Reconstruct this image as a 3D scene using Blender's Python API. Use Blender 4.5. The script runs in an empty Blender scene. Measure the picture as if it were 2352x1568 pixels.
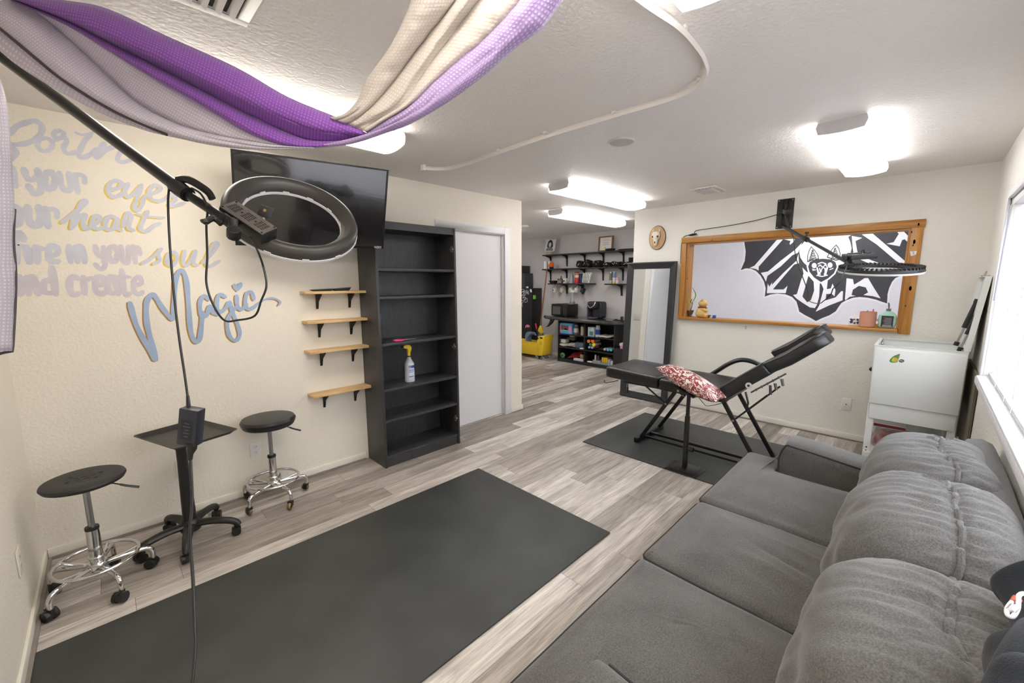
import bpy, bmesh, math, random
from mathutils import Vector, Matrix, noise
random.seed(7)
SC = bpy.context.scene
COL = SC.collection
# ---------------------------------------------------------------- camera
EYE = Vector((0.0, 0.0, 1.54))
FPX = 944.1                                   # focal length for a 2352 px wide frame
YAW, PITCH, ROLL = 0.7892, 0.1448, -0.0042
def _axes():
    cy, sy, cp, sp, cr, sr = math.cos(YAW), math.sin(YAW), math.cos(PITCH), math.sin(PITCH), math.cos(ROLL), math.sin(ROLL)
    f = Vector((cp*cy, cp*sy, -sp)); rt = Vector((sy, -cy, 0)); up = rt.cross(f)
    return rt*cr + up*sr, up*cr - rt*sr, f
RT, UP, FW = _axes()
cam_data = bpy.data.cameras.new('camera')
cam_data.sensor_width = 36.0
cam_data.lens = FPX/2352*36.0
cam_data.clip_start = 0.05
cam = bpy.data.objects.new('camera', cam_data)
cam.matrix_world = Matrix(((RT.x, UP.x, -FW.x, EYE.x), (RT.y, UP.y, -FW.y, EYE.y), (RT.z, UP.z, -FW.z, EYE.z), (0, 0, 0, 1)))
COL.objects.link(cam)
SC.camera = cam
# ---------------------------------------------------------------- sky and exposure
SKY = 6.0
LAMP = 4.3
world = bpy.data.worlds.new('sky'); SC.world = world
world.use_nodes = True
_bg = world.node_tree.nodes['Background']
_bg.inputs[0].default_value = (0.86, 0.92, 1.0, 1)
_bg.inputs[1].default_value = SKY
sun_data = bpy.data.lights.new('sun', 'SUN'); sun_data.energy = 1.0; sun_data.angle = math.radians(2)
sun_data.color = (1.0, 0.96, 0.9)
sun = bpy.data.objects.new('sun', sun_data); COL.objects.link(sun)
sun.rotation_euler = (math.radians(-50), 0, math.radians(12))    # from outside the window side, high
SC.view_settings.view_transform = 'Standard'
SC.view_settings.look = 'None'
SC.view_settings.exposure = 1.24
SC.view_settings.gamma = 1.0
SC.view_settings.use_curve_mapping = False
# ---------------------------------------------------------------- survey: sight lines of the photograph met with known planes
def sight(px, py): return (RT*(px-1176) - UP*(py-784) + FW*FPX)/FPX
def onx(px, py, x): d = sight(px, py); return EYE + d*(x/d.x)
def ony(px, py, y): d = sight(px, py); return EYE + d*(y/d.y)
def onz(px, py, z): d = sight(px, py); return EYE + d*((z-EYE.z)/d.z)
def at(px, py, dep): return EYE + sight(px, py)*dep
# ---------------------------------------------------------------- room measures (metres)
CEIL = 2.44; YL = 3.354; XF = 5.023; XN = -0.379; YR = -0.303; XB = 6.65; XE = 3.49; WT = 0.14
# ---------------------------------------------------------------- materials
def lin(v):
    v = v/255.0
    return v/12.92 if v <= 0.04045 else ((v+0.055)/1.055)**2.4
def rgb(r, g, b): return (lin(r), lin(g), lin(b), 1.0)
def mat(name, col, rough=0.5, metal=0.0, var=0.0, vscale=8.0, bump=0.0, bscale=80.0, spec=0.5, stretch=None, trans=0.0, alpha=1.0, coat=0.0, sheen=0.0, detail=4.0):
    m = bpy.data.materials.new(name); m.use_nodes = True
    nt = m.node_tree; b = nt.nodes['Principled BSDF']
    b.inputs['Base Color'].default_value = rgb(*col)
    b.inputs['Roughness'].default_value = rough
    b.inputs['Metallic'].default_value = metal
    b.inputs['Specular IOR Level'].default_value = spec
    b.inputs['Transmission Weight'].default_value = trans
    b.inputs['Alpha'].default_value = alpha
    b.inputs['Coat Weight'].default_value = coat
    b.inputs['Sheen Weight'].default_value = sheen
    if var or bump:
        tc = nt.nodes.new('ShaderNodeTexCoord')
        src = tc.outputs['Object']
        if stretch:
            mp = nt.nodes.new('ShaderNodeMapping'); mp.inputs['Scale'].default_value = stretch
            nt.links.new(src, mp.inputs[0]); src = mp.outputs[0]
    if var:
        n = nt.nodes.new('ShaderNodeTexNoise'); n.inputs['Scale'].default_value = vscale; n.inputs['Detail'].default_value = detail
        nt.links.new(src, n.inputs['Vector'])
        r = nt.nodes.new('ShaderNodeValToRGB')
        c = rgb(*col)
        r.color_ramp.elements[0].position = 0.3; r.color_ramp.elements[1].position = 0.7
        r.color_ramp.elements[0].color = tuple(max(0, x*(1-var)) for x in c[:3])+(1,)
        r.color_ramp.elements[1].color = tuple(min(1, x*(1+var)) for x in c[:3])+(1,)
        nt.links.new(n.outputs['Fac'], r.inputs['Fac']); nt.links.new(r.outputs['Color'], b.inputs['Base Color'])
    if bump:
        n2 = nt.nodes.new('ShaderNodeTexNoise'); n2.inputs['Scale'].default_value = bscale; n2.inputs['Detail'].default_value = 3
        nt.links.new(src, n2.inputs['Vector'])
        bp = nt.nodes.new('ShaderNodeBump'); bp.inputs['Strength'].default_value = bump; bp.inputs['Distance'].default_value = 0.01
        nt.links.new(n2.outputs['Fac'], bp.inputs['Height']); nt.links.new(bp.outputs['Normal'], b.inputs['Normal'])
    return m
def glow(name, col, strength):
    m = mat(name, (245, 245, 240), 0.4)
    b = m.node_tree.nodes['Principled BSDF']
    b.inputs['Emission Color'].default_value = col
    b.inputs['Emission Strength'].default_value = strength
    return m
def wood(name, light, dark, axis='x', scale=6.0, rough=0.5):
    st = {'x': (1, 14, 14), 'y': (14, 1, 14), 'z': (14, 14, 1)}[axis]
    m = bpy.data.materials.new(name); m.use_nodes = True
    nt = m.node_tree; b = nt.nodes['Principled BSDF']; b.inputs['Roughness'].default_value = rough
    tc = nt.nodes.new('ShaderNodeTexCoord'); mp = nt.nodes.new('ShaderNodeMapping'); mp.inputs['Scale'].default_value = st
    n = nt.nodes.new('ShaderNodeTexNoise'); n.inputs['Scale'].default_value = scale; n.inputs['Detail'].default_value = 5; n.inputs['Distortion'].default_value = 0.6
    r = nt.nodes.new('ShaderNodeValToRGB')
    r.color_ramp.elements[0].position = 0.28; r.color_ramp.elements[1].position = 0.66
    r.color_ramp.elements[0].color = rgb(*dark); r.color_ramp.elements[1].color = rgb(*light)
    nt.links.new(tc.outputs['Object'], mp.inputs[0]); nt.links.new(mp.outputs[0], n.inputs['Vector'])
    nt.links.new(n.outputs['Fac'], r.inputs['Fac']); nt.links.new(r.outputs['Color'], b.inputs['Base Color'])
    return m
def plaster(name, col, strength=0.35, scale=90.0, rough=0.75):
    m = mat(name, col, rough, var=0.025, vscale=1.3, bump=strength, bscale=scale)
    return m
def plank_floor(name):
    m = bpy.data.materials.new(name); m.use_nodes = True
    nt = m.node_tree; L = nt.links.new; b = nt.nodes['Principled BSDF']; b.inputs['Roughness'].default_value = 0.42
    def math_(op, a, c=None):
        n = nt.nodes.new('ShaderNodeMath'); n.operation = op
        for i, v in enumerate((a, c)):
            if v is None: continue
            if isinstance(v, (int, float)): n.inputs[i].default_value = v
            else: L(v, n.inputs[i])
        return n.outputs[0]
    tc = nt.nodes.new('ShaderNodeTexCoord'); sp = nt.nodes.new('ShaderNodeSeparateXYZ'); L(tc.outputs['Object'], sp.inputs[0])
    PW, PL = 0.152, 1.21
    yr = math_('DIVIDE', math_('ADD', sp.outputs['Y'], 20.03), PW); row = math_('FLOOR', yr)
    wn = nt.nodes.new('ShaderNodeTexWhiteNoise'); wn.noise_dimensions = '1D'; L(row, wn.inputs['W'])
    xr = math_('ADD', math_('DIVIDE', math_('ADD', sp.outputs['X'], 20.0), PL), math_('MULTIPLY', wn.outputs['Value'], 7.31)); colm = math_('FLOOR', xr)
    cb = nt.nodes.new('ShaderNodeCombineXYZ'); L(row, cb.inputs[0]); L(colm, cb.inputs[1])
    w2 = nt.nodes.new('ShaderNodeTexWhiteNoise'); w2.noise_dimensions = '2D'; L(cb.outputs[0], w2.inputs['Vector'])
    # grain shifted plank by plank
    off = nt.nodes.new('ShaderNodeVectorMath'); off.operation = 'MULTIPLY_ADD'
    L(w2.outputs['Color'], off.inputs[0]); off.inputs[1].default_value = (30, 30, 30); L(tc.outputs['Object'], off.inputs[2])
    def grain(scale, st, detail=6, dist=0.8):
        mp = nt.nodes.new('ShaderNodeMapping'); mp.inputs['Scale'].default_value = st; L(off.outputs[0], mp.inputs[0])
        n = nt.nodes.new('ShaderNodeTexNoise'); n.inputs['Scale'].default_value = scale; n.inputs['Detail'].default_value = detail; n.inputs['Distortion'].default_value = dist
        n.inputs['Roughness'].default_value = 0.62
        L(mp.outputs[0], n.inputs['Vector']); return n.outputs['Fac']
    g1 = grain(1.5, (1.0, 8.0, 1.0)); g2 = grain(5.0, (1.0, 22.0, 1.0), 8, 0.3)
    base = nt.nodes.new('ShaderNodeValToRGB'); cr = base.color_ramp
    cr.elements[0].position = 0.0; cr.elements[0].color = rgb(148, 140, 133)
    cr.elements[1].position = 1.0; cr.elements[1].color = rgb(224, 218, 210)
    for p, c in ((0.25, (168, 159, 151)), (0.5, (184, 176, 168)), (0.75, (203, 195, 187))):
        e = cr.elements.new(p); e.color = rgb(*c)
    L(w2.outputs['Value'], base.inputs['Fac'])
    gr = nt.nodes.new('ShaderNodeValToRGB'); gr.color_ramp.elements[0].position = 0.30; gr.color_ramp.elements[1].position = 0.62
    gr.color_ramp.elements[0].color = (0.47, 0.44, 0.42, 1); gr.color_ramp.elements[1].color = (1.12, 1.12, 1.12, 1)
    L(g1, gr.inputs['Fac'])
    mx = nt.nodes.new('ShaderNodeMix'); mx.data_type = 'RGBA'; mx.blend_type = 'MULTIPLY'; mx.inputs['Factor'].default_value = 0.85
    L(base.outputs['Color'], mx.inputs['A']); L(gr.outputs['Color'], mx.inputs['B'])
    g2r = nt.nodes.new('ShaderNodeValToRGB'); g2r.color_ramp.elements[0].position = 0.34; g2r.color_ramp.elements[1].position = 0.6
    g2r.color_ramp.elements[0].color = (0.6, 0.58, 0.57, 1); g2r.color_ramp.elements[1].color = (1.06, 1.06, 1.06, 1)
    L(g2, g2r.inputs['Fac'])
    mx2 = nt.nodes.new('ShaderNodeMix'); mx2.data_type = 'RGBA'; mx2.blend_type = 'MULTIPLY'; mx2.inputs['Factor'].default_value = 0.8
    L(mx.outputs['Result'], mx2.inputs['A']); L(g2r.outputs['Color'], mx2.inputs['B'])
    # seams
    fy = math_('FRACT', yr); fx = math_('FRACT', xr)
    sy = math_('LESS_THAN', math_('MINIMUM', fy, math_('SUBTRACT', 1.0, fy)), 0.008)
    sx = math_('LESS_THAN', math_('MINIMUM', fx, math_('SUBTRACT', 1.0, fx)), 0.0012)
    seam = math_('MULTIPLY', math_('MAXIMUM', sy, sx), 0.65)
    mx3 = nt.nodes.new('ShaderNodeMix'); mx3.data_type = 'RGBA'; L(seam, mx3.inputs['Factor'])
    L(mx2.outputs['Result'], mx3.inputs['A']); mx3.inputs['B'].default_value = rgb(84, 76, 70)
    L(mx3.outputs['Result'], b.inputs['Base Color'])
    bp = nt.nodes.new('ShaderNodeBump'); bp.inputs['Strength'].default_value = 0.12; bp.inputs['Distance'].default_value = 0.004
    L(g2, bp.inputs['Height']); L(bp.outputs['Normal'], b.inputs['Normal'])
    return m
# ---------------------------------------------------------------- mesh building
def V(*a): return Vector(a)
def catmull(pts, n=6, closed=False):
    pts = [Vector(p) for p in pts]; out = []
    m = len(pts); segs = m if closed else m-1
    for i in range(segs):
        if closed: p0, p1, p2, p3 = pts[(i-1) % m], pts[i], pts[(i+1) % m], pts[(i+2) % m]
        else: p0, p1, p2, p3 = pts[max(i-1, 0)], pts[i], pts[i+1], pts[min(i+2, m-1)]
        for k in range(n):
            t = k/n
            out.append(0.5*((2*p1)+(p2-p0)*t+(2*p0-5*p1+4*p2-p3)*t*t+(3*p1-p0-3*p2+p3)*t**3))
    if not closed: out.append(pts[-1])
    return out
class MB:
    def __init__(s): s.v = []; s.f = []
    def add(s, vs, fs, M=None):
        o = len(s.v)
        s.v += [(M @ Vector(v)) if M else Vector(v) for v in vs]
        s.f += [tuple(i+o for i in f) for f in fs]
        return s
    def box(s, x0, x1, y0, y1, z0, z1, M=None):
        vs = [(x, y, z) for x in (x0, x1) for y in (y0, y1) for z in (z0, z1)]
        return s.add(vs, [(0, 1, 3, 2), (4, 6, 7, 5), (0, 4, 5, 1), (2, 3, 7, 6), (0, 2, 6, 4), (1, 5, 7, 3)], M)
    def cbox(s, c, sx, sy, sz, M=None):
        return s.box(c[0]-sx/2, c[0]+sx/2, c[1]-sy/2, c[1]+sy/2, c[2]-sz/2, c[2]+sz/2, M)
    def hexa(s, p8): return s.add(p8, [(0, 1, 3, 2), (4, 6, 7, 5), (0, 4, 5, 1), (2, 3, 7, 6), (0, 2, 6, 4), (1, 5, 7, 3)])
    def prism(s, poly, d, M=None):
        """closed polygon of 3-D points pushed by the vector d"""
        n = len(poly); d = Vector(d); a = [Vector(p) for p in poly]
        return s.add(a+[p+d for p in a], [tuple(range(n)), tuple(range(2*n-1, n-1, -1))]+[(i, (i+1) % n, (i+1) % n+n, i+n) for i in range(n)], M)
    def flat(s, poly): n = len(poly); return s.add(poly, [tuple(range(n))])
    def tube(s, pts, r, n=8, closed=False, cap=True, up=None, ry=None):
        pts = [Vector(p) for p in pts]; m = len(pts)
        rs = r if isinstance(r, (list, tuple)) else [r]*m
        tan = []
        for i in range(m):
            a = pts[(i-1) % m] if (closed or i) else pts[i]; b = pts[(i+1) % m] if (closed or i < m-1) else pts[i]
            t = (b-a); tan.append(t.normalized() if t.length > 1e-9 else Vector((0, 0, 1)))
        u = Vector(up) if up else (Vector((0, 0, 1)) if abs(tan[0].z) < 0.9 else Vector((1, 0, 0)))
        vs = []
        for i in range(m):
            t = tan[i]; u = (u - t*u.dot(t)); u = u.normalized() if u.length > 1e-6 else t.orthogonal().normalized()
            w = t.cross(u)
            for k in range(n):
                a = 2*math.pi*k/n
                vs.append(pts[i] + w*math.cos(a)*rs[i] + u*math.sin(a)*(rs[i] if ry is None else ry))
        fs = [(i*n+k, i*n+(k+1) % n, ((i+1) % m)*n+(k+1) % n, ((i+1) % m)*n+k) for i in range(m if closed else m-1) for k in range(n)]
        if cap and not closed: fs += [tuple(range(n-1, -1, -1)), tuple(range((m-1)*n, m*n))]
        return s.add(vs, fs)
    def cyl(s, p0, p1, r0, r1=None, n=16):
        return s.tube([p0, p1], [r0, r0 if r1 is None else r1], n)
    def lathe(s, prof, n=24, c=(0, 0, 0), M=None):
        vs, fs = [], []; m = len(prof)
        for r, z in prof:
            for k in range(n):
                a = 2*math.pi*k/n; vs.append(Vector((c[0]+r*math.cos(a), c[1]+r*math.sin(a), c[2]+z)))
        fs = [(i*n+k, i*n+(k+1) % n, (i+1)*n+(k+1) % n, (i+1)*n+k) for i in range(m-1) for k in range(n)]
        if prof[0][0] > 1e-6: fs.append(tuple(range(n-1, -1, -1)))
        if prof[-1][0] > 1e-6: fs.append(tuple(range((m-1)*n, m*n)))
        return s.add(vs, fs, M)
    def ell(s, c, rx, ry, rz, n=16, m=10, M=None):
        prof = [(math.sin(math.pi*i/m), -math.cos(math.pi*i/m)) for i in range(m+1)]
        T = Matrix.Translation(Vector(c)) @ Matrix.Diagonal((rx, ry, rz, 1))
        if M: T = M @ T
        return s.lathe([(max(r, 1e-7), z) for r, z in prof], n, (0, 0, 0), T)
    def torus(s, c, R, r, n=40, m=10, M=None, rz=None):
        vs = []; rz = rz or r
        for i in range(n):
            a = 2*math.pi*i/n
            for k in range(m):
                b = 2*math.pi*k/m
                vs.append(Vector((c[0]+(R+r*math.cos(b))*math.cos(a), c[1]+(R+r*math.cos(b))*math.sin(a), c[2]+rz*math.sin(b))))
        fs = [(i*m+k, ((i+1) % n)*m+k, ((i+1) % n)*m+(k+1) % m, i*m+(k+1) % m) for i in range(n) for k in range(m)]
        return s.add(vs, fs, M)
    def ringprof(s, prof, n=48, M=None):
        """closed profile of (r, z) points turned about z"""
        m = len(prof); vs = [Vector((r*math.cos(2*math.pi*i/n), r*math.sin(2*math.pi*i/n), z)) for i in range(n) for r, z in prof]
        return s.add(vs, [(i*m+k, ((i+1) % n)*m+k, ((i+1) % n)*m+(k+1) % m, i*m+(k+1) % m) for i in range(n) for k in range(m)], M)
    def grid(s, rows, closed=False):
        R, C = len(rows), len(rows[0])
        fs = [(i*C+j, i*C+(j+1) % C, (i+1)*C+(j+1) % C, (i+1)*C+j) for i in range(R-1) for j in range(C if closed else C-1)]
        return s.add([p for r in rows for p in r], fs)
    def ribbon(s, pts, w, nrm, off=0.0, n=5):
        """flat painted stroke: a polyline w wide in the plane with normal nrm"""
        nrm = Vector(nrm); pts = catmull(pts, n); k = len(pts)
        def face(q, o):
            a = (q[1]-q[0]).cross(q[2]-q[1])
            if a.dot(nrm) < 0: q = q[::-1]
            s.add([p+nrm*o for p in q], [tuple(range(len(q)))])
        sd_ = []
        for i, p in enumerate(pts):
            t = (pts[min(i+1, k-1)]-pts[max(i-1, 0)]); t = t.normalized() if t.length > 1e-9 else Vector((1, 0, 0))
            hw = w/2*(1+0.1*math.sin(i*0.9))
            if i in (0, k-1): hw *= 0.8
            sd_.append(nrm.cross(t).normalized()*hw)
        for i in range(k-1):
            face([pts[i]+sd_[i], pts[i]-sd_[i], pts[i+1]-sd_[i+1], pts[i+1]+sd_[i+1]], off+i*4e-6)
            if i: face([pts[i]+(u*math.cos(a)+v_*math.sin(a))*w*.45 for u, v_ in [(sd_[i].normalized(), nrm.cross(sd_[i]).normalized())] for a in [math.pi*q/4 for q in range(8)]], off+i*4e-6+2e-6)
        for e, sg in ((0, -1), (k-1, 1)):              # rounded ends
            t = (pts[min(e+1, k-1)]-pts[max(e-1, 0)]).normalized()*sg; u = nrm.cross(t).normalized()
            face([pts[e]+(u*math.cos(a)+t*math.sin(a))*w*0.42 for a in [math.pi*q/6 for q in range(7)]], off+k*4e-6)
        return s
    def squircle(s, c, sx, sy, sz, k=6, n=16, fn=None, M=None):
        vs, fs = [], []; idx = {}
        def vert(p):
            key = tuple(round(q, 6) for q in p)
            if key not in idx:
                d = (abs(p[0])**k+abs(p[1])**k+abs(p[2])**k)**(1.0/k); q = Vector(p)/d
                q = Vector((q.x*sx, q.y*sy, q.z*sz))
                if fn: q = fn(q, Vector(p)/d)
                idx[key] = len(vs); vs.append(q+Vector(c))
            return idx[key]
        tt = [math.tan((2*i/n-1)*math.pi/4) for i in range(n+1)]
        for ax in range(3):
            for sg in (-1, 1):
                for i in range(n):
                    for j in range(n):
                        q = []
                        for a, b_ in ((tt[i], tt[j]), (tt[i+1], tt[j]), (tt[i+1], tt[j+1]), (tt[i], tt[j+1])):
                            p = [0, 0, 0]; p[ax] = sg; p[(ax+1) % 3] = a*sg; p[(ax+2) % 3] = b_; q.append(vert(p))
                        fs.append(tuple(q))
        return s.add(vs, fs, M)
    def mesh(s, name, m, bev=0.0, seg=2, ang=38.0, inv=None):
        me = bpy.data.meshes.new(name)
        me.from_pydata([tuple((inv @ v) if inv else v) for v in s.v], [], s.f)
        bm = bmesh.new(); bm.from_mesh(me)
        if ang > 0:
            bmesh.ops.remove_doubles(bm, verts=bm.verts, dist=1e-6)
            bmesh.ops.recalc_face_normals(bm, faces=bm.faces)
        if bev:
            es = [e for e in bm.edges if len(e.link_faces) == 2 and e.calc_face_angle(0) > 0.5]
            bmesh.ops.bevel(bm, geom=es, offset=bev, segments=seg, profile=0.5, affect='EDGES', clamp_overlap=True)
        bm.to_mesh(me); bm.free()
        if ang > 0:
            for p in me.polygons: p.use_smooth = True
            me.set_sharp_from_angle(angle=math.radians(ang))
        for x in (m if isinstance(m, (list, tuple)) else [m]): me.materials.append(x)
        return me
def tag(o, label, cat, group=None, kind=None):
    if label: o['label'] = label
    if cat: o['category'] = cat
    if group: o['group'] = group
    if kind: o['kind'] = kind
    return o
class Thing:
    """an Empty at the thing's base that parents its parts; parts are given in room coordinates unless local"""
    def __init__(s, name, label, cat, loc=(0, 0, 0), rz=0.0, group=None):
        o = bpy.data.objects.new(name, None); COL.objects.link(o); o.empty_display_size = 0.05
        o.location = loc; o.rotation_euler = (0, 0, rz); tag(o, label, cat, group); s.o = o
        s.inv = (Matrix.Translation(Vector(loc)) @ Matrix.Rotation(rz, 4, 'Z')).inverted()
    def part(s, name, mb, m, bev=0.0, par=None, label=None, local=False, seg=2, ang=38.0, kind=None):
        me = mb.mesh(name, m, bev, seg, ang, None if local else s.inv)
        o = bpy.data.objects.new(name, me); COL.objects.link(o); o.parent = par or s.o
        if label: o['label'] = label
        if kind: o['kind'] = kind
        return o
def dup(root, loc, rz=0.0, label=None, group=None):
    r = root.copy(); COL.objects.link(r); r.location = loc; r.rotation_euler = (0, 0, rz)
    if label: r['label'] = label
    if group: r['group'] = group
    for ch in list(root.children):
        c = ch.copy(); COL.objects.link(c); c.parent = r
        for g in list(ch.children):
            d = g.copy(); COL.objects.link(d); d.parent = c
    return r
def solo(name, mb, m, label, cat, group=None, bev=0.0, seg=2, ang=38.0, kind=None, loc=None):
    """a thing that is one mesh; its origin sits at the middle of its base"""
    if loc is None:
        xs = [v.x for v in mb.v]; ys = [v.y for v in mb.v]; zs = [v.z for v in mb.v]
        loc = ((min(xs)+max(xs))/2, (min(ys)+max(ys))/2, min(zs))
    me = mb.mesh(name, m, bev, seg, ang, Matrix.Translation(-Vector(loc)))
    o = bpy.data.objects.new(name, me); COL.objects.link(o); o.location = loc
    return tag(o, label, cat, group, kind)
def struct(name, mb, m, bev=0.0, par=None):
    o = bpy.data.objects.new(name, mb.mesh(name, m, bev)); COL.objects.link(o)
    if par: o.parent = par
    else: o['kind'] = 'structure'
    return o
def text_mesh(body, size, M, depth=0.0006, fit=None):
    """lettering as a thin mesh, centred, in the local x/y plane of M; fit = width it is squeezed to"""
    cu = bpy.data.curves.new('lettering', 'FONT'); cu.body = body; cu.size = size; cu.align_x = 'CENTER'; cu.align_y = 'CENTER'; cu.extrude = depth
    o = bpy.data.objects.new('lettering', cu); COL.objects.link(o)
    dg = bpy.context.evaluated_depsgraph_get(); me = bpy.data.meshes.new_from_object(o.evaluated_get(dg))
    vs = [v.co.copy() for v in me.vertices]; fs = [tuple(p.vertices) for p in me.polygons]
    bpy.data.objects.remove(o); bpy.data.curves.remove(cu); bpy.data.meshes.remove(me)
    if fit and vs:
        w = max(v.x for v in vs)-min(v.x for v in vs)
        for v in vs: v.x *= fit/w
    mb = MB(); mb.add(vs, fs, M); return mb
def frame_m(o, x, y):
    """matrix with local x, y axes along the given directions"""
    x = Vector(x).normalized(); y = Vector(y); y = (y-x*y.dot(x)).normalized(); z = x.cross(y)
    return Matrix(((x.x, y.x, z.x, o[0]), (x.y, y.y, z.y, o[1]), (x.z, y.z, z.z, o[2]), (0, 0, 0, 1)))
# shared materials
BLACKP = mat('black_plastic', (26, 26, 27), 0.42)
BLACKM = mat('black_metal', (18, 18, 19), 0.38, spec=0.6)
CHROME = mat('chrome', (215, 215, 215), 0.12, 1.0)
STEEL = mat('steel', (170, 170, 170), 0.3, 1.0)
RUBBER = mat('black_rubber', (34, 34, 34), 0.65)
WHITEP = mat('white_plastic', (232, 230, 224), 0.4)
IVORY = mat('ivory_plastic', (222, 216, 198), 0.4)
TRIMW = mat('white_trim_paint', (232, 228, 216), 0.45)
# ================================================================ the room
CREAM = plaster('cream_wall_paint', (232, 225, 212), 0.3, 70)
WHITEW = plaster('white_wall_paint', (232, 229, 221), 0.3, 70)
GREYW = plaster('grey_wall', (204, 200, 200), 0.25, 70)
LILACW = plaster('pale_lilac_wall', (228, 227, 236), 0.25, 60)  # paler tone than the grey stretch of the same back wall
CEILM = plaster('ceiling_texture', (240, 236, 234), 0.45, 55, 0.6)
FLOOR = plank_floor('grey_plank_floor')
struct('floor', MB().box(XN-.1, XB+.1, -.65, 7.1, -.08, 0), FLOOR)
struct('ceiling', MB().box(XN-.1, XB+.1, -.65, 7.1, CEIL, CEIL+.1), CEILM)
DX0, DX1, DZ = 2.38, 3.225, 2.06
m = MB().box(XN-.1, DX0, YL, YL+.12, 0, CEIL).box(DX1, XE, YL, YL+.12, 0, CEIL).box(DX0, DX1, YL, YL+.12, DZ, CEIL)
struct('wall_left', m, CREAM)
struct('wall_return', MB().box(XE-.12, XE, YL+.12, 7.0, 0, CEIL), WHITEW)
struct('wall_near', MB().box(XN-.1, XN, YR-.14, YL, 0, CEIL), CREAM)
OY0, OY1, OZ0, OZ1 = 0.158, 2.085, 1.085, 1.988       # pass-through opening
FY1 = 2.785
m = MB().box(XF, XF+WT, YR, OY0, 0, CEIL).box(XF, XF+WT, OY1, FY1, 0, CEIL).box(XF, XF+WT, OY0, OY1, 0, OZ0).box(XF, XF+WT, OY0, OY1, OZ1, CEIL)
struct('wall_far', m, WHITEW)
WX0, WX1, WZ0, WZ1 = 0.45, 4.0, 0.92, 2.03            # window opening
m = MB().box(XN, WX0, YR-.14, YR, 0, CEIL).box(WX1, XF+WT, YR-.14, YR, 0, CEIL).box(WX0, WX1, YR-.14, YR, 0, WZ0).box(WX0, WX1, YR-.14, YR, WZ1, CEIL)
struct('wall_right', m, WHITEW)
struct('wall_back', MB().box(XB, XB+.1, 3.0, 7.0, 0, CEIL), GREYW)
struct('wall_mural', MB().box(XB, XB+.1, -.6, 3.0, 0, CEIL), LILACW)
struct('wall_end', MB().box(XE-.12, XB+.1, 7.0, 7.1, 0, CEIL), GREYW)
struct('wall_side', MB().box(XF+WT, XB+.1, -.65, -.6, 0, CEIL).box(XF+.04, XF+WT, -.6, YR-.14, 0, CEIL), LILACW)
# baseboards
BH = .062
def bboard(name, mb): struct(name, mb, TRIMW, bev=.003)
bboard('baseboard_left', MB().box(XN+.014, 1.505, YL-.013, YL, 0.004, BH).box(3.303, XE+.013, YL-.013, YL, .004, BH).box(XE, XE+.013, YL, 6.98, .004, BH))
bboard('baseboard_near', MB().box(XN, XN+.013, YR+.01, YL-.014, .004, BH))
bboard('baseboard_far', MB().box(XF-.013, XF, YR+.01, FY1, .004, BH))
bboard('baseboard_back', MB().box(XB-.013, XB, -.58, 6.98, .004, BH))
SHOE = mat('grey_shoe_moulding', (136, 128, 120), 0.6, var=.1, vscale=20)
struct('trim_1', MB().box(XN+.014, 1.5, YL-.027, YL-.013, 0, .014).box(XN+.013, XN+.027, YR+.01, YL-.03, 0, .014).box(XF-.026, XF-.013, YR+.01, 2.7, 0, .013), SHOE)
# sliding door with casing
DOORM = mat('white_door_paint', (226, 225, 226), 0.35)
struct('door_1', MB().box(DX0-.05, DX1-.006, YL+.045, YL+.08, .006, DZ-.004), DOORM)
struct('wall_light_block', MB().box(DX0-.3, XE-.12, YL+.5, YL+.54, 0, CEIL).box(DX0-.3, DX0-.26, YL+.12, YL+.5, 0, CEIL), WHITEW)  # unseen wall added behind the door, stops sky light leaking under it
cs = MB().box(DX1-.012, 3.30, YL-.012, YL, 0, 2.125).box(DX0-.075, DX1-.012, YL-.012, YL, 2.052, 2.125)
cs.box(DX1-.012, DX1+.002, YL, YL+.12, 0, 2.05).box(DX0, DX1, YL, YL+.12, 2.045, 2.06).box(DX1-.024, DX1-.012, YL+.022, YL+.042, 0, 2.045)
cs.box(DX0-.075, DX0, YL-.012, YL, .0, 2.052)
struct('trim_2', cs, DOORM, bev=.003)
# window in the right wall
struct('window_1', MB().box(WX0, WX1, YR-.12, YR-.112, WZ0, WZ1), mat('window_glass', (255, 255, 255), 0.0, trans=1.0, spec=0.2))
VINYL = mat('white_vinyl', (236, 236, 238), 0.4)
wf = MB()
for a in ((WX0, WX0+.05, WZ0, WZ1), (WX1-.05, WX1, WZ0, WZ1), (WX0, WX1, WZ0, WZ0+.05), (WX0, WX1, WZ1-.05, WZ1), (2.2, 2.25, WZ0, WZ1)):
    wf.box(a[0], a[1], YR-.135, YR-.095, a[2], a[3])
struct('window_frame', wf, VINYL, par=bpy.data.objects['window_1'])
tr = MB().box(WX1, WX1+.055, YR, YR+.016, WZ0-.055, WZ1+.05).box(WX0-.055, WX0, YR, YR+.016, WZ0-.055, WZ1+.05).box(WX0, WX1, YR, YR+.016, WZ1, WZ1+.05)
tr.box(WX0-.07, WX1+.06, YR, YR+.03, WZ0-.055, WZ0-.012)
tr.box(WX0, WX1, YR-.095, YR+.03, WZ0-.012, WZ0+.004)
struct('trim_3', tr, mat('white_window_trim', (232, 232, 236), 0.45, var=.05, vscale=30), bev=.003)
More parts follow.
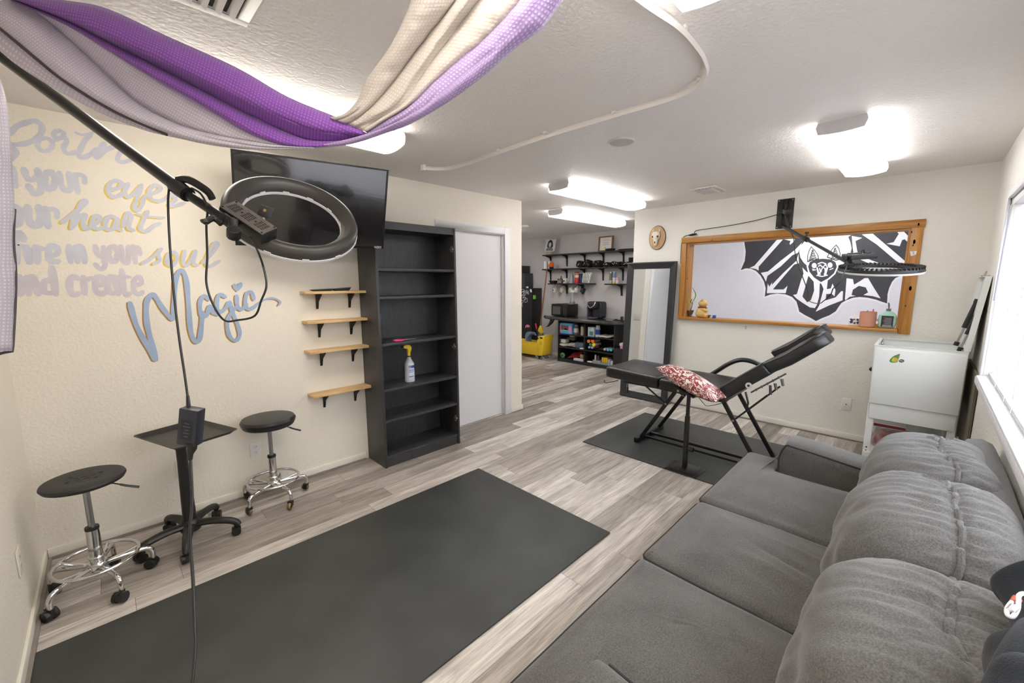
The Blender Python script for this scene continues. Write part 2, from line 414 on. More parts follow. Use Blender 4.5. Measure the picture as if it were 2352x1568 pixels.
# venetian blind
def slat_mat():
    m = bpy.data.materials.new('white_slat'); m.use_nodes = True; nt = m.node_tree; nt.nodes.remove(nt.nodes['Principled BSDF'])
    d = nt.nodes.new('ShaderNodeBsdfDiffuse'); d.inputs[0].default_value = rgb(240, 239, 242)
    t = nt.nodes.new('ShaderNodeBsdfTranslucent'); t.inputs[0].default_value = rgb(240, 238, 246)
    x = nt.nodes.new('ShaderNodeMixShader'); x.inputs[0].default_value = .1
    nt.links.new(d.outputs[0], x.inputs[1]); nt.links.new(t.outputs[0], x.inputs[2]); nt.links.new(x.outputs[0], nt.nodes['Material Output'].inputs[0])
    return m
bl = Thing('window_blinds', 'white horizontal slat blinds closed over the bright window beside the sofa', 'window blinds', ((WX0+WX1)/2, YR-.03, WZ0+.006))
SLM = slat_mat()
bx0, bx1 = WX0+.012, WX1-.012
bl.part('headrail', MB().box(bx0, bx1, YR-.062, YR-.004, WZ1-.045, WZ1-.002), VINYL, bev=.004)
z = WZ1-.065; nsl = 0
while z > WZ0+.05:
    s_ = MB(); a = math.radians(54); c, s2 = math.cos(a), math.sin(a); rows = []
    for k in range(5):
        q = (k-2)/2; w = .0245*q; h = .003*(1-q*q)
        rows.append([V(x, YR-.034+w*c+h*s2, z-w*s2+h*c) for x in (bx0+.004, bx1-.004)])
    s_.grid(rows)
    bl.part('slat', s_, SLM); nsl += 1; z -= .0415
CORDM = mat('pale_cord', (205, 204, 214), .8)
for x in (bx0+.15, bx0+.7, bx0+1.25, bx0+1.8, bx0+2.35, bx0+2.6, bx1-.55, bx1-.12):
    for dy in (-.06, -.006): bl.part('ladder_cord', MB().cyl((x, YR+dy, WZ1-.045), (x, YR+dy, WZ0+.03), .0011, n=5), CORDM)
bl.part('bottom_rail', MB().box(bx0, bx1, YR-.052, YR-.02, WZ0+.008, WZ0+.03), mat('grey_white_rail', (196, 197, 200), .5), bev=.004)
bl.part('tilt_wand', MB().cyl((WX1-.09, YR+.006, WZ1-.05), (WX1-.085, YR+.012, WZ1-.62), .0045, n=8), mat('clear_grey_wand', (176, 176, 186), .25))
# ---------------------------------------------------------------- fluorescent ceiling lights
HOUS = mat('fixture_white_metal', (214, 212, 214), .45)
def fixture(label, x0, x1, yc, col=(1, .985, .96, 1), power=LAMP, group='fluorescent ceiling lights', w=.262):
    t = Thing('ceiling_light', label, 'ceiling light', ((x0+x1)/2, yc, CEIL), 0, group)
    h = w/2
    t.part('housing', MB().box(x0+.012, x1-.012, yc-h*.78, yc+h*.78, CEIL-.03, CEIL-.001), HOUS, bev=.003)
    cross = [(-h*.8, CEIL-.012), (-h*.98, CEIL-.03), (-h, CEIL-.055)] + [(h*q, CEIL-.078-.016*(1-q*q)) for q in (-.93, -.6, -.3, 0, .3, .6, .93)] + [(h, CEIL-.055), (h*.98, CEIL-.03), (h*.8, CEIL-.012)]
    t.part('diffuser', MB().prism([(x0+.006, yc+a, b) for a, b in cross], (x1-x0-.012, 0, 0)), glow('lit_diffuser', col, power), bev=0)
    capm = [(-h*.84, CEIL-.004), (-h*.9, CEIL-.03), (-h*.8, CEIL-.068)] + [(h*q*.8, CEIL-.068-.008*(1-q*q)) for q in (-.5, 0, .5)] + [(h*.8, CEIL-.068), (h*.9, CEIL-.03), (h*.84, CEIL-.004)]
    for xa, xb in ((x0-.012, x0+.006), (x1-.006, x1+.012)):
        t.part('end_cap', MB().prism([(xa, yc+a, b) for a, b in capm], (xb-xa, 0, 0)), HOUS)
    return t
WARM = (1.0, .935, .83, 1)
fixture('bright ceiling light above the sofa end nearest the framed bat mural', 3.06, 4.35, .44)
fixture('long ceiling light above the open passage, nearer of the two', 3.07, 4.47, 2.475)
fixture('farther ceiling light behind the wall end, above the coffee corner', 4.17, 5.66, 3.41)
fixture('warm ceiling light half hidden behind the purple curtain', .1, 1.40, 2.45, WARM, LAMP*1.35)
fixture('ceiling light at the top edge of the photo above the sofa', .06, 1.37, .50, (1, .95, .86, 1), LAMP*1.7)
fixture('unseen ceiling light added in the passage behind the framed opening', 5.35, 6.45, .9, (.96, .98, 1, 1), LAMP*1.8)  # unseen fixture, added to light the mural wall
fixture('unseen ceiling light added to brighten the back room above the mop bucket corner', 4.1, 5.4, 5.55, (.98, .99, 1, 1), LAMP*1.3)  # added out of view behind the wall end to brighten the grey wall
# ceiling fittings
GRILLE = mat('white_grille', (226, 224, 222), .45); DARKV = mat('vent_dark', (60, 56, 52), .8)
def vent(label, x0, x1, y0, y1, n, alongx):
    t = Thing('ceiling_vent', label, 'air vent', ((x0+x1)/2, (y0+y1)/2, CEIL), 0, None)
    b = .035
    f = MB().box(x0, x1, y0, y0+b, CEIL-.012, CEIL-.001).box(x0, x1, y1-b, y1, CEIL-.012, CEIL-.001).box(x0, x0+b, y0+b, y1-b, CEIL-.012, CEIL-.001).box(x1-b, x1, y0+b, y1-b, CEIL-.012, CEIL-.001)
    t.part('frame', f, GRILLE, bev=.002)
    t.part('backing', MB().box(x0+b, x1-b, y0+b, y1-b, CEIL-.004, CEIL-.001), DARKV)
    for k in range(n):
        q = (k+.5)/n
        if alongx:
            y = y0+b+(y1-y0-2*b)*q; r = [[V(x, y-.012, CEIL-.003), V(x, y, CEIL-.016), V(x, y+.009, CEIL-.022)] for x in (x0+b, x1-b)]
        else:
            x = x0+b+(x1-x0-2*b)*q; r = [[V(x-.012, y, CEIL-.003), V(x, y, CEIL-.016), V(x+.009, y, CEIL-.022)] for y in (y0+b, y1-b)]
        t.part('louver', MB().grid(r), GRILLE)
vent('white louvered air vent in the ceiling above the purple curtain', .12, .462, 1.44, 1.785, 7, False)
vent('small open air vent in the ceiling near the bat mural wall', 4.25, 4.58, 1.53, 1.78, 5, True)
c_ = onz(1427, 325, CEIL)
sp = Thing('ceiling_speaker', 'round white ceiling speaker flush beside the curved curtain track', 'speaker', (c_.x, c_.y, CEIL))
sp.part('rim', MB().lathe([(.088, 0), (.088, -.005), (.08, -.009), (.076, -.005), (.076, 0)], 32, (0, 0, 0)), GRILLE, local=True)
sp.part('grille', MB().lathe([(.0, -.006), (.076, -.006), (.076, -.001)], 32), mat('speaker_grille', (206, 203, 200), .7, bump=.3, bscale=400), local=True)
c_ = onz(1204, 518, CEIL)
sd = Thing('smoke_detector', 'white smoke detector on the ceiling of the grey back room', 'smoke detector', (c_.x, c_.y, CEIL))
sd.part('body', MB().lathe([(.07, 0), (.07, -.02), (.05, -.035), (0, -.036)], 24), WHITEP, local=True)
# curtain track
tk = Thing('curtain_track', 'white curtain track curving in a U across the ceiling', 'curtain track', (2.02, 1.8, CEIL))
tp = catmull([(1.885, 2.865, 2.42), (1.96, 2.835, 2.42), (2.04, 2.73, 2.42), (2.055, 2.5, 2.42), (2.04, 2.16, 2.42), (2.03, 1.75, 2.42), (2.05, 1.27, 2.42), (2.065, .98, 2.42), (2.03, .85, 2.42), (1.94, .765, 2.42), (1.82, .728, 2.42), (1.69, .712, 2.42), (1.52, .708, 2.42), (1.28, .735, 2.42), (.8, .76, 2.42), (.3, .78, 2.42)], 8)
tk.part('rail', MB().tube(tp, .0085, 4, ry=.014, up=(0, 0, 1)), mat('track_white', (236, 230, 226), .35), ang=25)
for px, py in ((1046, 386), (1146, 347), (1253, 307), (1411, 261), (1608, 186), (1570, 70)):
    q = onz(px, py, 2.425); c2 = MB().box(q.x-.012, q.x+.012, q.y-.012, q.y+.012, 2.424, CEIL-.001)
    tk.part('clip', c2, GRILLE, bev=.002)
tk.part('end_stop', MB().box(1.865, 1.89, 2.845, 2.885, 2.395, CEIL-.001), GRILLE, bev=.003)
# ================================================================ left wall: painted lettering
NL = V(0, -1, 0)                                       # out of the left wall
def cA(pts): return [(x/3.357, 440+y/3.357) for x, y in pts]
def cQ(pts): return [(x/5.227, 200+y/5.227) for x, y in pts]
def c1(pts): return [(x/3.357, y/3.357) for x, y in pts]
def wl(pts): return [ony(a, b, YL) for a, b in pts]
def oval(cx, cy, rx, ry, a0=0, n=11): return [(cx+rx*math.cos(a0+2*math.pi*i/n), cy+ry*math.sin(a0+2*math.pi*i/n)) for i in range(n+1)]
PPX = 3.354/1.25/944.1*0.92                            # rough metres per photo pixel on this wall
LAV = mat('pale_lavender_paint', (198, 200, 212), .55, var=.07, vscale=14)
LAVP = mat('lilac_grey_paint', (204, 197, 205), .55, var=.08, vscale=12)
BLUEP = mat('powder_blue_paint', (158, 178, 206), .5, var=.1, vscale=6)
GOLD = mat('yellow_gold_paint', (216, 190, 84), .45, var=.12, vscale=30)
BRONZE = mat('bronze_gold_paint', (166, 124, 66), .45, var=.12, vscale=30)
quote = Thing('wall_lettering', 'hand painted lavender and gold lettering on the cream wall left of the television', 'wall lettering', (.2, YL, 1.0))
ncount = [0]
def word(name, conv, strokes, m, sc, shade=None, par=None):
    """strokes: (width, points) in the crop's own units"""
    ncount[0] += 1
    mb = MB(); mg = MB()
    for k, (w, pts) in enumerate(strokes):
        wm = w/sc*.0023
        mb.ribbon(wl(conv(pts)), wm, NL, .0012+.00004*k)
        if shade:
            mg.ribbon(wl(conv([(x-shade[0], y+shade[1]) for x, y in pts])), wm*.92, NL, .0005+.00002*k)
    o = quote.part(name, mb, m, ang=0)
    if shade: quote.part('gold_shading', mg, shade[2], ang=0, par=o, label='gold shading along the left of the painted word')
    return o
word('painted_word', cQ, [(52, [(105, 570), (200, 475), (320, 425), (420, 405), (495, 450), (500, 540), (440, 620), (330, 670), (220, 690), (105, 690)]), (50, [(105, 745), (165, 735), (190, 800), (120, 880)]),
    (44, oval(540, 690, 92, 78, -.6)), (40, [(610, 650), (655, 640), (700, 630)]), (46, oval(707, 572, 62, 45)), (48, [(760, 600), (800, 650), (765, 720), (790, 785), (850, 800), (910, 775)]),
    (28, [(905, 545), (980, 572), (1060, 562), (1120, 540)]), (50, [(1090, 560), (1015, 650), (960, 760), (945, 815), (985, 848), (1080, 812), (1160, 745)]), (66, [(1250, 680), (1205, 760), (1160, 845)]), (50, [(1180, 835), (1260, 765), (1360, 720), (1450, 720)]), (48, [(1470, 740), (1420, 830), (1415, 880), (1455, 902), (1540, 885), (1600, 850)])], LAV, 5.227)
word('painted_word', cQ, [(52, [(115, 970), (150, 965), (172, 1080), (188, 1195)])], LAV, 5.227)
word('painted_word', cQ, [(60, [(292, 985), (310, 1060), (360, 1112), (425, 1100), (455, 1050), (455, 990)]), (60, [(458, 1080), (492, 1180), (478, 1262), (420, 1280), (375, 1240), (345, 1180)]), (62, oval(600, 1120, 62, 105)), (54, [(712, 1025), (735, 1150), (772, 1235), (825, 1245), (848, 1180), (825, 1030)]), (54, [(895, 1045), (915, 1150), (930, 1262)]), (50, [(905, 1065), (960, 1048), (1010, 1080), (1018, 1150)])], LAV, 5.227)
word('painted_word', c1, [(30, [(852, 1462), (915, 1450), (940, 1410), (895, 1392), (848, 1420), (836, 1478), (872, 1518), (930, 1505), (965, 1480)]), (30, [(990, 1415), (962, 1480), (990, 1518), (1040, 1492), (1092, 1425)]), (28, [(1092, 1430), (1060, 1530), (1036, 1600), (1060, 1622), (1095, 1580), (1110, 1530), (1140, 1500)]), (30, [(1142, 1498), (1210, 1480), (1240, 1445), (1195, 1428), (1152, 1470), (1165, 1532), (1230, 1550), (1280, 1530)]), (30, [(1290, 1530), (1340, 1490), (1350, 1540), (1310, 1580), (1345, 1590), (1420, 1565)])], LAV, 3.357, (18, 6, GOLD))
word('painted_word', cA, [(44, [(100, 112), (145, 135), (155, 185), (145, 240), (100, 265)]), (44, [(212, 115), (220, 200), (252, 262), (298, 255), (312, 180), (300, 115)]), (38, [(352, 125), (365, 200), (370, 275)]), (34, [(362, 145), (408, 132), (438, 158), (438, 200)])], LAV, 3.357)
word('painted_word', cA, [(30, [(480, 238), (522, 205), (600, 145), (660, 85), (650, 66), (612, 120), (572, 210), (552, 282)]), (30, [(562, 270), (620, 190), (660, 182), (642, 240), (652, 286), (695, 275)]), (30, [(702, 258), (760, 232), (772, 195), (735, 188), (710, 240), (742, 288), (800, 275)]), (30, [(892, 200), (845, 190), (812, 240), (825, 288), (872, 285), (910, 210), (902, 275), (935, 298)]), (30, [(950, 268), (982, 165), (1012, 190), (992, 275), (1030, 298)]), (30, [(1140, 152), (1102, 230), (1085, 290), (1130, 305), (1190, 265), (1232, 245)]), (18, [(1055, 172), (1130, 192), (1268, 202)])], LAV, 3.357, (18, 6, GOLD))
word('painted_word', cA, [(42, [(180, 372), (152, 315), (122, 350), (126, 450), (132, 545)]), (34, [(100, 425), (185, 418)]), (42, [(205, 425), (225, 545)]), (40, [(277, 422), (290, 545)]), (36, [(288, 435), (340, 440)]), (36, [(370, 492), (438, 480), (438, 425), (392, 418), (372, 480), (392, 540), (450, 535)])], LAV, 3.357)
word('painted_word', cA, [(40, [(532, 418), (545, 540)]), (40, [(582, 425), (597, 540)]), (38, [(592, 432), (632, 425), (654, 542)])], LAV, 3.357)
word('painted_word', cA, [(36, [(735, 418), (752, 485), (788, 495), (800, 425)]), (36, [(795, 480), (810, 570), (772, 595), (736, 560)]), (40, oval(872, 480, 36, 58)), (38, [(932, 420), (945, 530), (985, 540), (990, 422)]), (38, [(1022, 420), (1045, 545)]), (34, [(1032, 432), (1068, 432), (1078, 485)])], LAVP, 3.357)
word('painted_word', cA, [(26, [(1098, 555), (1172, 510), (1245, 440), (1220, 480), (1232, 530), (1185, 558)]), (30, [(1350, 468), (1300, 482), (1290, 555), (1335, 568), (1368, 510), (1345, 462)]), (28, [(1425, 455), (1412, 545), (1445, 565), (1510, 455), (1492, 550), (1525, 568)]), (28, [(1560, 548), (1642, 470), (1682, 402), (1655, 398), (1605, 480), (1592, 565), (1640, 568), (1690, 535)])], LAV, 3.357, (18, 6, GOLD))
word('painted_word', cA, [(44, [(112, 662), (150, 660), (160, 790)]), (40, [(100, 715), (125, 725), (120, 790), (100, 800)]), (42, [(208, 660), (220, 790)]), (40, [(215, 675), (262, 660), (295, 790)]), (40, [(398, 692), (345, 688), (335, 770), (395, 782)]), (44, [(400, 585), (430, 790)])], LAVP, 3.357)
word('painted_word', cA, [(42, [(600, 668), (550, 658), (535, 730), (562, 792), (610, 782)]), (40, [(642, 658), (655, 785)]), (36, [(650, 685), (702, 665)]), (38, [(732, 722), (798, 712), (788, 658), (742, 665), (735, 755), (782, 792), (815, 772)]), (42, [(882, 668), (838, 662), (835, 770), (885, 782)]), (42, [(882, 655), (912, 790)]), (38, [(938, 605), (962, 785), (1000, 782)]), (28, [(912, 655), (1000, 658)]), (36, [(1032, 722), (1090, 705), (1072, 655), (1035, 685), (1035, 765), (1072, 792), (1100, 772)])], LAVP, 3.357)
mg = word('painted_word', cA, [(38, [(1002, 858), (1052, 1030), (1132, 1180), (1192, 1288), (1198, 1268), (1160, 1130), (1132, 1000), (1130, 862), (1160, 802), (1192, 802), (1250, 890), (1308, 965), (1338, 975), (1342, 900), (1352, 700), (1378, 622), (1412, 615), (1440, 700), (1456, 900), (1472, 1080), (1508, 1155), (1540, 1135), (1556, 1000), (1562, 930)]), (34, [(1612, 832), (1572, 802), (1542, 860), (1552, 948), (1590, 958), (1620, 880), (1642, 930), (1682, 948)]), (34, [(1738, 812), (1692, 792), (1672, 860), (1690, 928), (1740, 898), (1772, 850), (1790, 920), (1838, 1040), (1848, 1110), (1815, 1148), (1770, 1110), (1752, 1020), (1772, 950), (1822, 888)]), (34, [(1825, 802), (1832, 880), (1862, 908), (1902, 868)]), (34, [(1958, 830), (1940, 775), (1902, 790), (1892, 868), (1920, 908), (1972, 880)]), (20, [(1965, 882), (2040, 832), (2110, 822), (2160, 848), (2148, 875)])], BLUEP, 3.357, (13, 6, BRONZE))
hp = [(1828, 772), (1800, 745), (1790, 722), (1804, 708), (1824, 716), (1830, 726), (1838, 706), (1858, 697), (1870, 705), (1868, 730), (1850, 755)]
quote.part('painted_heart', MB().flat([p+NL*.0014 for p in wl(cA(hp))]), BLUEP)
quote.part('gold_shading', MB().flat([p+NL*.0006 for p in wl(cA([(x-9, y+5) for x, y in hp]))]), BRONZE, par=mg)
# ---------------------------------------------------------------- television
tv = Thing('television', 'large black flat television turned on its arm above the dark bookcase', 'television', (1.1, 3.05, 1.78))
cTL, cTR, cBL, cBR = ony(529, 341, 2.985), ony(893, 390, 2.76), ony(541, 563, 3.125), ony(880, 571, 2.94)
tN = (cTR-cTL).cross(cBL-cTL).normalized(); tN = tN if tN.y < 0 else -tN
def tp_(u, v, d=0.0): return (cBL*(1-u)+cBR*u)*(1-v)+(cTL*(1-u)+cTR*u)*v+tN*d
def slab(u0, u1, v0, v1, d0, d1): return MB().hexa([tp_(u, v, d) for u in (u0, u1) for d in (d0, d1) for v in (v0, v1)])
tv.part('casing', slab(0, 1, 0, 1, -.045, -.006), BLACKP, bev=.006)
fr = MB()
for q in ((0, 1, 0, .034), (0, 1, .98, 1), (0, .013, .034, .98), (.987, 1, .034, .98)): fr.hexa([tp_(u, v, d) for u in q[:2] for d in (-.006, .002) for v in q[2:]])
tv.part('bezel', fr, mat('gloss_black_bezel', (20, 20, 22), .25))
tv.part('screen', MB().flat([tp_(.013, .034, -.002), tp_(.987, .034, -.002), tp_(.987, .98, -.002), tp_(.013, .98, -.002)]), mat('dark_screen', (16, 16, 19), .1, spec=1.0, coat=1.0))
tv.part('logo', text_mesh('VIZIO', .021, frame_m(tp_(.955, .017, .0026), cBR-cBL, cTL-cBL)), mat('silver_print', (205, 205, 205), .4), label='small silver maker lettering')
ab = tp_(.45, .5, -.045)
br_ = MB().box(ab.x-.2, ab.x+.2, YL-.022, YL-.001, 1.95, 2.2)
br_.tube([V(ab.x-.1, YL-.02, ab.z), V(ab.x+.05, (ab.y+YL)/2+.02, ab.z), ab], .018, 8)
tv.part('wall_bracket', br_, BLACKM)
# ---------------------------------------------------------------- little pine shelves
PINE = wood('pale_pine', (222, 190, 138), (182, 142, 92), 'x', 3.0)
BRK = mat('matte_black_bracket', (16, 16, 17), .5)
def shelf(lbl, z, x0=1.066, x1=1.55, bx=(1.185, 1.44)):
    t = Thing('wall_shelf', lbl, 'shelf', ((x0+x1)/2, YL, z), 0, 'small pine wall shelves')
    dp = .125; th = .02
    t.part('board', MB().box(x0, x1, YL-dp, YL-.001, z-th, z), PINE, bev=.002)
    for x in bx:
        k = MB().prism([V(x-.008, YL-.002, z-th), V(x-.008, YL-.1, z-th), V(x-.008, YL-.1, z-th-.008), V(x-.008, YL-.03, z-th-.06), V(x-.008, YL-.012, z-th-.118), V(x-.008, YL-.002, z-th-.12)], (.016, 0, 0))
        t.part('bracket', k, BRK, bev=.002)
    return t
shelf('topmost pine wall shelf, holding a black folded tray', 1.473)
shelf('second pine wall shelf from the top, empty', 1.25, 1.064)
shelf('third pine wall shelf from the top, empty', 1.022, 1.066)
shelf('lowest pine wall shelf beside the bookcase, above the round stool', .68, 1.066)
t = Thing('folded_tray', 'black folded low tray lying on the topmost pine shelf', 'tray', (1.28, YL-.06, 1.473))
for x0, x1, h in ((1.125, 1.285, .018), (1.288, 1.425, .026)):
    t.part('tray_half', MB().hexa([V(x0+.02, YL-.1, 1.474), V(x0, YL-.1, 1.474+h*.6), V(x0+.02, YL-.03, 1.474), V(x0, YL-.03, 1.474+h*.6), V(x1-.02, YL-.1, 1.474), V(x1, YL-.1, 1.474+h), V(x1-.02, YL-.03, 1.474), V(x1, YL-.03, 1.474+h)]), BLACKP, bev=.003)
# ---------------------------------------------------------------- bookcase
BKM = wood('black_brown_veneer', (58, 58, 60), (42, 42, 44), 'z', 7.0, .38)
BX0, BX1, BY0, BY1, BZ = 1.532, 2.308, 3.04, YL-.002, 2.012
bk = Thing('bookcase', 'tall black brown open bookcase with six shelves beside the white sliding door', 'bookcase', ((BX0+BX1)/2, (BY0+BY1)/2, 0))
bk.part('side_panel', MB().box(BX0, BX0+.02, BY0, BY1, 0, BZ), BKM, bev=.0015)
bk.part('side_panel', MB().box(BX1-.02, BX1, BY0, BY1, 0, BZ), BKM, bev=.0015)
bk.part('top_panel', MB().box(BX0+.02, BX1-.02, BY0+.002, BY1, BZ-.06, BZ-.04).box(BX0+.02, BX1-.02, BY0+.004, BY0+.022, BZ-.06, BZ), BKM)
bk.part('back_panel', MB().box(BX0+.02, BX1-.02, BY1-.008, BY1-.002, .06, BZ-.04), BKM)
bk.part('plinth', MB().box(BX0+.02, BX1-.02, BY0+.012, BY0+.028, 0, .075), BKM)
for z in (.098, .405, .668, 1.048, 1.425, 1.648):
    bk.part('shelf', MB().box(BX0+.021, BX1-.021, BY0+.006, BY1-.009, z-.022, z), BKM, bev=.001)
HINGE = mat('nickel_hinge', (200, 192, 176), .3, 1.0)
for z in (1.83, .94, .25):
    h = MB()
    for dy, dz in ((.03, .02), (.03, -.02), (.045, 0), (.018, 0)): h.cyl((BX1-.032, BY0+dy, z+dz), (BX1-.0195, BY0+dy, z+dz), .011, n=10)
    h.box(BX1-.026, BX1-.0195, BY0+.012, BY0+.05, z-.012, z+.012)
    bk.part('hinge_plate', h, HINGE)
# things in the bookcase
sx, sy, sz = 1.86, 3.16, .6685
sb = Thing('spray_bottle', 'clear white spray bottle with yellow trigger head on a bookcase shelf', 'spray bottle', (sx, sy, sz))
BOT = mat('milky_plastic', (214, 222, 230), .3, trans=.25)
sb.part('bottle', MB().lathe([(0, 0), (.038, 0), (.043, .006), (.043, .06), (.041, .12), (.042, .15), (.038, .17), (.024, .195), (.016, .212), (.016, .228), (0, .228)], 24), BOT, local=True)
lb = MB()
for (z0, z1, a0, a1, rr) in ((.128, .165, -2.3, -.75, .0432), (.05, .125, -2.2, -.85, .0434)):
    lb.grid([[V(rr*math.cos(a0+(a1-a0)*k/10), rr*math.sin(a0+(a1-a0)*k/10), z) for k in range(11)] for z in (z0, z1)])
sb.part('label', lb, mat('white_blue_label', (206, 214, 230), .5), local=True)
bl_ = MB()
a0, a1, rr = -2.25, -.8, .0438
bl_.grid([[V(rr*math.cos(a0+(a1-a0)*k/10), rr*math.sin(a0+(a1-a0)*k/10), z) for k in range(11)] for z in (.128, .15)])
for z0, z1 in ((.05, .056), (.108, .113), (.098, .101), (.09, .093)):
    bl_.grid([[V(rr*math.cos(a0+(a1-a0)*k/8), rr*math.sin(a0+(a1-a0)*k/8), z) for k in range(7)] for z in (z0, z1)])
sb.part('label_print', bl_, mat('royal_blue_print', (36, 70, 150), .5), local=True)
d_ = V(-sx, -sy, 0).normalized()
sb.part('label_lettering', text_mesh('zep', .022, frame_m(d_*.0452+V(0, 0, .14), (-d_.y, d_.x, 0), (0, 0, 1))), WHITEP, local=True)
YEL = mat('yellow_plastic', (238, 200, 40), .4)
sb.part('trigger_head', MB().cyl((0, 0, .226), (0, 0, .262), .015, .0135, 14).prism([V(-.012, -.012, .26), V(.012, -.012, .26), V(.026, -.012, .3), V(.012, -.012, .325), V(-.02, -.012, .332), V(-.05, -.012, .322), V(-.052, -.012, .305), V(-.012, -.012, .292)], (0, .024, 0)), YEL, local=True, bev=.003)
sb.part('trigger', MB().tube(catmull([(-.03, 0, .305), (-.048, 0, .29), (-.045, 0, .27), (-.055, 0, .25)], 4), .006, 8).cyl((-.052, 0, .314), (-.066, 0, .316), .01, n=12).cyl((0, 0, .222), (0, 0, .232), .0175, n=16), BLACKP, local=True)
sc_ = Thing('scissors', 'pink handled scissors lying on the middle bookcase shelf', 'scissors', (1.78, 3.1, 1.0485))
PINK = mat('hot_pink_plastic', (226, 62, 120), .4)
hd = MB()
for dy in (-.017, .017): hd.torus((-.05, dy, .007), .02, .006, 20, 8, Matrix.Translation((-.05, dy, .007)) @ Matrix.Diagonal((1.5, .75, 1, 1)) @ Matrix.Translation((.05, -dy, -.007)))
hd.tube([(-.028, .01, .007), (.012, 0, .007)], .006, 8).tube([(-.028, -.01, .007), (.012, 0, .007)], .006, 8)
sc_.part('handle', hd, PINK, local=True)
sc_.part('blade', MB().prism([V(.0, -.006, .004), V(.12, 0, .004), V(0, .006, .004)], (0, 0, .005)), STEEL, local=True)
gl = MB()
gx = BX0+.023
rows = []
for k in range(9):
    q = k/8; w = .012+.022*abs(math.sin(q*math.pi*1.0))*(1 if q < .45 else 1.1)-.014*math.exp(-((q-.45)/.08)**2)
    rows.append([V(gx+.004+.004*math.sin(6*q+j), 3.075+(j-1.5)*w*.5, 1.32-.2*q) for j in range(4)])
gl.grid(rows)
solo('face_mask', gl, mat('light_blue_cloth', (124, 184, 204), .8), 'light blue cloth hanging inside the left side of the bookcase', 'cloth', kind=None)
# ---------------------------------------------------------------- outlets
def outlet(lbl, o, xdir, n, style='duplex', m=IVORY, w=.072, h=.116):
    t = Thing('wall_outlet' if style == 'duplex' else 'wall_plate', lbl, 'outlet' if style == 'duplex' else 'wall plate', tuple(o))
    F = frame_m(V(0, 0, 0), xdir, (0, 0, 1)); F = F if (F.to_3x3() @ V(0, 0, 1)).dot(V(*n)) > 0 else frame_m(V(0, 0, 0), -V(*xdir), (0, 0, 1))
    t.part('plate', MB().box(-w/2, w/2, -h/2, h/2, .0005, .0075, F), m, bev=.003, local=True)
    if style == 'duplex':
        for q in (-.02, .02):
            k = MB(); k.lathe([(.0165, .006), (.0155, .0085), (0, .0085)], 20, (0, 0, 0), F @ Matrix.Translation((0, q, 0)))
            r = t.part('receptacle', k, m, local=True)
            s_ = MB()
            for dx, hh in ((-.006, .007), (.006, .0085)): s_.box(dx-.0012, dx+.0012, q-hh/2+.002, q+hh/2+.002, .0084, .009, F)
            s_.box(-.002, .002, q-.0095, q-.0065, .0084, .009, F)
            t.part('slots', s_, BLACKP, par=r, local=True)
    elif style == 'switch':
        for dx in (-.023, .023):
            t.part('toggle', MB().box(dx-.005, dx+.005, -.004, .014, .005, .016, F), m, bev=.002, local=True)
    else:
        t.part('jack', MB().cyl(F @ V(0, 0, .006), F @ V(0, 0, .009), .006, n=12), mat('dark_jack', (60, 50, 36), .4), local=True)
    return t
outlet('white wall outlet behind the round topped stool', (.682, YL, .335), (1, 0, 0), (0, -1, 0), m=WHITEP)
outlet('wall outlet half hidden behind the tray stand column', (.262, YL, .335), (1, 0, 0), (0, -1, 0))
outlet('ivory outlet low on the near wall beside the textured stool', (XN, 2.675, .343), (0, 1, 0), (1, 0, 0))
outlet('white jack plate low on the far wall beside the white metal chest', (XF, .455, .348), (0, 1, 0), (-1, 0, 0), 'jack', WHITEP)
outlet('ivory double switch plate near the passage corner, seen in the mirror', (XE, 3.44, 1.09), (0, 1, 0), (1, 0, 0), 'switch', IVORY, .116)
outlet('outlet behind the yellow mop bucket', (XB, 5.66, .36), (0, 1, 0), (-1, 0, 0), m=WHITEP)
outlet('outlet on the lilac wall behind the plant and golden cat', (XB, 2.655, 1.285), (0, 1, 0), (-1, 0, 0), m=WHITEP, w=.13)
# ---------------------------------------------------------------- floor mats
MATM = mat('black_vinyl_mat', (58, 60, 59), .5, var=.2, vscale=3.5, bump=.12, bscale=260)
solo('floor_mat', MB().box(-.352, 2.072, 1.235, 2.488, .0005, .011), MATM, 'large dark rubber floor mat in front of the sofa', 'mat', bev=.004)
solo('floor_mat', MB().box(3.155, 4.40, .62, 2.215, .0005, .009), MATM, 'dark rubber floor mat under the reclining tattoo chair', 'mat', bev=.003)
# ---------------------------------------------------------------- rolling stools
LEATH = mat('black_vinyl_leather', (28, 28, 29), .36, bump=.06, bscale=200)
PUF = mat('black_foam_rubber', (38, 38, 38), .55, bump=.1, bscale=150)
TPU = mat('amber_clear_wheel', (150, 128, 82), .25, trans=.4)
def caster(R, twin, M):
    """hood, wheels and stem as three meshes in place"""
    a, b, c = MB(), MB(), MB()
    if twin:
        for s_ in (-1, 1): b.cyl(M @ V(s_*.008, .012, R), M @ V(s_*.024, .012, R), R, R*.96, 18)
        a.cyl(M @ V(-.0245, .012, R+.002), M @ V(.0245, .012, R+.002), R*1.02, n=18) if False else a.box(-.0075, .0075, -.012, .034, R*.6, R*2.05, M)
    else:
        b.torus((0, 0, 0), R*.8, R*.22, 22, 8, M @ Matrix.Translation((0, .014, R)) @ Matrix.Rotation(math.pi/2, 4, 'Y'), rz=.012)
        a.cyl(M @ V(-.009, .014, R), M @ V(.009, .014, R), R*.68, n=16).box(-.014, .014, -.008, .022, R*1.5, R*2.15, M)
    c.cyl(M @ V(0, 0, R*1.9), M @ V(0, 0, R*2.5), .0075, n=10)
    return a, b, c
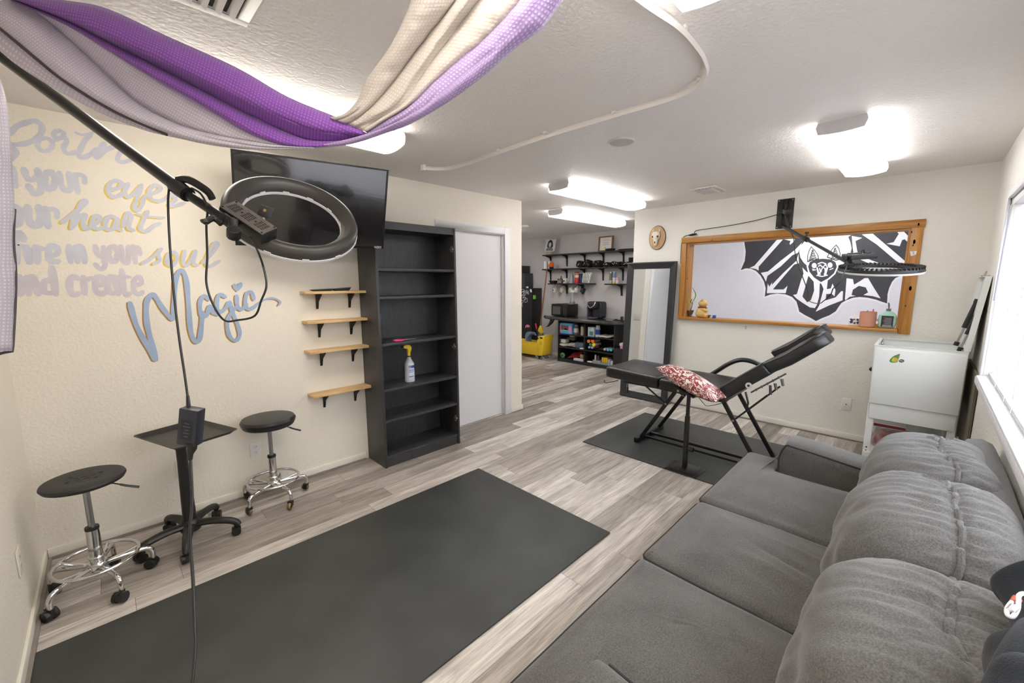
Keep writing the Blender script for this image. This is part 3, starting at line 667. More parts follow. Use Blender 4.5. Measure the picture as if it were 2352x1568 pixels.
def stool(lbl, loc, rz, seat_z, textured):
    t = Thing('rolling_stool', lbl, 'stool', loc, rz, 'rolling stools along the left wall')
    if textured:
        prof = [(0, seat_z-.042), (.115, seat_z-.042), (.146, seat_z-.03), (.154, seat_z-.016), (.15, seat_z-.006), (.135, seat_z), (.09, seat_z-.002), (0, seat_z-.005)]
        st = t.part('seat', MB().lathe(prof, 40), PUF, local=True)
        hl = MB()
        for x, y in ((.055, .03), (-.055, .03), (.05, -.035), (-.05, -.035)): hl.lathe([(.009, .0012), (.005, .0005), (0, .0004)], 12, (x, y, seat_z-.0035))
        t.part('drain_hole', hl, mat('black_hole', (6, 6, 6), .8), par=st, local=True)
        rg = MB()
        for i in range(-3, 4):
            for j in range(-3, 4):
                x, y = i*.034+(j % 2)*.017, j*.03
                if x*x+y*y < .012: rg.tube([V(x+.015*math.cos(q), y+.012*math.sin(q), seat_z-.0035) for q in (0, .8, 1.57, 2.3, 3.14)], .0012, 5)
        t.part('grip_pattern', rg, PUF, par=st, local=True)
    else:
        prof = [(0, seat_z-.062), (.15, seat_z-.062), (.158, seat_z-.055), (.158, seat_z-.045), (.165, seat_z-.04), (.17, seat_z-.02), (.16, seat_z-.004), (.13, seat_z+.001), (0, seat_z+.004)]
        st = t.part('seat', MB().lathe(prof, 44), LEATH, local=True)
        t.part('piping', MB().torus((0, 0, seat_z-.043), .1605, .003, 44, 6), LEATH, par=st, local=True)
    zs = seat_z-(.042 if textured else .062)
    t.part('seat_plate', MB().lathe([(0, zs-.014), (.05, zs-.014), (.06, zs-.001), (0, zs-.001)], 24), BLACKM, local=True)
    lv = MB().tube([(.03, 0, zs-.01), (.1, 0, zs-.02), (.145, 0, zs-.045)], .0035, 8)
    lo = t.part('lever', lv, BLACKM, local=True)
    t.part('lever_grip', MB().tube([(.125, 0, zs-.034), (.15, 0, zs-.048), (.195, 0, zs-.068)], [.006, .0095, .011], 10, ry=.005), BLACKP, par=lo, local=True)
    t.part('gas_column', MB().cyl((0, 0, .26), (0, 0, zs-.012), .0135, n=20), STEEL, local=True)
    sl = t.part('column_sleeve', MB().lathe([(0, .1), (.026, .1), (.027, .12), (.0255, .315), (.0255, .33), (0, .33)], 24), CHROME, local=True)
    t.part('sleeve_cap', MB().lathe([(.0265, .322), (.0275, .33), (.026, .338), (.014, .338), (.014, .322)], 24), BLACKP, par=sl, local=True)
    t.part('base_hub', MB().lathe([(0, .105), (.036, .105), (.042, .112), (.042, .138), (.036, .148), (.027, .15)], 24), CHROME, local=True)
    fr_ = t.part('foot_ring', MB().torus((0, 0, .158), .158, .0085, 48, 10), CHROME, local=True)
    t.part('ring_collar', MB().torus((0, 0, .178), .029, .005, 24, 8), CHROME, par=fr_, local=True)
    for k in range(5):
        a = 2*math.pi*k/5+.25; d = V(math.cos(a), math.sin(a), 0); h = V(-d.y, d.x, 0)
        t.part('ring_spoke', MB().tube([d*.03+V(0, 0, .13), d*.1+V(0, 0, .142), d*.157+V(0, 0, .157)], .007, 8), CHROME, par=fr_, local=True)
        lg = t.part('leg', MB().tube(catmull([d*.035+V(0, 0, .128), d*.12+V(0, 0, .126), d*.185+V(0, 0, .122), d*.207+V(0, 0, .098), d*.208+V(0, 0, .06)], 5), .0115, 10), CHROME, local=True)
        R = .026
        M = Matrix.Translation(d*.208) @ Matrix.Rotation(a+.9+.7*k, 4, 'Z')
        A, B, Cc = caster(R, textured, M)
        t.part('caster_hood', A, BLACKP, par=lg, local=True); t.part('caster_wheel', B, BLACKP if textured else TPU, par=lg, local=True); t.part('caster_stem', Cc, CHROME, par=lg, local=True)
    return t
stool('black textured foam stool on chrome wheels in the near wall corner', (-.155, 2.835, 0), -.2, .600, True)
stool('black vinyl round stool on chrome wheels below the lowest pine shelf', (.735, 3.155, 0), -.35, .615, False)
# ---------------------------------------------------------------- rolling tray stand
ts = Thing('tray_stand', 'black rolling tray stand between the two stools', 'tray stand', (.237, 2.995, 0))
TB = mat('satin_black_steel', (30, 30, 31), .36)
def trayM(): return Matrix.Translation((.035, .003, .652)) @ Matrix.Rotation(math.radians(-70.7), 4, 'Z')
TM = trayM(); L2, W2 = .215, .16
rows = []
def rr_(l, w, z, r):
    out = []
    for cx, cy, a0 in ((l-r, w-r, 0), (-l+r, w-r, math.pi/2), (-l+r, -w+r, math.pi), (l-r, -w+r, 1.5*math.pi)):
        for k in range(5): out.append(TM @ V(cx+r*math.cos(a0+k*math.pi/8), cy+r*math.sin(a0+k*math.pi/8), z))
    return out
prof = [(-.02, -.003, .02), (-.016, -.003, .02), (.0, .016, .022), (.008, .018, .025), (.008, .0155, .025), (.002, .014, .022), (-.016, -.001, .02), (-.02, -.001, .02)]
tm = MB().grid([rr_(L2+a, W2+a, b_, c_) for a, b_, c_ in prof], closed=True)
tm.flat(rr_(L2-.02, W2-.02, -.001, .02)); tm.flat(list(reversed(rr_(L2-.02, W2-.02, -.003, .02))))
ts.part('tray', tm, TB, local=True, ang=50)
ts.part('tray_mount', MB().box(-.07, .07, -.02, .02, -.018, -.0035, TM), TB, local=True)
ts.part('column', MB().lathe([(0, .13), (.032, .13), (.033, .2), (.026, .5), (.025, .637), (0, .637)], 24), TB, local=True)
ts.part('base_hub', MB().lathe([(0, .07), (.05, .07), (.056, .09), (.046, .125), (.036, .14), (0, .14)], 24), BLACKP, local=True)
for px, py in ((303, 1300), (430, 1298), (553, 1224), (517, 1170), (370, 1210)):
    q = onz(px, py, 0)-V(.237, 2.995, 0); a = math.atan2(q.y, q.x); d = V(math.cos(a), math.sin(a), 0); R = .25
    lg = ts.part('leg', MB().tube(catmull([d*.03+V(0, 0, .105), d*.11+V(0, 0, .108), d*.19+V(0, 0, .098), d*.235+V(0, 0, .082), d*.25+V(0, 0, .058)], 5), [.033, .031, .03, .028, .027, .026, .025, .025, .024, .023, .022, .022, .021, .02, .02, .019, .019, .018, .018, .017, .016][:21], 10, ry=.02), BLACKP, local=True)
    A, B, Cc = caster(.025, True, Matrix.Translation(d*R) @ Matrix.Rotation(a+1.9, 4, 'Z'))
    ts.part('caster_hood', A, BLACKP, par=lg, local=True); ts.part('caster_wheel', B, BLACKP, par=lg, local=True); ts.part('caster_stem', Cc, BLACKM, par=lg, local=True)
# ================================================================ framed pass-through and the bat mural behind it
HONEY = wood('honey_pine', (196, 138, 62), (150, 96, 36), 'y', 2.2, .38)
HONEYV = wood('honey_pine_upright', (196, 138, 62), (150, 96, 36), 'z', 2.2, .38)
KNOT = mat('dark_knot', (70, 38, 14), .5)
pf = Thing('pass_through_frame', 'honey pine frame around the wide wall opening that shows the bat mural', 'window frame', (XF, 1.1, 1.08))
T = .02
ml = MB().box(XF-T, XF, .075, 2.150, OZ1-.006, OZ1+.062)
pf.part('top_board', ml, HONEY, bev=.003)
pf.part('side_board', MB().box(XF-T, XF, .082, .158, OZ0-.02, OZ1-.006), HONEYV, bev=.003)
pf.part('side_board', MB().box(XF-T, XF, 2.085, 2.146, OZ0-.006, OZ1-.006), HONEYV, bev=.003)
pf.part('jamb', MB().box(XF, XF+WT+.01, 2.062, 2.0845, OZ0+.022, OZ1), HONEYV)
pf.part('jamb', MB().box(XF, XF+WT+.01, .1585, .175, OZ0+.022, OZ1), HONEYV)
pf.part('head_jamb', MB().box(XF, XF+WT+.01, .175, 2.062, OZ1-.02, OZ1-.0005), HONEY)
pf.part('sill_board', MB().box(XF-.055, XF+WT+.012, .16, 2.083, OZ0-.008+.0085, OZ0+.022).box(XF-.055, XF-.001, 2.083, 2.15, OZ0-.006, OZ0+.022) if False else MB().box(XF-.05, XF-.0005, .160, 2.135, OZ0-.006, OZ0+.021).box(XF-.0005, XF+WT+.012, .1585, 2.0845, OZ0+.0005, OZ0+.021), HONEY, bev=.002)
kb = MB()
for px, py, r in ((2094, 533, .006), (2100, 555, .012), (2097, 563, .006), (2091, 662, .013), (2080, 702, .005), (1581, 592, .005), (1579, 640, .005), (1635, 552, .006), (2110, 515, .008)):
    q = onx(px, py, XF-T-.0006); kb.lathe([(0, 0), (r, 0)], 10, (0, 0, 0), Matrix.Translation(q) @ Matrix.Rotation(-math.pi/2, 4, 'Y') @ Matrix.Diagonal((1.6, .7, 1, 1)))
pf.part('knots', kb, KNOT, kind='stuff')
q0 = onx(2098, 580, XF-T-.001)
st_ = Thing('price_sticker', 'torn white price sticker on the right upright of the pine frame', 'sticker', tuple(q0))
st_.part('paper', MB().flat([onx(a, b, XF-T-.001) for a, b in ((2090, 577), (2106, 576), (2104, 584), (2092, 588))]), WHITEP)
st_.part('print', text_mesh('S', .03, frame_m(onx(2098, 581, XF-T-.0016), (0, -1, 0), (0, 0, 1))), mat('blue_ink', (30, 60, 130), .5))
# mural
NM = V(-1, 0, 0)
def cM(pts, off): return [onx(1540+a/3.794, 430+b/3.794, XB)+NM*off for a, b in pts]
INK = mat('charcoal_mural_paint', (62, 62, 67), .6, var=.1, vscale=9, bump=.2, bscale=60)
MWH = mat('white_mural_paint', (240, 240, 246), .6)
mu = Thing('bat_mural', 'black and white painted bat sign with spread wings and gothic letters', 'wall painting', (XB, 1.1, .9))
def fill(polys, off):
    mb = MB()
    for i, p in enumerate(polys): mb.flat(cM(p, off+.00003*i))
    return mb
body = [(640, 452), (656, 560), (648, 640), (612, 722), (655, 706), (700, 708), (745, 728), (785, 768), (815, 820), (830, 880), (822, 952), (870, 934), (930, 926), (1000, 932), (1060, 955), (1098, 995), (1112, 1040), (1122, 1082), (1170, 1112), (1225, 1140), (1268, 1165), (1320, 1140), (1385, 1115), (1440, 1080), (1470, 1035), (1490, 1008), (1530, 985), (1590, 962), (1650, 955), (1720, 962), (1790, 978), (1845, 998), (1888, 1012), (1892, 930), (1905, 880), (1930, 825), (1960, 790), (2010, 770), (2120, 760), (2200, 620), (2200, 330), (1700, 372), (1620, 388), (1548, 432), (1568, 480), (1578, 530), (1568, 580), (1540, 630), (1505, 670), (1465, 690), (1448, 640), (1330, 615), (1215, 645), (1195, 688), (1160, 655), (1132, 612), (1122, 560), (1135, 510), (1172, 468), (1130, 440), (1085, 428), (900, 440)]
def grow(p, d):
    n = len(p); out = []
    for i in range(n):
        a, b, c = Vector(p[i-1]), Vector(p[i]), Vector(p[(i+1) % n])
        t = ((b-a).normalized()+(c-b).normalized()); t = t.normalized() if t.length > 1e-6 else (c-b).normalized()
        out.append((b.x+t.y*d, b.y-t.x*d))
    return out
area = sum(body[i-1][0]*body[i][1]-body[i][0]*body[i-1][1] for i in range(len(body)))
mu.part('white_outline', fill([grow(body, 17 if area > 0 else -17)], .0008), MWH)
mu.part('bat_silhouette', fill([body], .0014), INK)
letters = [[(945, 437), (1000, 432), (770, 690), (768, 725), (745, 712), (690, 702), (733, 682)], [(1000, 432), (1085, 452), (1070, 478), (1042, 502), (1038, 486), (1048, 468), (985, 452)],
 [(1146, 483), (1130, 530), (1112, 570), (1062, 592), (960, 690), (845, 772), (832, 822), (812, 780), (788, 745), (850, 733), (960, 640), (1085, 545)],
 [(1115, 578), (1120, 662), (1078, 672), (985, 780), (892, 890), (985, 890), (1020, 858), (1004, 922), (840, 922), (848, 838), (862, 866), (888, 825), (882, 852), (985, 745), (1098, 640)],
 [(1150, 698), (1185, 735), (1240, 762), (1285, 805), (1302, 835), (1296, 950), (1276, 1025), (1258, 1052), (1215, 1046), (1150, 1005), (1100, 970), (1068, 938), (1102, 930), (1138, 810), (1160, 752)],
 [(1310, 830), (1372, 800), (1352, 985), (1440, 958), (1488, 905), (1504, 905), (1500, 984), (1385, 1028), (1265, 1084), (1298, 1025), (1334, 885)], [(1358, 888), (1398, 880), (1412, 838), (1438, 895), (1430, 950), (1404, 926), (1358, 930)],
 [(1535, 792), (1590, 800), (1600, 848), (1652, 818), (1690, 792), (1722, 790), (1775, 880), (1832, 968), (1762, 948), (1682, 938), (1722, 916), (1702, 872), (1642, 858), (1590, 892), (1578, 938), (1616, 946), (1560, 955), (1528, 982), (1520, 978)],
 [(1640, 392), (1732, 378), (1900, 520), (2066, 662), (2050, 690), (1965, 640), (1800, 500)], [(1948, 362), (2010, 360), (2098, 452), (2092, 500), (2040, 452), (2018, 460), (1998, 514), (1880, 492), (1945, 478), (1990, 405)],
 [(1580, 425), (1670, 440), (1612, 468), (1628, 560), (1640, 590), (1760, 640), (1862, 672), (1770, 680), (1660, 632), (1600, 600), (1588, 520)]]
mu.part('white_letters', fill(letters, .002), MWH, ang=0)
mu.part('letter_counter', fill([[(1202, 770), (1248, 822), (1252, 900), (1225, 980), (1192, 1002), (1150, 952), (1180, 850)]], .0026), INK)
head = [(1200, 690), (1215, 652), (1262, 628), (1330, 622), (1398, 628), (1438, 652), (1450, 692), (1425, 748), (1375, 792), (1312, 826), (1252, 785), (1212, 735)]
mu.part('head_outline', fill([grow(head, 14)], .0022) if True else None, MWH)
mu.part('bat_head', fill([head], .003), INK)
for s_, ear in (('l', [(1190, 652), (1192, 600), (1206, 550), (1226, 512), (1262, 550), (1288, 590), (1296, 626), (1250, 626)]), ('r', [(1362, 612), (1380, 570), (1412, 530), (1445, 496), (1470, 530), (1482, 575), (1480, 632), (1440, 640)])):
    cx, cy = sum(p[0] for p in ear)/8, sum(p[1] for p in ear)/8
    sh = lambda f: [(cx+(x-cx)*f, cy+(y-cy)*f) for x, y in ear]
    e = mu.part('ear', fill([sh(1.14)], .0024), MWH); mu.part('ear_fill', fill([sh(1.0)], .0031), INK, par=e); mu.part('ear_inside', fill([sh(.84)], .0036), MWH, par=e)
    stp = MB()
    for k in range(7):
        q = k/6; y = cy+50-q*88; w = 46*(1-q*.75)
        for o in (cM([(cx-w+8, y+10), (cx, y-4), (cx+w-4, y+2)], 0),): stp.ribbon(o, .012, NM, .0040+k*.00002, 4)
    mu.part('ear_stripes', stp, INK, par=e, ang=0, kind='stuff')
face = MB()
for cx, cy in ((1253, 682), (1391, 678)): face.flat(cM(oval(cx, cy, 22, 24)[:-1], .0036))
for st, w in (([(1285, 668), (1320, 655), (1355, 668)], .016), ([(1290, 690), (1305, 676), (1318, 690), (1335, 690), (1350, 674), (1362, 690)], .014), ([(1278, 700), (1290, 760), (1276, 768)], .02), ([(1300, 705), (1310, 740), (1322, 705), (1345, 705), (1350, 742), (1358, 702)], .014), ([(1368, 698), (1352, 760), (1366, 766)], .02), ([(1290, 770), (1322, 776), (1355, 768)], .016), ([(1295, 758), (1300, 740), (1305, 762)], .014), ([(1340, 762), (1348, 742), (1352, 760)], .014), ([(1236, 712), (1262, 722)], .012), ([(1240, 725), (1265, 716)], .012), ([(1418, 706), (1388, 718)], .012)):
    face.ribbon(cM(st, 0), w*.85, NM, .0036, 4)
mu.part('bat_face', face, MWH, ang=0, kind='stuff')
# ---------------------------------------------------------------- things on the pine sill
SZ = OZ0+.0215
CATG = mat('matte_gold_ceramic', (214, 178, 104), .34, var=.05, vscale=5)
cp = onx(1610, 728, XF+.03)
ct = Thing('cat_figurine', 'golden cat figurine with a red collar at the left end of the pine sill', 'figurine', (XF+.03, cp.y, SZ), -1.35)
def catb():
    b = MB()
    b.squircle((0, 0, .062), .062, .055, .063, 2.6, 12, lambda q, p: V(q.x*(1-.16*p.z), q.y*(1-.2*p.z), q.z))
    b.ell((.012, 0, .165), .05, .052, .045, 20, 14)
    for s_ in (-1, 1):
        b.ell((.028, s_*.038, .093), .04, .018, .02, 14, 10, Matrix.Translation((.028, s_*.038, .093)) @ Matrix.Rotation(.35, 4, 'Y') @ Matrix.Translation((-.028, -s_*.038, -.093)))
        b.ell((.05, s_*.034, .03), .028, .022, .03, 14, 10); b.ell((.062, s_*.02, .078), .014, .012, .012, 12, 8)
    b.ell((.055, 0, .155), .014, .018, .012, 12, 8)
    return b
ct.part('body', catb(), CATG, local=True, ang=70)
for s_ in (-1, 1):
    ct.part('ear', MB().prism([V(-.012, s_*.04, .195), V(.02, s_*.045, .195), V(.006, s_*.043, .226)], (0, -s_*.024, 0)), CATG, local=True, bev=.003)
ct.part('collar', MB().torus((0.006, 0, .123), .043, .0065, 28, 8), mat('red_collar', (150, 30, 36), .4), local=True)
ct.part('bell', MB().ell((.052, .006, .113), .01, .01, .011, 12, 8), mat('green_bell', (84, 176, 132), .35), local=True)
pp = onx(1586, 727, XF+.08)
pt = Thing('potted_plant', 'slender green shoot in a dark ornate pot behind the golden cat', 'plant', (XF+.085, pp.y+.01, SZ))
pt.part('pot', MB().lathe([(0, 0), (.024, 0), (.026, .006), (.02, .016), (.034, .045), (.042, .07), (.044, .076), (.036, .072), (.028, .06), (0, .058)], 18), mat('bronze_pot', (92, 82, 56), .4, var=.3, vscale=50), local=True)
pt.part('stem', MB().tube(catmull([(0, 0, .06), (.004, -.014, .12), (0, -.022, .175)], 5), .005, 7), mat('brown_stem', (88, 72, 40), .6), local=True)
LEAF = mat('leaf_green', (122, 156, 66), .45); LEAFY = mat('leaf_yellow_green', (196, 200, 110), .45)
def leaf(pts, w, m):
    c = catmull(pts, 5); rows = []
    for i, p in enumerate(c):
        q = i/(len(c)-1); ww = w*math.sin(math.pi*min(1, q*.94+.06))**.7
        rows.append([p+V(0, ww, 0), p+V(-ww*.4, 0, 0), p-V(0, ww, 0)])
    pt.part('leaf', MB().grid(rows), m, local=True, ang=60)
leaf([(0, -.02, .17), (0, -.045, .22), (.01, -.05, .27), (.01, -.03, .315), (.0, -.005, .36)], .007, LEAF)
leaf([(0, -.02, .15), (0, .0, .18), (.01, -.012, .215)], .007, LEAF)
leaf([(0, -.015, .14), (-.01, .022, .17), (-.01, .024, .215), (0, .008, .24)], .008, LEAFY); leaf([(-.01, .02, .17), (-.012, .022, .14), (-.012, .022, .115)], .006, LEAFY)
pk = onx(1630, 725, XF+.02)
t = Thing('striped_fan', 'small striped shell shaped ornament beside the golden cat', 'ornament', (XF+.03, pk.y, SZ))
SHL = mat('grey_green_shell', (120, 118, 98), .5); SHD = mat('dark_shell_stripe', (52, 48, 40), .5)
for k in range(6):
    a = .25+k*.22
    t.part('rib', MB().tube(catmull([(0, .018, .001), (0, .018-.022*math.cos(a)*.6, .02*math.sin(a)+.006), (0, .02-.052*math.sin(a*.7)*.8, .042*math.cos(a*.55)-.006)], 4), .005, 6), SHL if k % 2 else SHD, local=True)
solo('small_box', MB().box(XF+.015, XF+.05, pk.y-.062, pk.y-.032, SZ, SZ+.034), mat('bright_blue', (36, 84, 190), .4), 'tiny blue box beside the striped ornament on the sill', 'box', bev=.002)
t1 = onx(1966, 747, XF+.11)
t = Thing('tile_box', 'white box with dark blue floral pattern on the pine sill', 'box', (XF+.11, t1.y+.01, SZ))
t.part('box', MB().box(-.03, .03, -.045, .045, 0, .078), WHITEP, bev=.002, local=True)
fl = MB()
for k, (y, z, r) in enumerate(((-.025, .03, .012), (.02, .055, .01), (.025, .035, .013), (-.02, .058, .01), (0, .025, .009), (.03, .06, .008), (-.034, .045, .008), (.005, .06, .007))):
    fl.flat([V(-.0306-.00003*k, y+r*(1+.35*math.cos(5*a))*math.cos(a), z+r*(1+.35*math.cos(5*a))*math.sin(a)) for a in [2*math.pi*i/20 for i in range(20)]])
t.part('pattern', fl, mat('navy_print', (34, 46, 110), .5), local=True, ang=0, kind='stuff')
t.part('paper_tab', MB().prism([V(0, -.004, .078), V(0, .016, .078), V(0, .022, .1), V(0, .006, .118)], (.001, 0, 0)), mat('cream_paper', (236, 234, 220), .7), local=True)
t1 = onx(1991, 748, XF+.02)
t = Thing('candle_cup', 'terracotta pink cup with a pink straw tip on the pine sill', 'cup', (XF+.025, t1.y, SZ))
t.part('cup', MB().lathe([(0, 0), (.054, 0), (.06, .006), (.062, .13), (.061, .142), (.057, .142), (.055, .012), (0, .012)], 32), mat('terracotta_pink', (206, 146, 122), .5), local=True)
t.part('straw', MB().cyl((0, -.03, .02), (.0, -.032, .168), .0045, n=10), PINK, local=True); t.part('pick', MB().tube([(0, .012, .02), (0, .01, .148), (0, .004, .154)], .004, 6), mat('grey_green', (120, 130, 124), .4), local=True)
t.part('rim_lip', MB().torus((0, 0, .141), .0595, .0025, 32, 6), mat('terracotta_rim', (190, 128, 104), .5), local=True)
t1 = onx(2036, 751, XF+.02)
bo = Thing('lotion_bottle', 'mint green bottle with a black label and pump at the right of the sill', 'bottle', (XF+.03, t1.y, SZ))
MINT = mat('mint_plastic', (164, 208, 190), .35)
bo.part('bottle', MB().squircle((0, 0, .066), .032, .062, .066, 5, 12).lathe([(.05, .118), (.047, .128), (.03, .146), (.018, .152), (.018, .158), (0, .158)], 24, (0, 0, 0), Matrix.Diagonal((.62, 1.1, 1, 1))), MINT, local=True, ang=60)
bo.part('label', MB().box(-.0335, -.0322, -.042, .04, .014, .112), mat('black_label', (38, 38, 42), .5), local=True)
lt = MB()
for k in range(9): lt.box(-.0341, -.0336, -.03, .03-(k*7 % 5)*.004, .03+k*.0078, .0325+k*.0078)
lt.box(-.0341, -.0336, -.034, .03, .016, .026)
bo.part('label_print', lt, mat('pale_grey_print', (168, 168, 172), .5), local=True, kind='stuff')
bo.part('pump', MB().cyl((0, 0, .155), (0, 0, .176), .017, n=16).cyl((0, 0, .176), (0, 0, .215), .005, n=8).cyl((0, 0, .186), (0, .006, .23), .006, n=8), mat('grey_pump', (112, 114, 118), .4), local=True, bev=.001)
t1 = onx(2017, 748, XF+.11)
lm = Thing('lemon_ornament', 'little yellow lemon with a pink tag beside the mint bottle', 'ornament', (XF+.11, t1.y+.0, SZ))
lm.part('lemon', MB().ell((0, 0, .017), .02, .026, .017, 16, 10), YEL, local=True, ang=70); lm.part('leaf', MB().ell((0, -.004, .036), .008, .01, .006, 10, 6), LEAF, local=True)
lm.part('tag', MB().prism([V(0, .045, .088), V(0, .043, .066), V(0, -.012, .04), V(0, -.006, .066)], (.0015, 0, 0)), mat('pale_pink_tag', (226, 186, 206), .6), local=True)
t1 = onx(2062, 752, XF+.04)
w_ = MB()
for e in ((.0, .0, .13), (.0, -.06, .135)): w_.tube(catmull([V(XF+.04, t1.y+.012, SZ+.001), V(XF+.04, t1.y+.002+e[1]*.15, SZ+.06), V(XF+.04, t1.y-.004+e[1]*.75, SZ+e[2])], 5), .0022, 6)
solo('wire_holder', w_, mat('pale_grey_wire', (168, 164, 178), .4), 'thin grey wires standing beside the mint bottle at the frame corner', 'wire')
# ---------------------------------------------------------------- wall mounted ring light over the chair
WR = Thing('wall_ring_light', 'black ring light on a long arm fixed above the pine frame', 'ring light', (XF, 1.11, 2.07))
mp_ = MB().box(XF-.006, XF-.0005, 1.035, 1.182, 2.065, 2.357)
WR.part('mount_plate', mp_, BLACKM, bev=.002)
sc2 = MB()
for y in (1.05, 1.168):
    for z in (2.08, 2.342): sc2.cyl((XF-.006, y, z), (XF-.009, y, z), .006, n=10)
WR.part('screws', sc2, STEEL, kind=None)
WR.part('mount_channel', MB().box(XF-.034, XF-.006, 1.085, 1.091, 2.068, 2.352).box(XF-.034, XF-.006, 1.128, 1.134, 2.068, 2.352).box(XF-.01, XF-.006, 1.091, 1.128, 2.068, 2.352), BLACKM)
A0 = V(XF-.03, 1.11, 2.085)
rc, rn, RR = V(3.858, .256, 1.606), V(-.125, -.045, .99).normalized(), .23
A1 = at(1950, 604, 2.86)
ad = (A1-A0).normalized()
mid = A0+(A1-A0)*.44
WR.part('arm_outer', MB().tube([A0, mid], .0165, 14), mat('graphite_tube', (52, 52, 54), .35, .3))
WR.part('arm_inner', MB().tube([mid, A1], .0125, 14), mat('graphite_tube_thin', (44, 44, 46), .35, .3))
WR.part('arm_collar', MB().tube([mid-ad*.03, mid+ad*.035], .021, 14), BLACKP)
WR.part('collar_knob', MB().cyl(mid+V(0, 0, .018), mid+V(0, 0, .05), .005, n=8).cyl(mid+V(0, 0, .045), mid+V(0, 0, .06), .017, n=10), BLACKP)
WR.part('support_strut', MB().tube([V(XF-.02, 1.10, 2.31), V(XF-.10, 1.085, 2.20), A0+ad*.16+V(0, 0, .012)], .009, 8), mat('graphite_strut', (70, 70, 72), .35, .5))
bxM = frame_m(V(XF-.10, 1.07, 2.215), ad, (0, 0, 1))
WR.part('adapter_box', MB().box(-.055, .055, -.022, .022, -.03, .03, bxM), BLACKP, bev=.004)
ring_M = frame_m(rc, V(1, .3, 0), V(-.3, 1, 0)); 
xr_ = V(1, 0, 0)-rn*rn.x; ring_M = frame_m(rc, xr_, rn.cross(xr_))
ro, ri = RR, RR*.80
WR.part('ring_housing', MB().ringprof([(ro, 0), (ro+.001, .008), (ro-.006, .022), ((ro+ri)/2, .03), (ri+.006, .022), (ri, .008), (ri, 0)], 72, ring_M), BLACKP)
rb = MB()
for k in range(56):
    a = 2*math.pi*k/56; c = V(math.cos(a), math.sin(a), 0); t_ = V(-c.y, c.x, 0)
    rb.prism([ring_M @ (c*r_+t_*w_s+V(0, 0, z_)) for r_, w_s, z_ in ((ro-.002, -.0045, .018), (ro-.002, .0045, .018), (ri+.002, .0045, .018), (ri+.002, -.0045, .018))], (ring_M.to_3x3() @ V(0, 0, .0155)))
WR.part('housing_ribs', rb, mat('black_rib', (34, 34, 35), .45), kind='stuff')
WR.part('diffuser', MB().ringprof([(ro+.002, 0), (ro-.002, -.012), ((ro+ri)/2, -.016), (ri+.002, -.012), (ri-.002, 0)], 72, ring_M), mat('white_diffuser', (238, 238, 240), .4))
edge = rc+(A1-rc).normalized()*(RR*.9); edge = edge+rn*.03
bd = (rc-A1); bd = (bd-rn*bd.dot(rn)).normalized()
cbM = frame_m(edge+bd*.04+rn*.012, bd, rn.cross(bd))
WR.part('control_box', MB().box(-.075, .095, -.05, .05, -.014, .022, cbM), BLACKP, bev=.005)
kn = MB()
for u in (-.045, 0, .06): kn.box(u-.01, u+.01, -.022, .022, .022, .029, cbM)
WR.part('control_keys', kn, mat('dark_grey_keys', (48, 48, 50), .4))
WR.part('tilt_joint', MB().cyl(A1-ad*.03, A1+ad*.05, .016, n=12).cyl(A1+V(0, 0, -.02), A1+V(0, 0, .03), .015, n=12).cyl(A1+V(-.03, .02, .02), A1+V(-.03, .02, .045), .02, n=10).tube([A1+ad*.03, edge+bd*-.03+rn*.02], .012, 10), BLACKP)
WR.part('phone_hook', MB().tube(catmull([edge+bd*.06+rn*.03, edge+bd*.062+rn*.055, edge+bd*.075+rn*.055, edge+bd*.08+rn*.03], 4), .003, 6), BLACKM)
cb = MB().tube(catmull([A0+ad*.2, at(1822, 545, 4.0), at(1826, 580, 3.7), at(1832, 605, 3.6), at(1845, 640, 3.4), at(1855, 668, 3.3), at(1858, 690, 3.2), at(1880, 697, 3.0), at(1893, 690, 2.9), at(1908, 676, 2.8), at(1914, 662, 2.75), at(1930, 645, 2.7), edge-bd*.01], 6), .0032, 6)
WR.part('power_cord', cb, BLACKP)
cb = MB().tube(catmull([V(XF-.1, 1.09, 2.21), onx(1787, 492, XF-.03), onx(1740, 505, XF-.02), onx(1680, 517, XF-.012), onx(1620, 526, XF-.012), onx(1598, 530, XF-.012), onx(1595, 538, XF-.012)], 6), .0035, 6)
cb.tube(catmull([onx(1590, 538, XF-.012), onx(1572, 543, XF-.012), onx(1566, 556, XF-.006), onx(1564, 580, XF-.006), onx(1563, 605, XF-.006)], 6), .0035, 6)
WR.part('wall_cord', cb, BLACKP)
q0, q1 = onx(1583, 540, XF-.02), onx(1600, 537, XF-.02)
WR.part('cord_switch', MB().tube([q0, (q0+q1)/2, q1], [.008, .013, .008], 8), BLACKP)
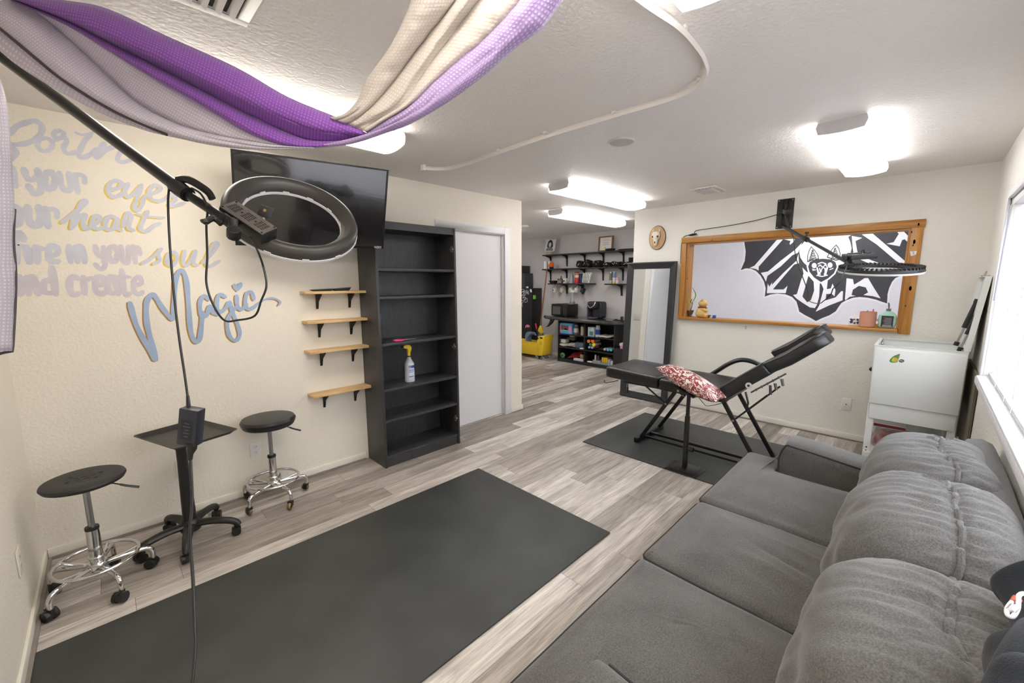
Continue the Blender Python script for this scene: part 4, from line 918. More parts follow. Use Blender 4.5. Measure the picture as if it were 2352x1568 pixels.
# ---------------------------------------------------------------- animal skull plaque
pq = onx(1510.5, 546, XF)
sk = Thing('skull_plaque', 'small white animal skull mounted on an oval wooden plaque', 'wall ornament', (XF, pq.y, pq.z))
E_ = Matrix.Rotation(-math.pi/2, 4, 'Y')
el = [V(0, .105*math.cos(a), .142*math.sin(a)) for a in [2*math.pi*k/40 for k in range(40)]]
sk.part('board', MB().prism([p+V(-.0005, 0, 0) for p in el], (-.016, 0, 0)), wood('maple_plaque', (206, 172, 130), (186, 150, 108), 'z', 2.0), local=True, bev=.004)
sk.part('board_edge', MB().tube([p*1.0+V(-.009, 0, 0) for p in el], .006, 6, closed=True), mat('dark_walnut_edge', (92, 62, 40), .5), local=True)
BONE = mat('bone', (226, 218, 204), .5, var=.08, vscale=30)
s0 = sk.part('skull', MB().squircle((-.045, 0, .02), .034, .05, .055, 2.6, 10, lambda q, p: V(q.x, q.y*(1-.25*(p.z < 0)*abs(p.z)), q.z)).ell((-.05, 0, -.045), .026, .026, .055, 14, 10).ell((-.052, 0, -.085), .018, .018, .02, 12, 8), BONE, local=True, ang=70)
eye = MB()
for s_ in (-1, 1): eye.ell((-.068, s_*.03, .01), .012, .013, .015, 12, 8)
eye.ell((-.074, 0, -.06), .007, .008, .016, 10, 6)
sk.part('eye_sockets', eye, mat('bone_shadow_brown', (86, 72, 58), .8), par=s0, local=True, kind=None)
for s_ in (-1, 1): sk.part('horn', MB().tube(catmull([(-.04, s_*.03, .06), (-.045, s_*.042, .085), (-.05, s_*.036, .105)], 4), [.008, .008, .007, .007, .006, .005, .004, .003, .002][:9], 8), BONE, local=True)
# ---------------------------------------------------------------- leaning mirror
b0, b1 = onz(1427, 906, 0), onz(1527, 928.5, 0)
t0_, t1_ = onx(1451.5, 603.5, XF-.03), onx(1570.7, 600, XF-.03)
wv = V(0, -1, 0); BW = .655
mb0 = V(4.90, b0.y, .002); mt0 = V(XF-.035, b0.y-.012, 1.775)
upv = (mt0-mb0).normalized(); HH = (mt0-mb0).length
mn = upv.cross(wv).normalized(); mn = mn if mn.x < 0 else -mn
mrr = Thing('floor_mirror', 'tall black framed mirror leaning on the wall end behind the tattoo chair', 'mirror', (4.9, b0.y-BW/2, 0))
FMx = frame_m(mb0, wv, upv)
MF = mat('black_mirror_frame', (44, 45, 48), .42, var=.08, vscale=30)
fw = .085
sg = 1 if (FMx.to_3x3() @ V(0, 0, 1)).dot(mn) > 0 else -1
def mprof(pa, pb, inn):
    """one side of the frame between outer corners pa, pb; inn: inward direction, mitred"""
    lv = [(0, 0), (0, .026), (.012, .032), (.03, .026), (.062, .012), (fw, .009), (fw, 0)]
    d = (pb-pa).normalized()
    return MB().grid([[pa+inn*u+d*u+V(0, 0, sg*h) for u, h in lv+[lv[0]]], [pb+inn*u-d*u+V(0, 0, sg*h) for u, h in lv+[lv[0]]]])
cs4 = [V(0, 0, 0), V(BW, 0, 0), V(BW, HH, 0), V(0, HH, 0)]
for i, (inn) in enumerate((V(0, 1, 0), V(-1, 0, 0), V(0, -1, 0), V(1, 0, 0))):
    g_ = mprof(cs4[i], cs4[(i+1) % 4], inn); g_.v = [FMx @ v for v in g_.v]
    mrr.part('frame_rail', g_, MF, ang=25)
gl = MB().flat([FMx @ V(x, y, sg*.006) for x, y in ((fw-.004, fw-.004), (BW-fw+.004, fw-.004), (BW-fw+.004, HH-fw+.004), (fw-.004, HH-fw+.004))])
mrr.part('glass', gl, mat('silvered_glass', (228, 232, 236), .01, 1.0))
mrr.part('backing', MB().box(.01, BW-.01, .01, HH-.01, -.004*sg, .003*sg, FMx), BLACKP)
hk = Thing('wall_hooks', 'white hooks on the wall beside the mirror edge', 'hook', tuple(onx(1565, 775, XF)))
for px, py in ((1560, 776), (1567, 771), (1558, 790)):
    q = onx(px, py, XF-.001); hk.part('hook', MB().box(q.x-.006, q.x, q.y-.012, q.y+.012, q.z-.018, q.z+.018).tube([q+V(-.004, 0, -.012), q+V(-.02, 0, -.016), q+V(-.022, 0, -.004)], .003, 6), WHITEP)
q = onx(1713, 752, XF-.002)
solo('picture_hook', MB().torus((0, 0, 0), .01, .0015, 16, 6, Matrix.Translation(q) @ Matrix.Rotation(math.pi/2, 4, 'Y') @ Matrix.Diagonal((1.6, .7, 1, 1))), BLACKM, 'tiny black hook ring on the wall under the pine frame', 'hook')
# ================================================================ reclining tattoo chair
VIN = mat('black_chair_vinyl', (34, 35, 37), .34, bump=.08, bscale=60)
FRM = mat('black_tube_steel', (20, 20, 21), .35)
ch = Thing('tattoo_chair', 'black padded reclining tattoo chair with raised split end on the far mat', 'chair', (3.76, 1.35, .009))
def rpoly(x0, x1, y0, y1, rs, n=6):
    """rounded rectangle in plan; rs: radii at (x1,y1), (x0,y1), (x0,y0), (x1,y0)"""
    out = []
    for (cx, cy, a0), r in zip(((x1, y1, 0), (x0, y1, math.pi/2), (x0, y0, math.pi), (x1, y0, 1.5*math.pi)), rs):
        sx = -1 if cx == x1 else 1; sy = -1 if cy == y1 else 1
        for k in range(n+1):
            a = a0+k*math.pi/2/n; out.append((cx+sx*r+r*math.cos(a), cy+sy*r+r*math.sin(a)))
    return out
def padm(poly, z0, z1, r, crown=0.0, fn=None, cen=None, rings=6, dense=1):
    """upholstered pad: plan outline, rounded edges, crowned (or dished) top"""
    if dense > 1:
        q = []
        for i in range(len(poly)):
            a, b = Vector(poly[i]), Vector(poly[(i+1) % len(poly)])
            m_ = max(1, int((b-a).length/(.6/dense)))
            q += [tuple(a.lerp(b, k/m_)) for k in range(m_)]
        poly = q
    cx, cy = cen or (sum(p[0] for p in poly)/len(poly), sum(p[1] for p in poly)/len(poly))
    P = [Vector(p) for p in poly]; n = len(P); nr = []
    ar = sum(P[i-1].x*P[i].y-P[i].x*P[i-1].y for i in range(n))
    for i in range(n):
        t = P[(i+1) % n]-P[i-1]; t = t.normalized() if t.length > 1e-9 else Vector((1, 0)); s_ = 1 if ar > 0 else -1
        nr.append(Vector((t.y*s_, -t.x*s_)))
    def ring(ins, z): return [V(p.x-m_.x*ins, p.y-m_.y*ins, z) for p, m_ in zip(P, nr)]
    rows = []
    for k in range(4):
        a = math.pi/2*k/4; rows.append(ring(r*.8*(1-math.sin(a)), z0+r*.8*(1-math.cos(a)) if False else z0+r*.8-r*.8*math.cos(a)))
    rows.append(ring(0, z0+(z1-z0)*.5))
    for k in range(5):
        a = math.pi/2*k/4; rows.append(ring(r*(1-math.cos(a)), z1-r+r*math.sin(a)))
    base = rows[-1]
    xa, xb, ya, yb = min(p.x for p in base), max(p.x for p in base), min(p.y for p in base), max(p.y for p in base)
    def cr_(x, y, s_):
        u, v_ = (2*x-xa-xb)/(xb-xa), (2*y-ya-yb)/(yb-ya)
        return V(x, y, z1+crown*max(0, 1-abs(u)**2.4)**.8*max(0, 1-abs(v_)**2.4)**.8*(1-s_**4))
    for k in range(1, rings+1):
        s_ = 1-k/rings
        rows.append([cr_(cx+(p.x-cx)*s_, cy+(p.y-cy)*s_, s_) for p in base])
    if fn: rows = [[fn(p) for p in rw] for rw in rows]
    mb = MB().grid(rows, closed=True)
    mb.flat(list(reversed(rows[0])))
    return mb, rows[9 if False else 6]
def incl(p, y0, z0, ang):
    """turn a point lifted off the flat about the x line (y0, z0): the part toward -y rises"""
    dy, dz = p.y-y0, p.z-z0; c, s_ = math.cos(ang), math.sin(ang)
    return V(p.x, y0+dy*c+dz*s_, z0-dy*s_+dz*c)
a1 = math.radians(-3)
dish = lambda p: V(p.x, p.y, p.z-.022*max(0, 1-((p.x-3.75)/.2)**2)*(1 if p.z > .66 else 0)*min(1, max(0, (2.2-p.y)/.12)))
m1, e1 = padm(rpoly(3.45, 4.05, 1.632, 2.19, (.06, .06, .02, .02)), .585, .685, .022, 0, lambda p: incl(dish(p), 1.63, .6, math.radians(-2.2)), dense=10, rings=9)
lr = ch.part('leg_rest', m1, VIN); ch.part('piping', MB().tube(e1, .0035, 6, closed=True), VIN, par=lr)
m1, e1 = padm(rpoly(3.45, 4.05, 1.06, 1.622, (.02, .02, .02, .02)), .575, .675, .022, .0, lambda p: incl(V(p.x, p.y, p.z-.015*max(0, 1-((p.x-3.75)/.22)**2)*(p.z > .65)), 1.6, .6, math.radians(-1)), dense=10, rings=9)
st = ch.part('seat', m1, VIN); ch.part('piping', MB().tube(e1, .0035, 6, closed=True), VIN, par=st)
BA = math.radians(40)
fb = lambda p: incl(p, 1.06, .60, BA)
m1, e1 = padm(rpoly(3.45, 4.05, .66, 1.055, (.02, .02, .03, .03)), .60, .705, .022, -.012, fb, dense=10, rings=8)
br = ch.part('backrest', m1, VIN); ch.part('piping', MB().tube(e1, .0035, 6, closed=True), VIN, par=br)
for x0, x1, y0, dz in ((3.45, 3.725, .245, 0), (3.785, 4.05, .27, .055)):
    def fl_(p, y0=y0, dz=dz):
        q = (.66-p.y)/.4
        return fb(V(p.x+(.02*q if x0 < 3.6 else -.01*q), p.y, p.z+dz-.035*max(0, q)*1.4+.055*max(0, q-.35)))
    m1, e1 = padm(rpoly(x0, x1, y0, .668, (.015, .015, .075, .075)), .605, .70, .026, .008, fl_, dense=10, rings=6)
    lb_ = ch.part('split_pad', m1, VIN); ch.part('piping', MB().tube(e1, .0035, 6, closed=True), VIN, par=lb_)
ap = catmull([(4.13, 1.43, .62), (4.13, 1.36, .68), (4.13, 1.26, .765), (4.13, 1.17, .812), (4.13, 1.08, .815), (4.13, .98, .785), (4.13, .9, .74)], 6)
ch.part('armrest', MB().tube(ap, .034, 12, ry=.021), VIN)
ch.part('armrest_bracket', MB().tube([(4.13, 1.42, .61), (4.02, 1.42, .58)], .012, 8).tube([(4.13, .93, .745), (4.03, .93, .72)], .012, 8), FRM)
def bar(p, q, w=.032, d=.022):
    p, q = V(*p), V(*q); t = (q-p).normalized(); u = V(1, 0, 0); M = frame_m(p, u, t); L_ = (q-p).length
    return MB().box(-d/2, d/2, 0, L_, -w/2, w/2, M)
for x in (3.56, 3.94):
    lg = ch.part('leg', bar((x, 1.82, .05), (x, 1.50, .575)), FRM, bev=.002)
    ch.part('bolt', MB().cyl((x-.016, 1.59, .43), (x-.012, 1.59, .43), .009, n=12), STEEL, par=lg)
    lg = ch.part('leg', bar((x, 1.12, .575), (x, .80, .05)), FRM, bev=.002)
    ch.part('bolt', MB().cyl((x-.016, 1.02, .41), (x-.012, 1.02, .41), .009, n=12), STEEL, par=lg)
    ch.part('seat_rail', MB().box(x-.014, x+.014, 1.08, 2.02, .555, .583), FRM, bev=.002)
    ch.part('brace', bar((x+.02, 1.02, .41), (x+.02, .80, .66), .014, .012), FRM)
    ch.part('brace', bar((x+.02, 1.60, .42), (x+.02, 1.84, .575), .012, .01), FRM)
for y in (1.835, .785):
    ch.part('foot_bar', MB().box(3.49, 4.03, y-.022, y+.022, .0105, .055), FRM, bev=.002)
ch.part('stretcher', MB().box(3.735, 3.765, .8, 1.82, .03, .052), FRM, bev=.002)
ch.part('stretcher', MB().box(3.62, 3.64, .8, 1.82, .03, .048), FRM, bev=.002)
kn = onx(1720, 885, 3.449)
ch.part('hinge_disc', MB().cyl((3.449, kn.y, kn.z), (3.441, kn.y, kn.z), .023, n=24), mat('pale_bolt_cover', (206, 202, 194), .4))
ch.part('hinge_bolt', MB().cyl((3.441, kn.y, kn.z), (3.437, kn.y, kn.z), .009, n=12), BLACKP)
ch.part('grommet', MB().cyl((3.449, 1.44, .60), (3.445, 1.44, .60), .011, n=14), STEEL)
rt = MB()
for k in range(5): rt.cbox((3.5, .86-.035*k, .708+.030*k), .012, .012, .016)
rt.tube([(3.52, .9, .675), (3.52, .68, .86)], .006, 8)
ch.part('ratchet', rt, mat('dull_steel', (110, 110, 112), .4, .8))
for y, z in ((.74, .78), (.70, .82)): ch.part('support_peg', MB().cyl((3.5, y, z), (3.5, y-.012, z-.05), .011, .009, 10), bpy.data.materials['dull_steel'])
ch.part('lever', MB().tube([(3.49, .93, .68), (3.47, .90, .60), (3.47, .91, .55)], .008, 8), BLACKP); ch.part('lever', MB().tube([(3.5, .77, .76), (3.49, .76, .69)], .009, 8), BLACKP)
ch.part('lever', MB().cyl((3.52, 1.96, .575), (3.52, 1.96, .52), .005, n=8).cyl((3.52, 1.96, .525), (3.52, 1.96, .47), .009, n=8), BLACKP)
ch.part('hook_rod', MB().tube([(3.55, 2.08, .565), (3.48, 2.18, .535), (3.475, 2.19, .54), (3.475, 2.195, .565)], .004, 6), BLACKM)
ch.part('cross_rod', MB().cyl((3.55, 1.1, .57), (3.95, 1.1, .57), .012, n=10).cyl((3.55, 1.52, .57), (3.95, 1.52, .57), .012, n=10), FRM)
ch.part('loose_cord', MB().tube(catmull([(3.5, 1.30, .58), (3.48, 1.24, .53), (3.48, 1.2, .51), (3.5, 1.1, .55), (3.52, 1.06, .575)], 5), .0025, 6), BLACKP)
# ---------------------------------------------------------------- arm rest stand with wrapped cushion
ar = Thing('armrest_stand', 'square based black arm rest stand with a wrapped red patterned cushion', 'arm rest stand', (3.255, 1.265, .0095))
ar.part('base_plate', MB().box(3.15, 3.36, 1.135, 1.395, .0095, .016), FRM, bev=.002)
ar.part('base_plate', MB().box(3.165, 3.345, 1.165, 1.37, .0165, .021), FRM, bev=.002)
ar.part('outer_post', MB().box(3.239, 3.271, 1.255, 1.287, .0215, .46), FRM, bev=.002)
ar.part('inner_post', MB().box(3.243, 3.267, 1.259, 1.283, .46, .665), FRM, bev=.002)
ar.part('knob', MB().cyl((3.255, 1.255, .19), (3.255, 1.235, .19), .007, n=8).cyl((3.255, 1.24, .19), (3.255, 1.212, .19), .021, n=9), BLACKP)
def redpat():
    m = bpy.data.materials.new('red_white_print'); m.use_nodes = True; nt = m.node_tree; L = nt.links.new; b = nt.nodes['Principled BSDF']
    tc = nt.nodes.new('ShaderNodeTexCoord'); n = nt.nodes.new('ShaderNodeTexNoise'); n.inputs['Scale'].default_value = 13; n.inputs['Detail'].default_value = 2; n.inputs['Distortion'].default_value = 2.2
    L(tc.outputs['Object'], n.inputs['Vector'])
    r = nt.nodes.new('ShaderNodeValToRGB'); r.color_ramp.interpolation = 'CONSTANT'
    r.color_ramp.elements[0].color = rgb(226, 216, 210); r.color_ramp.elements[1].position = .44; r.color_ramp.elements[1].color = rgb(150, 58, 58)
    e = r.color_ramp.elements.new(.56); e.color = rgb(222, 208, 204)
    e = r.color_ramp.elements.new(.62); e.color = rgb(164, 74, 72)
    e = r.color_ramp.elements.new(.70); e.color = rgb(230, 222, 216)
    L(n.outputs['Fac'], r.inputs['Fac']); L(r.outputs['Color'], b.inputs['Base Color'])
    b.inputs['Roughness'].default_value = .22; b.inputs['Coat Weight'].default_value = .6; b.inputs['Coat Roughness'].default_value = .08
    n2 = nt.nodes.new('ShaderNodeTexNoise'); n2.inputs['Scale'].default_value = 26; L(tc.outputs['Object'], n2.inputs['Vector'])
    bp = nt.nodes.new('ShaderNodeBump'); bp.inputs['Strength'].default_value = .5; bp.inputs['Distance'].default_value = .02; L(n2.outputs['Fac'], bp.inputs['Height']); L(bp.outputs['Normal'], b.inputs['Normal'])
    return m
cu_y = V(0, -.93, -.37).normalized(); cu_x = V(1, 0, -.05)
CM = frame_m(V(3.285, 1.275, .735), cu_y, cu_x)
rows = []
for i in range(37):
    u = -1+2*i/36; rw = []
    for j in range(33):
        v_ = -1+2*j/32
        rw.append((u, v_))
    rows.append(rw)
def cushion_pt(u, v_, sg):
    pu = 1-.10*(1-abs(v_))**.8*0-.06*(1-v_*v_); pv = 1-.10*(1-u*u)
    t = .074*max(0, 1-abs(u)**2.6)**.55*max(0, 1-abs(v_)**2.4)**.55
    w = .004*noise.noise(V(u*4, v_*4, 3*sg))
    return V(u*.265*pu, v_*.115*pv, sg*(t+w*(t > .004)))
cm = MB()
for sg in (1, -1): cm.grid([[CM @ cushion_pt(u, v_, sg) for u, v_ in rw] for rw in rows])
cu = ar.part('cushion', cm, redpat(), label='red and white patterned cushion wrapped in clear plastic', ang=80)
ar.part('support_plate', MB().box(-.09, .09, -.06, .06, -.088, -.076, CM), FRM)
# ================================================================ white metal chest on a stand
CWH = mat('white_powder_coat', (226, 228, 226), .38); CIN = mat('pale_zinc_inside', (206, 210, 206), .4)
cx0, cx1, cy0, cy1 = 4.36, 4.93, -.247, .262
cz = Thing('metal_chest', 'white metal chest on a stand with open lid below the frame corner', 'chest', ((cx0+cx1)/2, (cy0+cy1)/2, 0))
bd_ = MB()
w_ = .012
bd_.box(cx0, cx0+w_, cy0, cy1, .56, 1.02).box(cx1-w_, cx1, cy0, cy1, .56, 1.02).box(cx0+w_, cx1-w_, cy1-w_, cy1, .56, 1.02).box(cx0+w_, cx1-w_, cy0, cy0+w_, .56, 1.02).box(cx0+w_, cx1-w_, cy0+w_, cy1-w_, .56, .572)
cz.part('box', bd_, CWH, bev=.001)
cz.part('inner_tray', MB().box(cx0+w_+.002, cx1-w_-.002, cy0+w_+.002, cy1-w_-.002, .90, .905), CIN)
rim = MB()
for a in ((cx0-.004, cx0+.022, cy0, cy1+.004), (cx1-.022, cx1+.004, cy0, cy1+.004), (cx0+.022, cx1-.022, cy1-.018, cy1+.004), (cx0+.022, cx1-.022, cy0, cy0+.018)): rim.box(a[0], a[1], a[2], a[3], 1.0205, 1.026)
cz.part('rim', rim, CWH, bev=.001)
cz.part('front_panel', MB().box(cx0-.016, cx0-.0005, cy0+.004, cy1-.006, .555, .998), CWH, bev=.003)
cz.part('lower_panel', MB().box(cx0+.001, cx0+.012, cy0+.012, cy1-.016, .425, .556), CWH, bev=.001)
for x, y in ((cx0+.034, cy1-.025), (cx0+.034, cy0+.025), (cx1-.03, cy1-.025), (cx1-.03, cy0+.025)):
    lg = cz.part('leg', MB().box(x-.018, x+.018, y-.022, y+.022, 0.001, .56), CWH, bev=.002)
    if x < 4.5: cz.part('bolts', MB().cyl((x-.018, y, .14), (x-.022, y, .14), .006, n=10).cyl((x-.018, y, .17), (x-.022, y, .17), .006, n=10).cyl((x-.018, y, .45), (x-.022, y, .45), .005, n=10), BLACKM, par=lg, kind=None)
cz.part('lower_shelf', MB().box(cx0+.005, cx1-.01, cy0+.01, cy1-.01, .125, .14).box(cx1-.02, cx1-.01, cy0+.01, cy1-.01, .14, .42).box(cx0+.004, cx0+.012, cy0+.047, cy1-.047, .06, .14), CWH)
lid_h = .535
la = math.radians(5)
def lidp(u, w, x): return V(x, cy0-.006-u*math.sin(la)*1.0+w, 1.03+u*math.cos(la))
ld = MB()
ld.hexa([lidp(u, w, x) for x in (cx0-.004, cx1+.004) for u in (0, lid_h) for w in (0, .004)])
for u0, u1, x0, x1 in ((0, lid_h, cx0-.004, cx0+.002), (0, lid_h, cx1-.002, cx1+.004), (lid_h-.006, lid_h, cx0, cx1)): ld.hexa([lidp(u, w, x) for x in (x0, x1) for u in (u0, u1) for w in (.004, .032)])
ldo = cz.part('lid', ld, CWH)
cz.part('lid_latch', MB().hexa([lidp(u, w, x) for x in (4.55, 4.68) for u in (lid_h, lid_h+.008) for w in (-.002, .042)]).tube([lidp(lid_h+.008, .02, 4.6), lidp(lid_h+.035, .02, 4.61), lidp(lid_h+.008, .02, 4.63)], .005, 8), STEEL, par=ldo)
cz.part('lid_bar', MB().hexa([lidp(u, w, x) for x in (4.6, 4.635) for u in (.08, lid_h-.06) for w in (.005, .02)]), CIN, par=ldo)
for x, a, b in ((4.45, onx(2203, 806, 4.45), onx(2252, 709, 4.45)), (4.80, onx(2195, 793, 4.80), onx(2246, 690, 4.80))):
    m_ = a.lerp(b, .40)
    s0 = cz.part('gas_strut', MB().cyl(m_, b, .0175, n=14), BLACKP); cz.part('strut_rod', MB().cyl(a, m_, .0075, n=10), STEEL, par=s0); cz.part('strut_end', MB().cyl(a, a+(b-a).normalized()*.03, .015, n=10), BLACKP, par=s0); cz.part('strut_end', MB().cyl(b-(b-a).normalized()*.02, b+(b-a).normalized()*.01, .02, n=10), BLACKP, par=s0)
cz.part('hinge_strip', MB().box(cx0+.05, cx1-.05, cy0+.0185, cy0+.034, 1.021, 1.029), mat('hinge_grey', (168, 168, 164), .4), kind=None)
scm = MB()
for x, z in ((cx1-.04, .985), (cx1-.1, .985)): scm.cyl((x, cy1-w_, z), (x, cy1-w_-.01, z), .013, n=14)
cz.part('bolt_heads', scm, CHROME)
side = MB().box(cx0+.05, cx0+.11, cy1, cy1+.012, .80, .83).box(cx0+.06, cx0+.1, cy1+.012, cy1+.02, .805, .822)
cz.part('side_catch', side, BLACKP)
# avocado sticker (plain)
sq = onx(2056, 826, cx0-.0165)
sk_ = Thing('sticker', 'green avocado sticker on the white chest front', 'sticker', tuple(sq))
def blob(pts, off): return MB().flat([onx(2040+(x-435)/3.13, 810+(y-795)/3.13, cx0-.0165-off) for x, y in pts])
sk_.part('skin', blob(catmull2 if False else [(p.x, p.y) for p in catmull([(520, 803, 0), (500, 808, 0), (472, 820, 0), (448, 842, 0), (446, 858, 0), (466, 866, 0), (500, 862, 0), (508, 845, 0), (515, 825, 0)], 4, True)], .0004), mat('avocado_green', (92, 148, 62), .5))
sk_.part('flesh', blob([(p.x, p.y) for p in catmull([(478, 828, 0), (462, 842, 0), (462, 856, 0), (480, 860, 0), (500, 856, 0), (504, 838, 0)], 4, True)], .0007), mat('avocado_yellow', (198, 186, 84), .5))
sk_.part('stone', blob(oval(490, 844, 12, 11)[:-1], .001), mat('avocado_stone', (214, 160, 60), .5))
sk_.part('bubble', blob(oval(531, 853, 20, 11)[:-1], .0008), mat('black_ink', (26, 26, 32), .5))
sk_.part('dots', MB().flat(blob(oval(522, 852, 3, 4)[:-1], .0012).v).flat(blob(oval(531, 853, 3, 4)[:-1], .0012).v).flat(blob(oval(540, 854, 3, 4)[:-1], .0012).v), WHITEP)
# bag and boxes under the chest
def crumple(c, sx, sy, sz, seed, amp=.02, fr=9, k=3):
    return MB().squircle(c, sx, sy, sz, k, 18, lambda q, p: q*(1+0)+V(noise.noise(q*fr+V(seed, 0, 0)), noise.noise(q*fr+V(0, seed, 5)), noise.noise(q*fr+V(5, 0, seed)))*amp)
bag = Thing('plastic_bag', 'clear bag stuffed with white and red items under the white chest', 'bag', (4.53, .06, .141))
bag.part('contents', crumple((4.54, .06, .215), .10, .13, .07, 3.3, .03, 14), mat('dusky_red_plastic', (140, 70, 64), .3, var=.35, vscale=18))
bag.part('film', crumple((4.53, .07, .225), .125, .15, .083, 1.7, .03, 12), mat('clear_film', (236, 232, 234), .12, trans=.85, alpha=.45))
for k, (a, b, c) in enumerate((((4.42, .14, .26), (4.43, .03, .2), .012), ((4.42, .05, .28), (4.44, -.06, .2), .014), ((4.43, .1, .19), (4.45, -.03, .165), .012))):
    bag.part('white_packet', MB().tube([a, b], [.018, .012], 8, ry=c), WHITEP)
lb_ = Thing('carton', 'small red and white carton on top of the bag under the chest', 'box', (4.6, .14, .32))
lb_.part('box', MB().box(4.50, 4.72, .02, .215, .325, .395), mat('white_card', (214, 208, 208), .6), bev=.002)
lb_.part('red_band', MB().box(4.4985, 4.499, .02, .215, .33, .352), mat('dark_red_card', (118, 34, 36), .6))
dk = Thing('leaning_board', 'tall dark board standing between the white chest and the window wall', 'board', (4.7, -.29, 0))
dk.part('board', MB().box(4.12, 4.98, -.298, -.285, .001, .90), mat('olive_brown_board', (98, 92, 76), .6, var=.2, vscale=4))
# ================================================================ sofa
def fabric(name, col, v=.16):
    m = mat(name, col, .95, var=v, vscale=260, bump=.25, bscale=400, sheen=.25, spec=.15, detail=2)
    nt = m.node_tree; n = nt.nodes.new('ShaderNodeTexNoise'); n.inputs['Scale'].default_value = 7; n.inputs['Detail'].default_value = 4
    tc = [x for x in nt.nodes if x.type == 'TEX_COORD'][0]; nt.links.new(tc.outputs['Object'], n.inputs['Vector'])
    mx = nt.nodes.new('ShaderNodeMix'); mx.data_type = 'RGBA'; mx.blend_type = 'MULTIPLY'; mx.inputs['Factor'].default_value = 1
    r = nt.nodes.new('ShaderNodeValToRGB'); r.color_ramp.elements[0].position = .3; r.color_ramp.elements[1].position = .7
    r.color_ramp.elements[0].color = (.84, .83, .83, 1); r.color_ramp.elements[1].color = (1.08, 1.08, 1.08, 1)
    b = nt.nodes['Principled BSDF']; old = b.inputs['Base Color'].links[0].from_socket
    nt.links.new(n.outputs['Fac'], r.inputs['Fac']); nt.links.new(old, mx.inputs['A']); nt.links.new(r.outputs['Color'], mx.inputs['B']); nt.links.new(mx.outputs['Result'], b.inputs['Base Color'])
    return m
SOFA = fabric('grey_heather_fabric', (88, 86, 84), .32); PIPE = mat('dark_grey_piping', (46, 45, 44), .9)
so = Thing('sofa', 'grey fabric three seat sofa with loose back cushions under the window', 'sofa', (1.71, .2, 0))
SX0, SX1 = .565, 2.85; AI0, AI1 = .785, 2.625; CF = .70
so.part('base', MB().box(SX0+.03, SX1-.03, -.26, .655, .075, .30), SOFA, bev=.015)
for x in (SX0+.09, SX1-.09):
    for y in (-.2, .58): so.part('foot', MB().cyl((x, y, .0), (x, y, .08), .02, .03, 14), mat('dark_wood_foot', (40, 32, 28), .4))
def bsh(p): return p
def backm():
    prof = [(-.285, .28), (-.289, .6), (-.285, .79), (-.27, .825), (-.235, .84), (-.19, .83), (-.165, .79), (-.15, .55), (-.14, .30)]
    rows = []
    for k in range(25):
        x = SX0+.02+(SX1-SX0-.04)*k/24; e = min(1, min(k, 24-k)/1.2)
        rows.append([V(x, -.215+(y+.215)*(.7+.3*e), .3+(z-.3)*(.93+.07*e)+.004*math.sin(9*x)) for y, z in prof])
    m_ = MB().grid(rows); m_.flat(rows[0]); m_.flat(list(reversed(rows[-1]))); return m_
so.part('back', backm(), SOFA, ang=60)
so.part('back_piping', MB().tube([(SX0+.03, -.165, .80), (SX1-.04, -.165, .80)], .004, 6), PIPE)
def armm(inner, outer):
    """rolled arm as rings along y; inner and outer are the x of its faces"""
    s_ = 1 if outer > inner else -1; w = abs(outer-inner); rows = []; pipe = []
    N = 30
    for k in range(N+1):
        q = k/N; y = .505-.775*q
        top = .648-.055*math.sin(min(1, q*1.15)*math.pi/2)**1.5
        e = 1.0
        if q < .05: e = math.sqrt(max(0, 1-((.05-q)/.05)**2))
        r = .07; ring = []
        zt = .30+(top-.30)*(.80+.20*e); ins = .022*(1-e)
        prof = [(0+ins, .285), (0+ins, .42), (0+ins, zt-r*.75)]
        for a in range(1, 6):
            t_ = math.pi/2*a/5; prof.append((r*.85*(1-math.cos(t_))+ins, zt-r*.75+r*.75*math.sin(t_)))
        prof += [(w*.62, zt+.006), (w-r-ins, zt)]
        for a in range(1, 6):
            t_ = math.pi/2*a/5; prof.append((w-r+r*math.sin(t_)-ins, zt-r+r*math.cos(t_)))
        prof += [(w-ins, .42), (w-ins, .285)]
        rows.append([V(inner+s_*a, y, b) for a, b in prof])
        if 1 <= k <= 26: pipe.append(rows[-1][4]+V(-s_*.001, 0, .001))
    m_ = MB().grid(rows); m_.flat(rows[0]); m_.flat(list(reversed(rows[-1])))
    pp = [V(inner-s_*.001, .502, .33), V(inner-s_*.001, .503, .5)]+[V(inner-s_*.0, .502, .56)]+pipe
    return m_, pp
for a, b in ((AI0, SX0), (AI1, SX1)):
    m_, pp = armm(a, b)
    if a == AI0: pp = pp[4:]
    ao = so.part('arm', m_, SOFA, ang=50); so.part('arm_piping', MB().tube(catmull(pp, 2), .0045, 6), PIPE, par=ao)
def wrinkle(p, x0, x1):
    if p.z < .42: return p
    d = 0
    for wx, wy, lx, ly, ang, am in WR_:
        if not (x0 <= wx <= x1): continue
        dx, dy = p.x-wx, p.y-wy; c, s_ = math.cos(ang), math.sin(ang); u, v_ = dx*c+dy*s_, -dx*s_+dy*c
        d += am*math.exp(-(u/lx)**2-(v_/ly)**2)
    d += .004*noise.noise(V(p.x*5, p.y*5, 1.7))
    return V(p.x, p.y, p.z+d)
rw_ = random.Random(5); WR_ = []
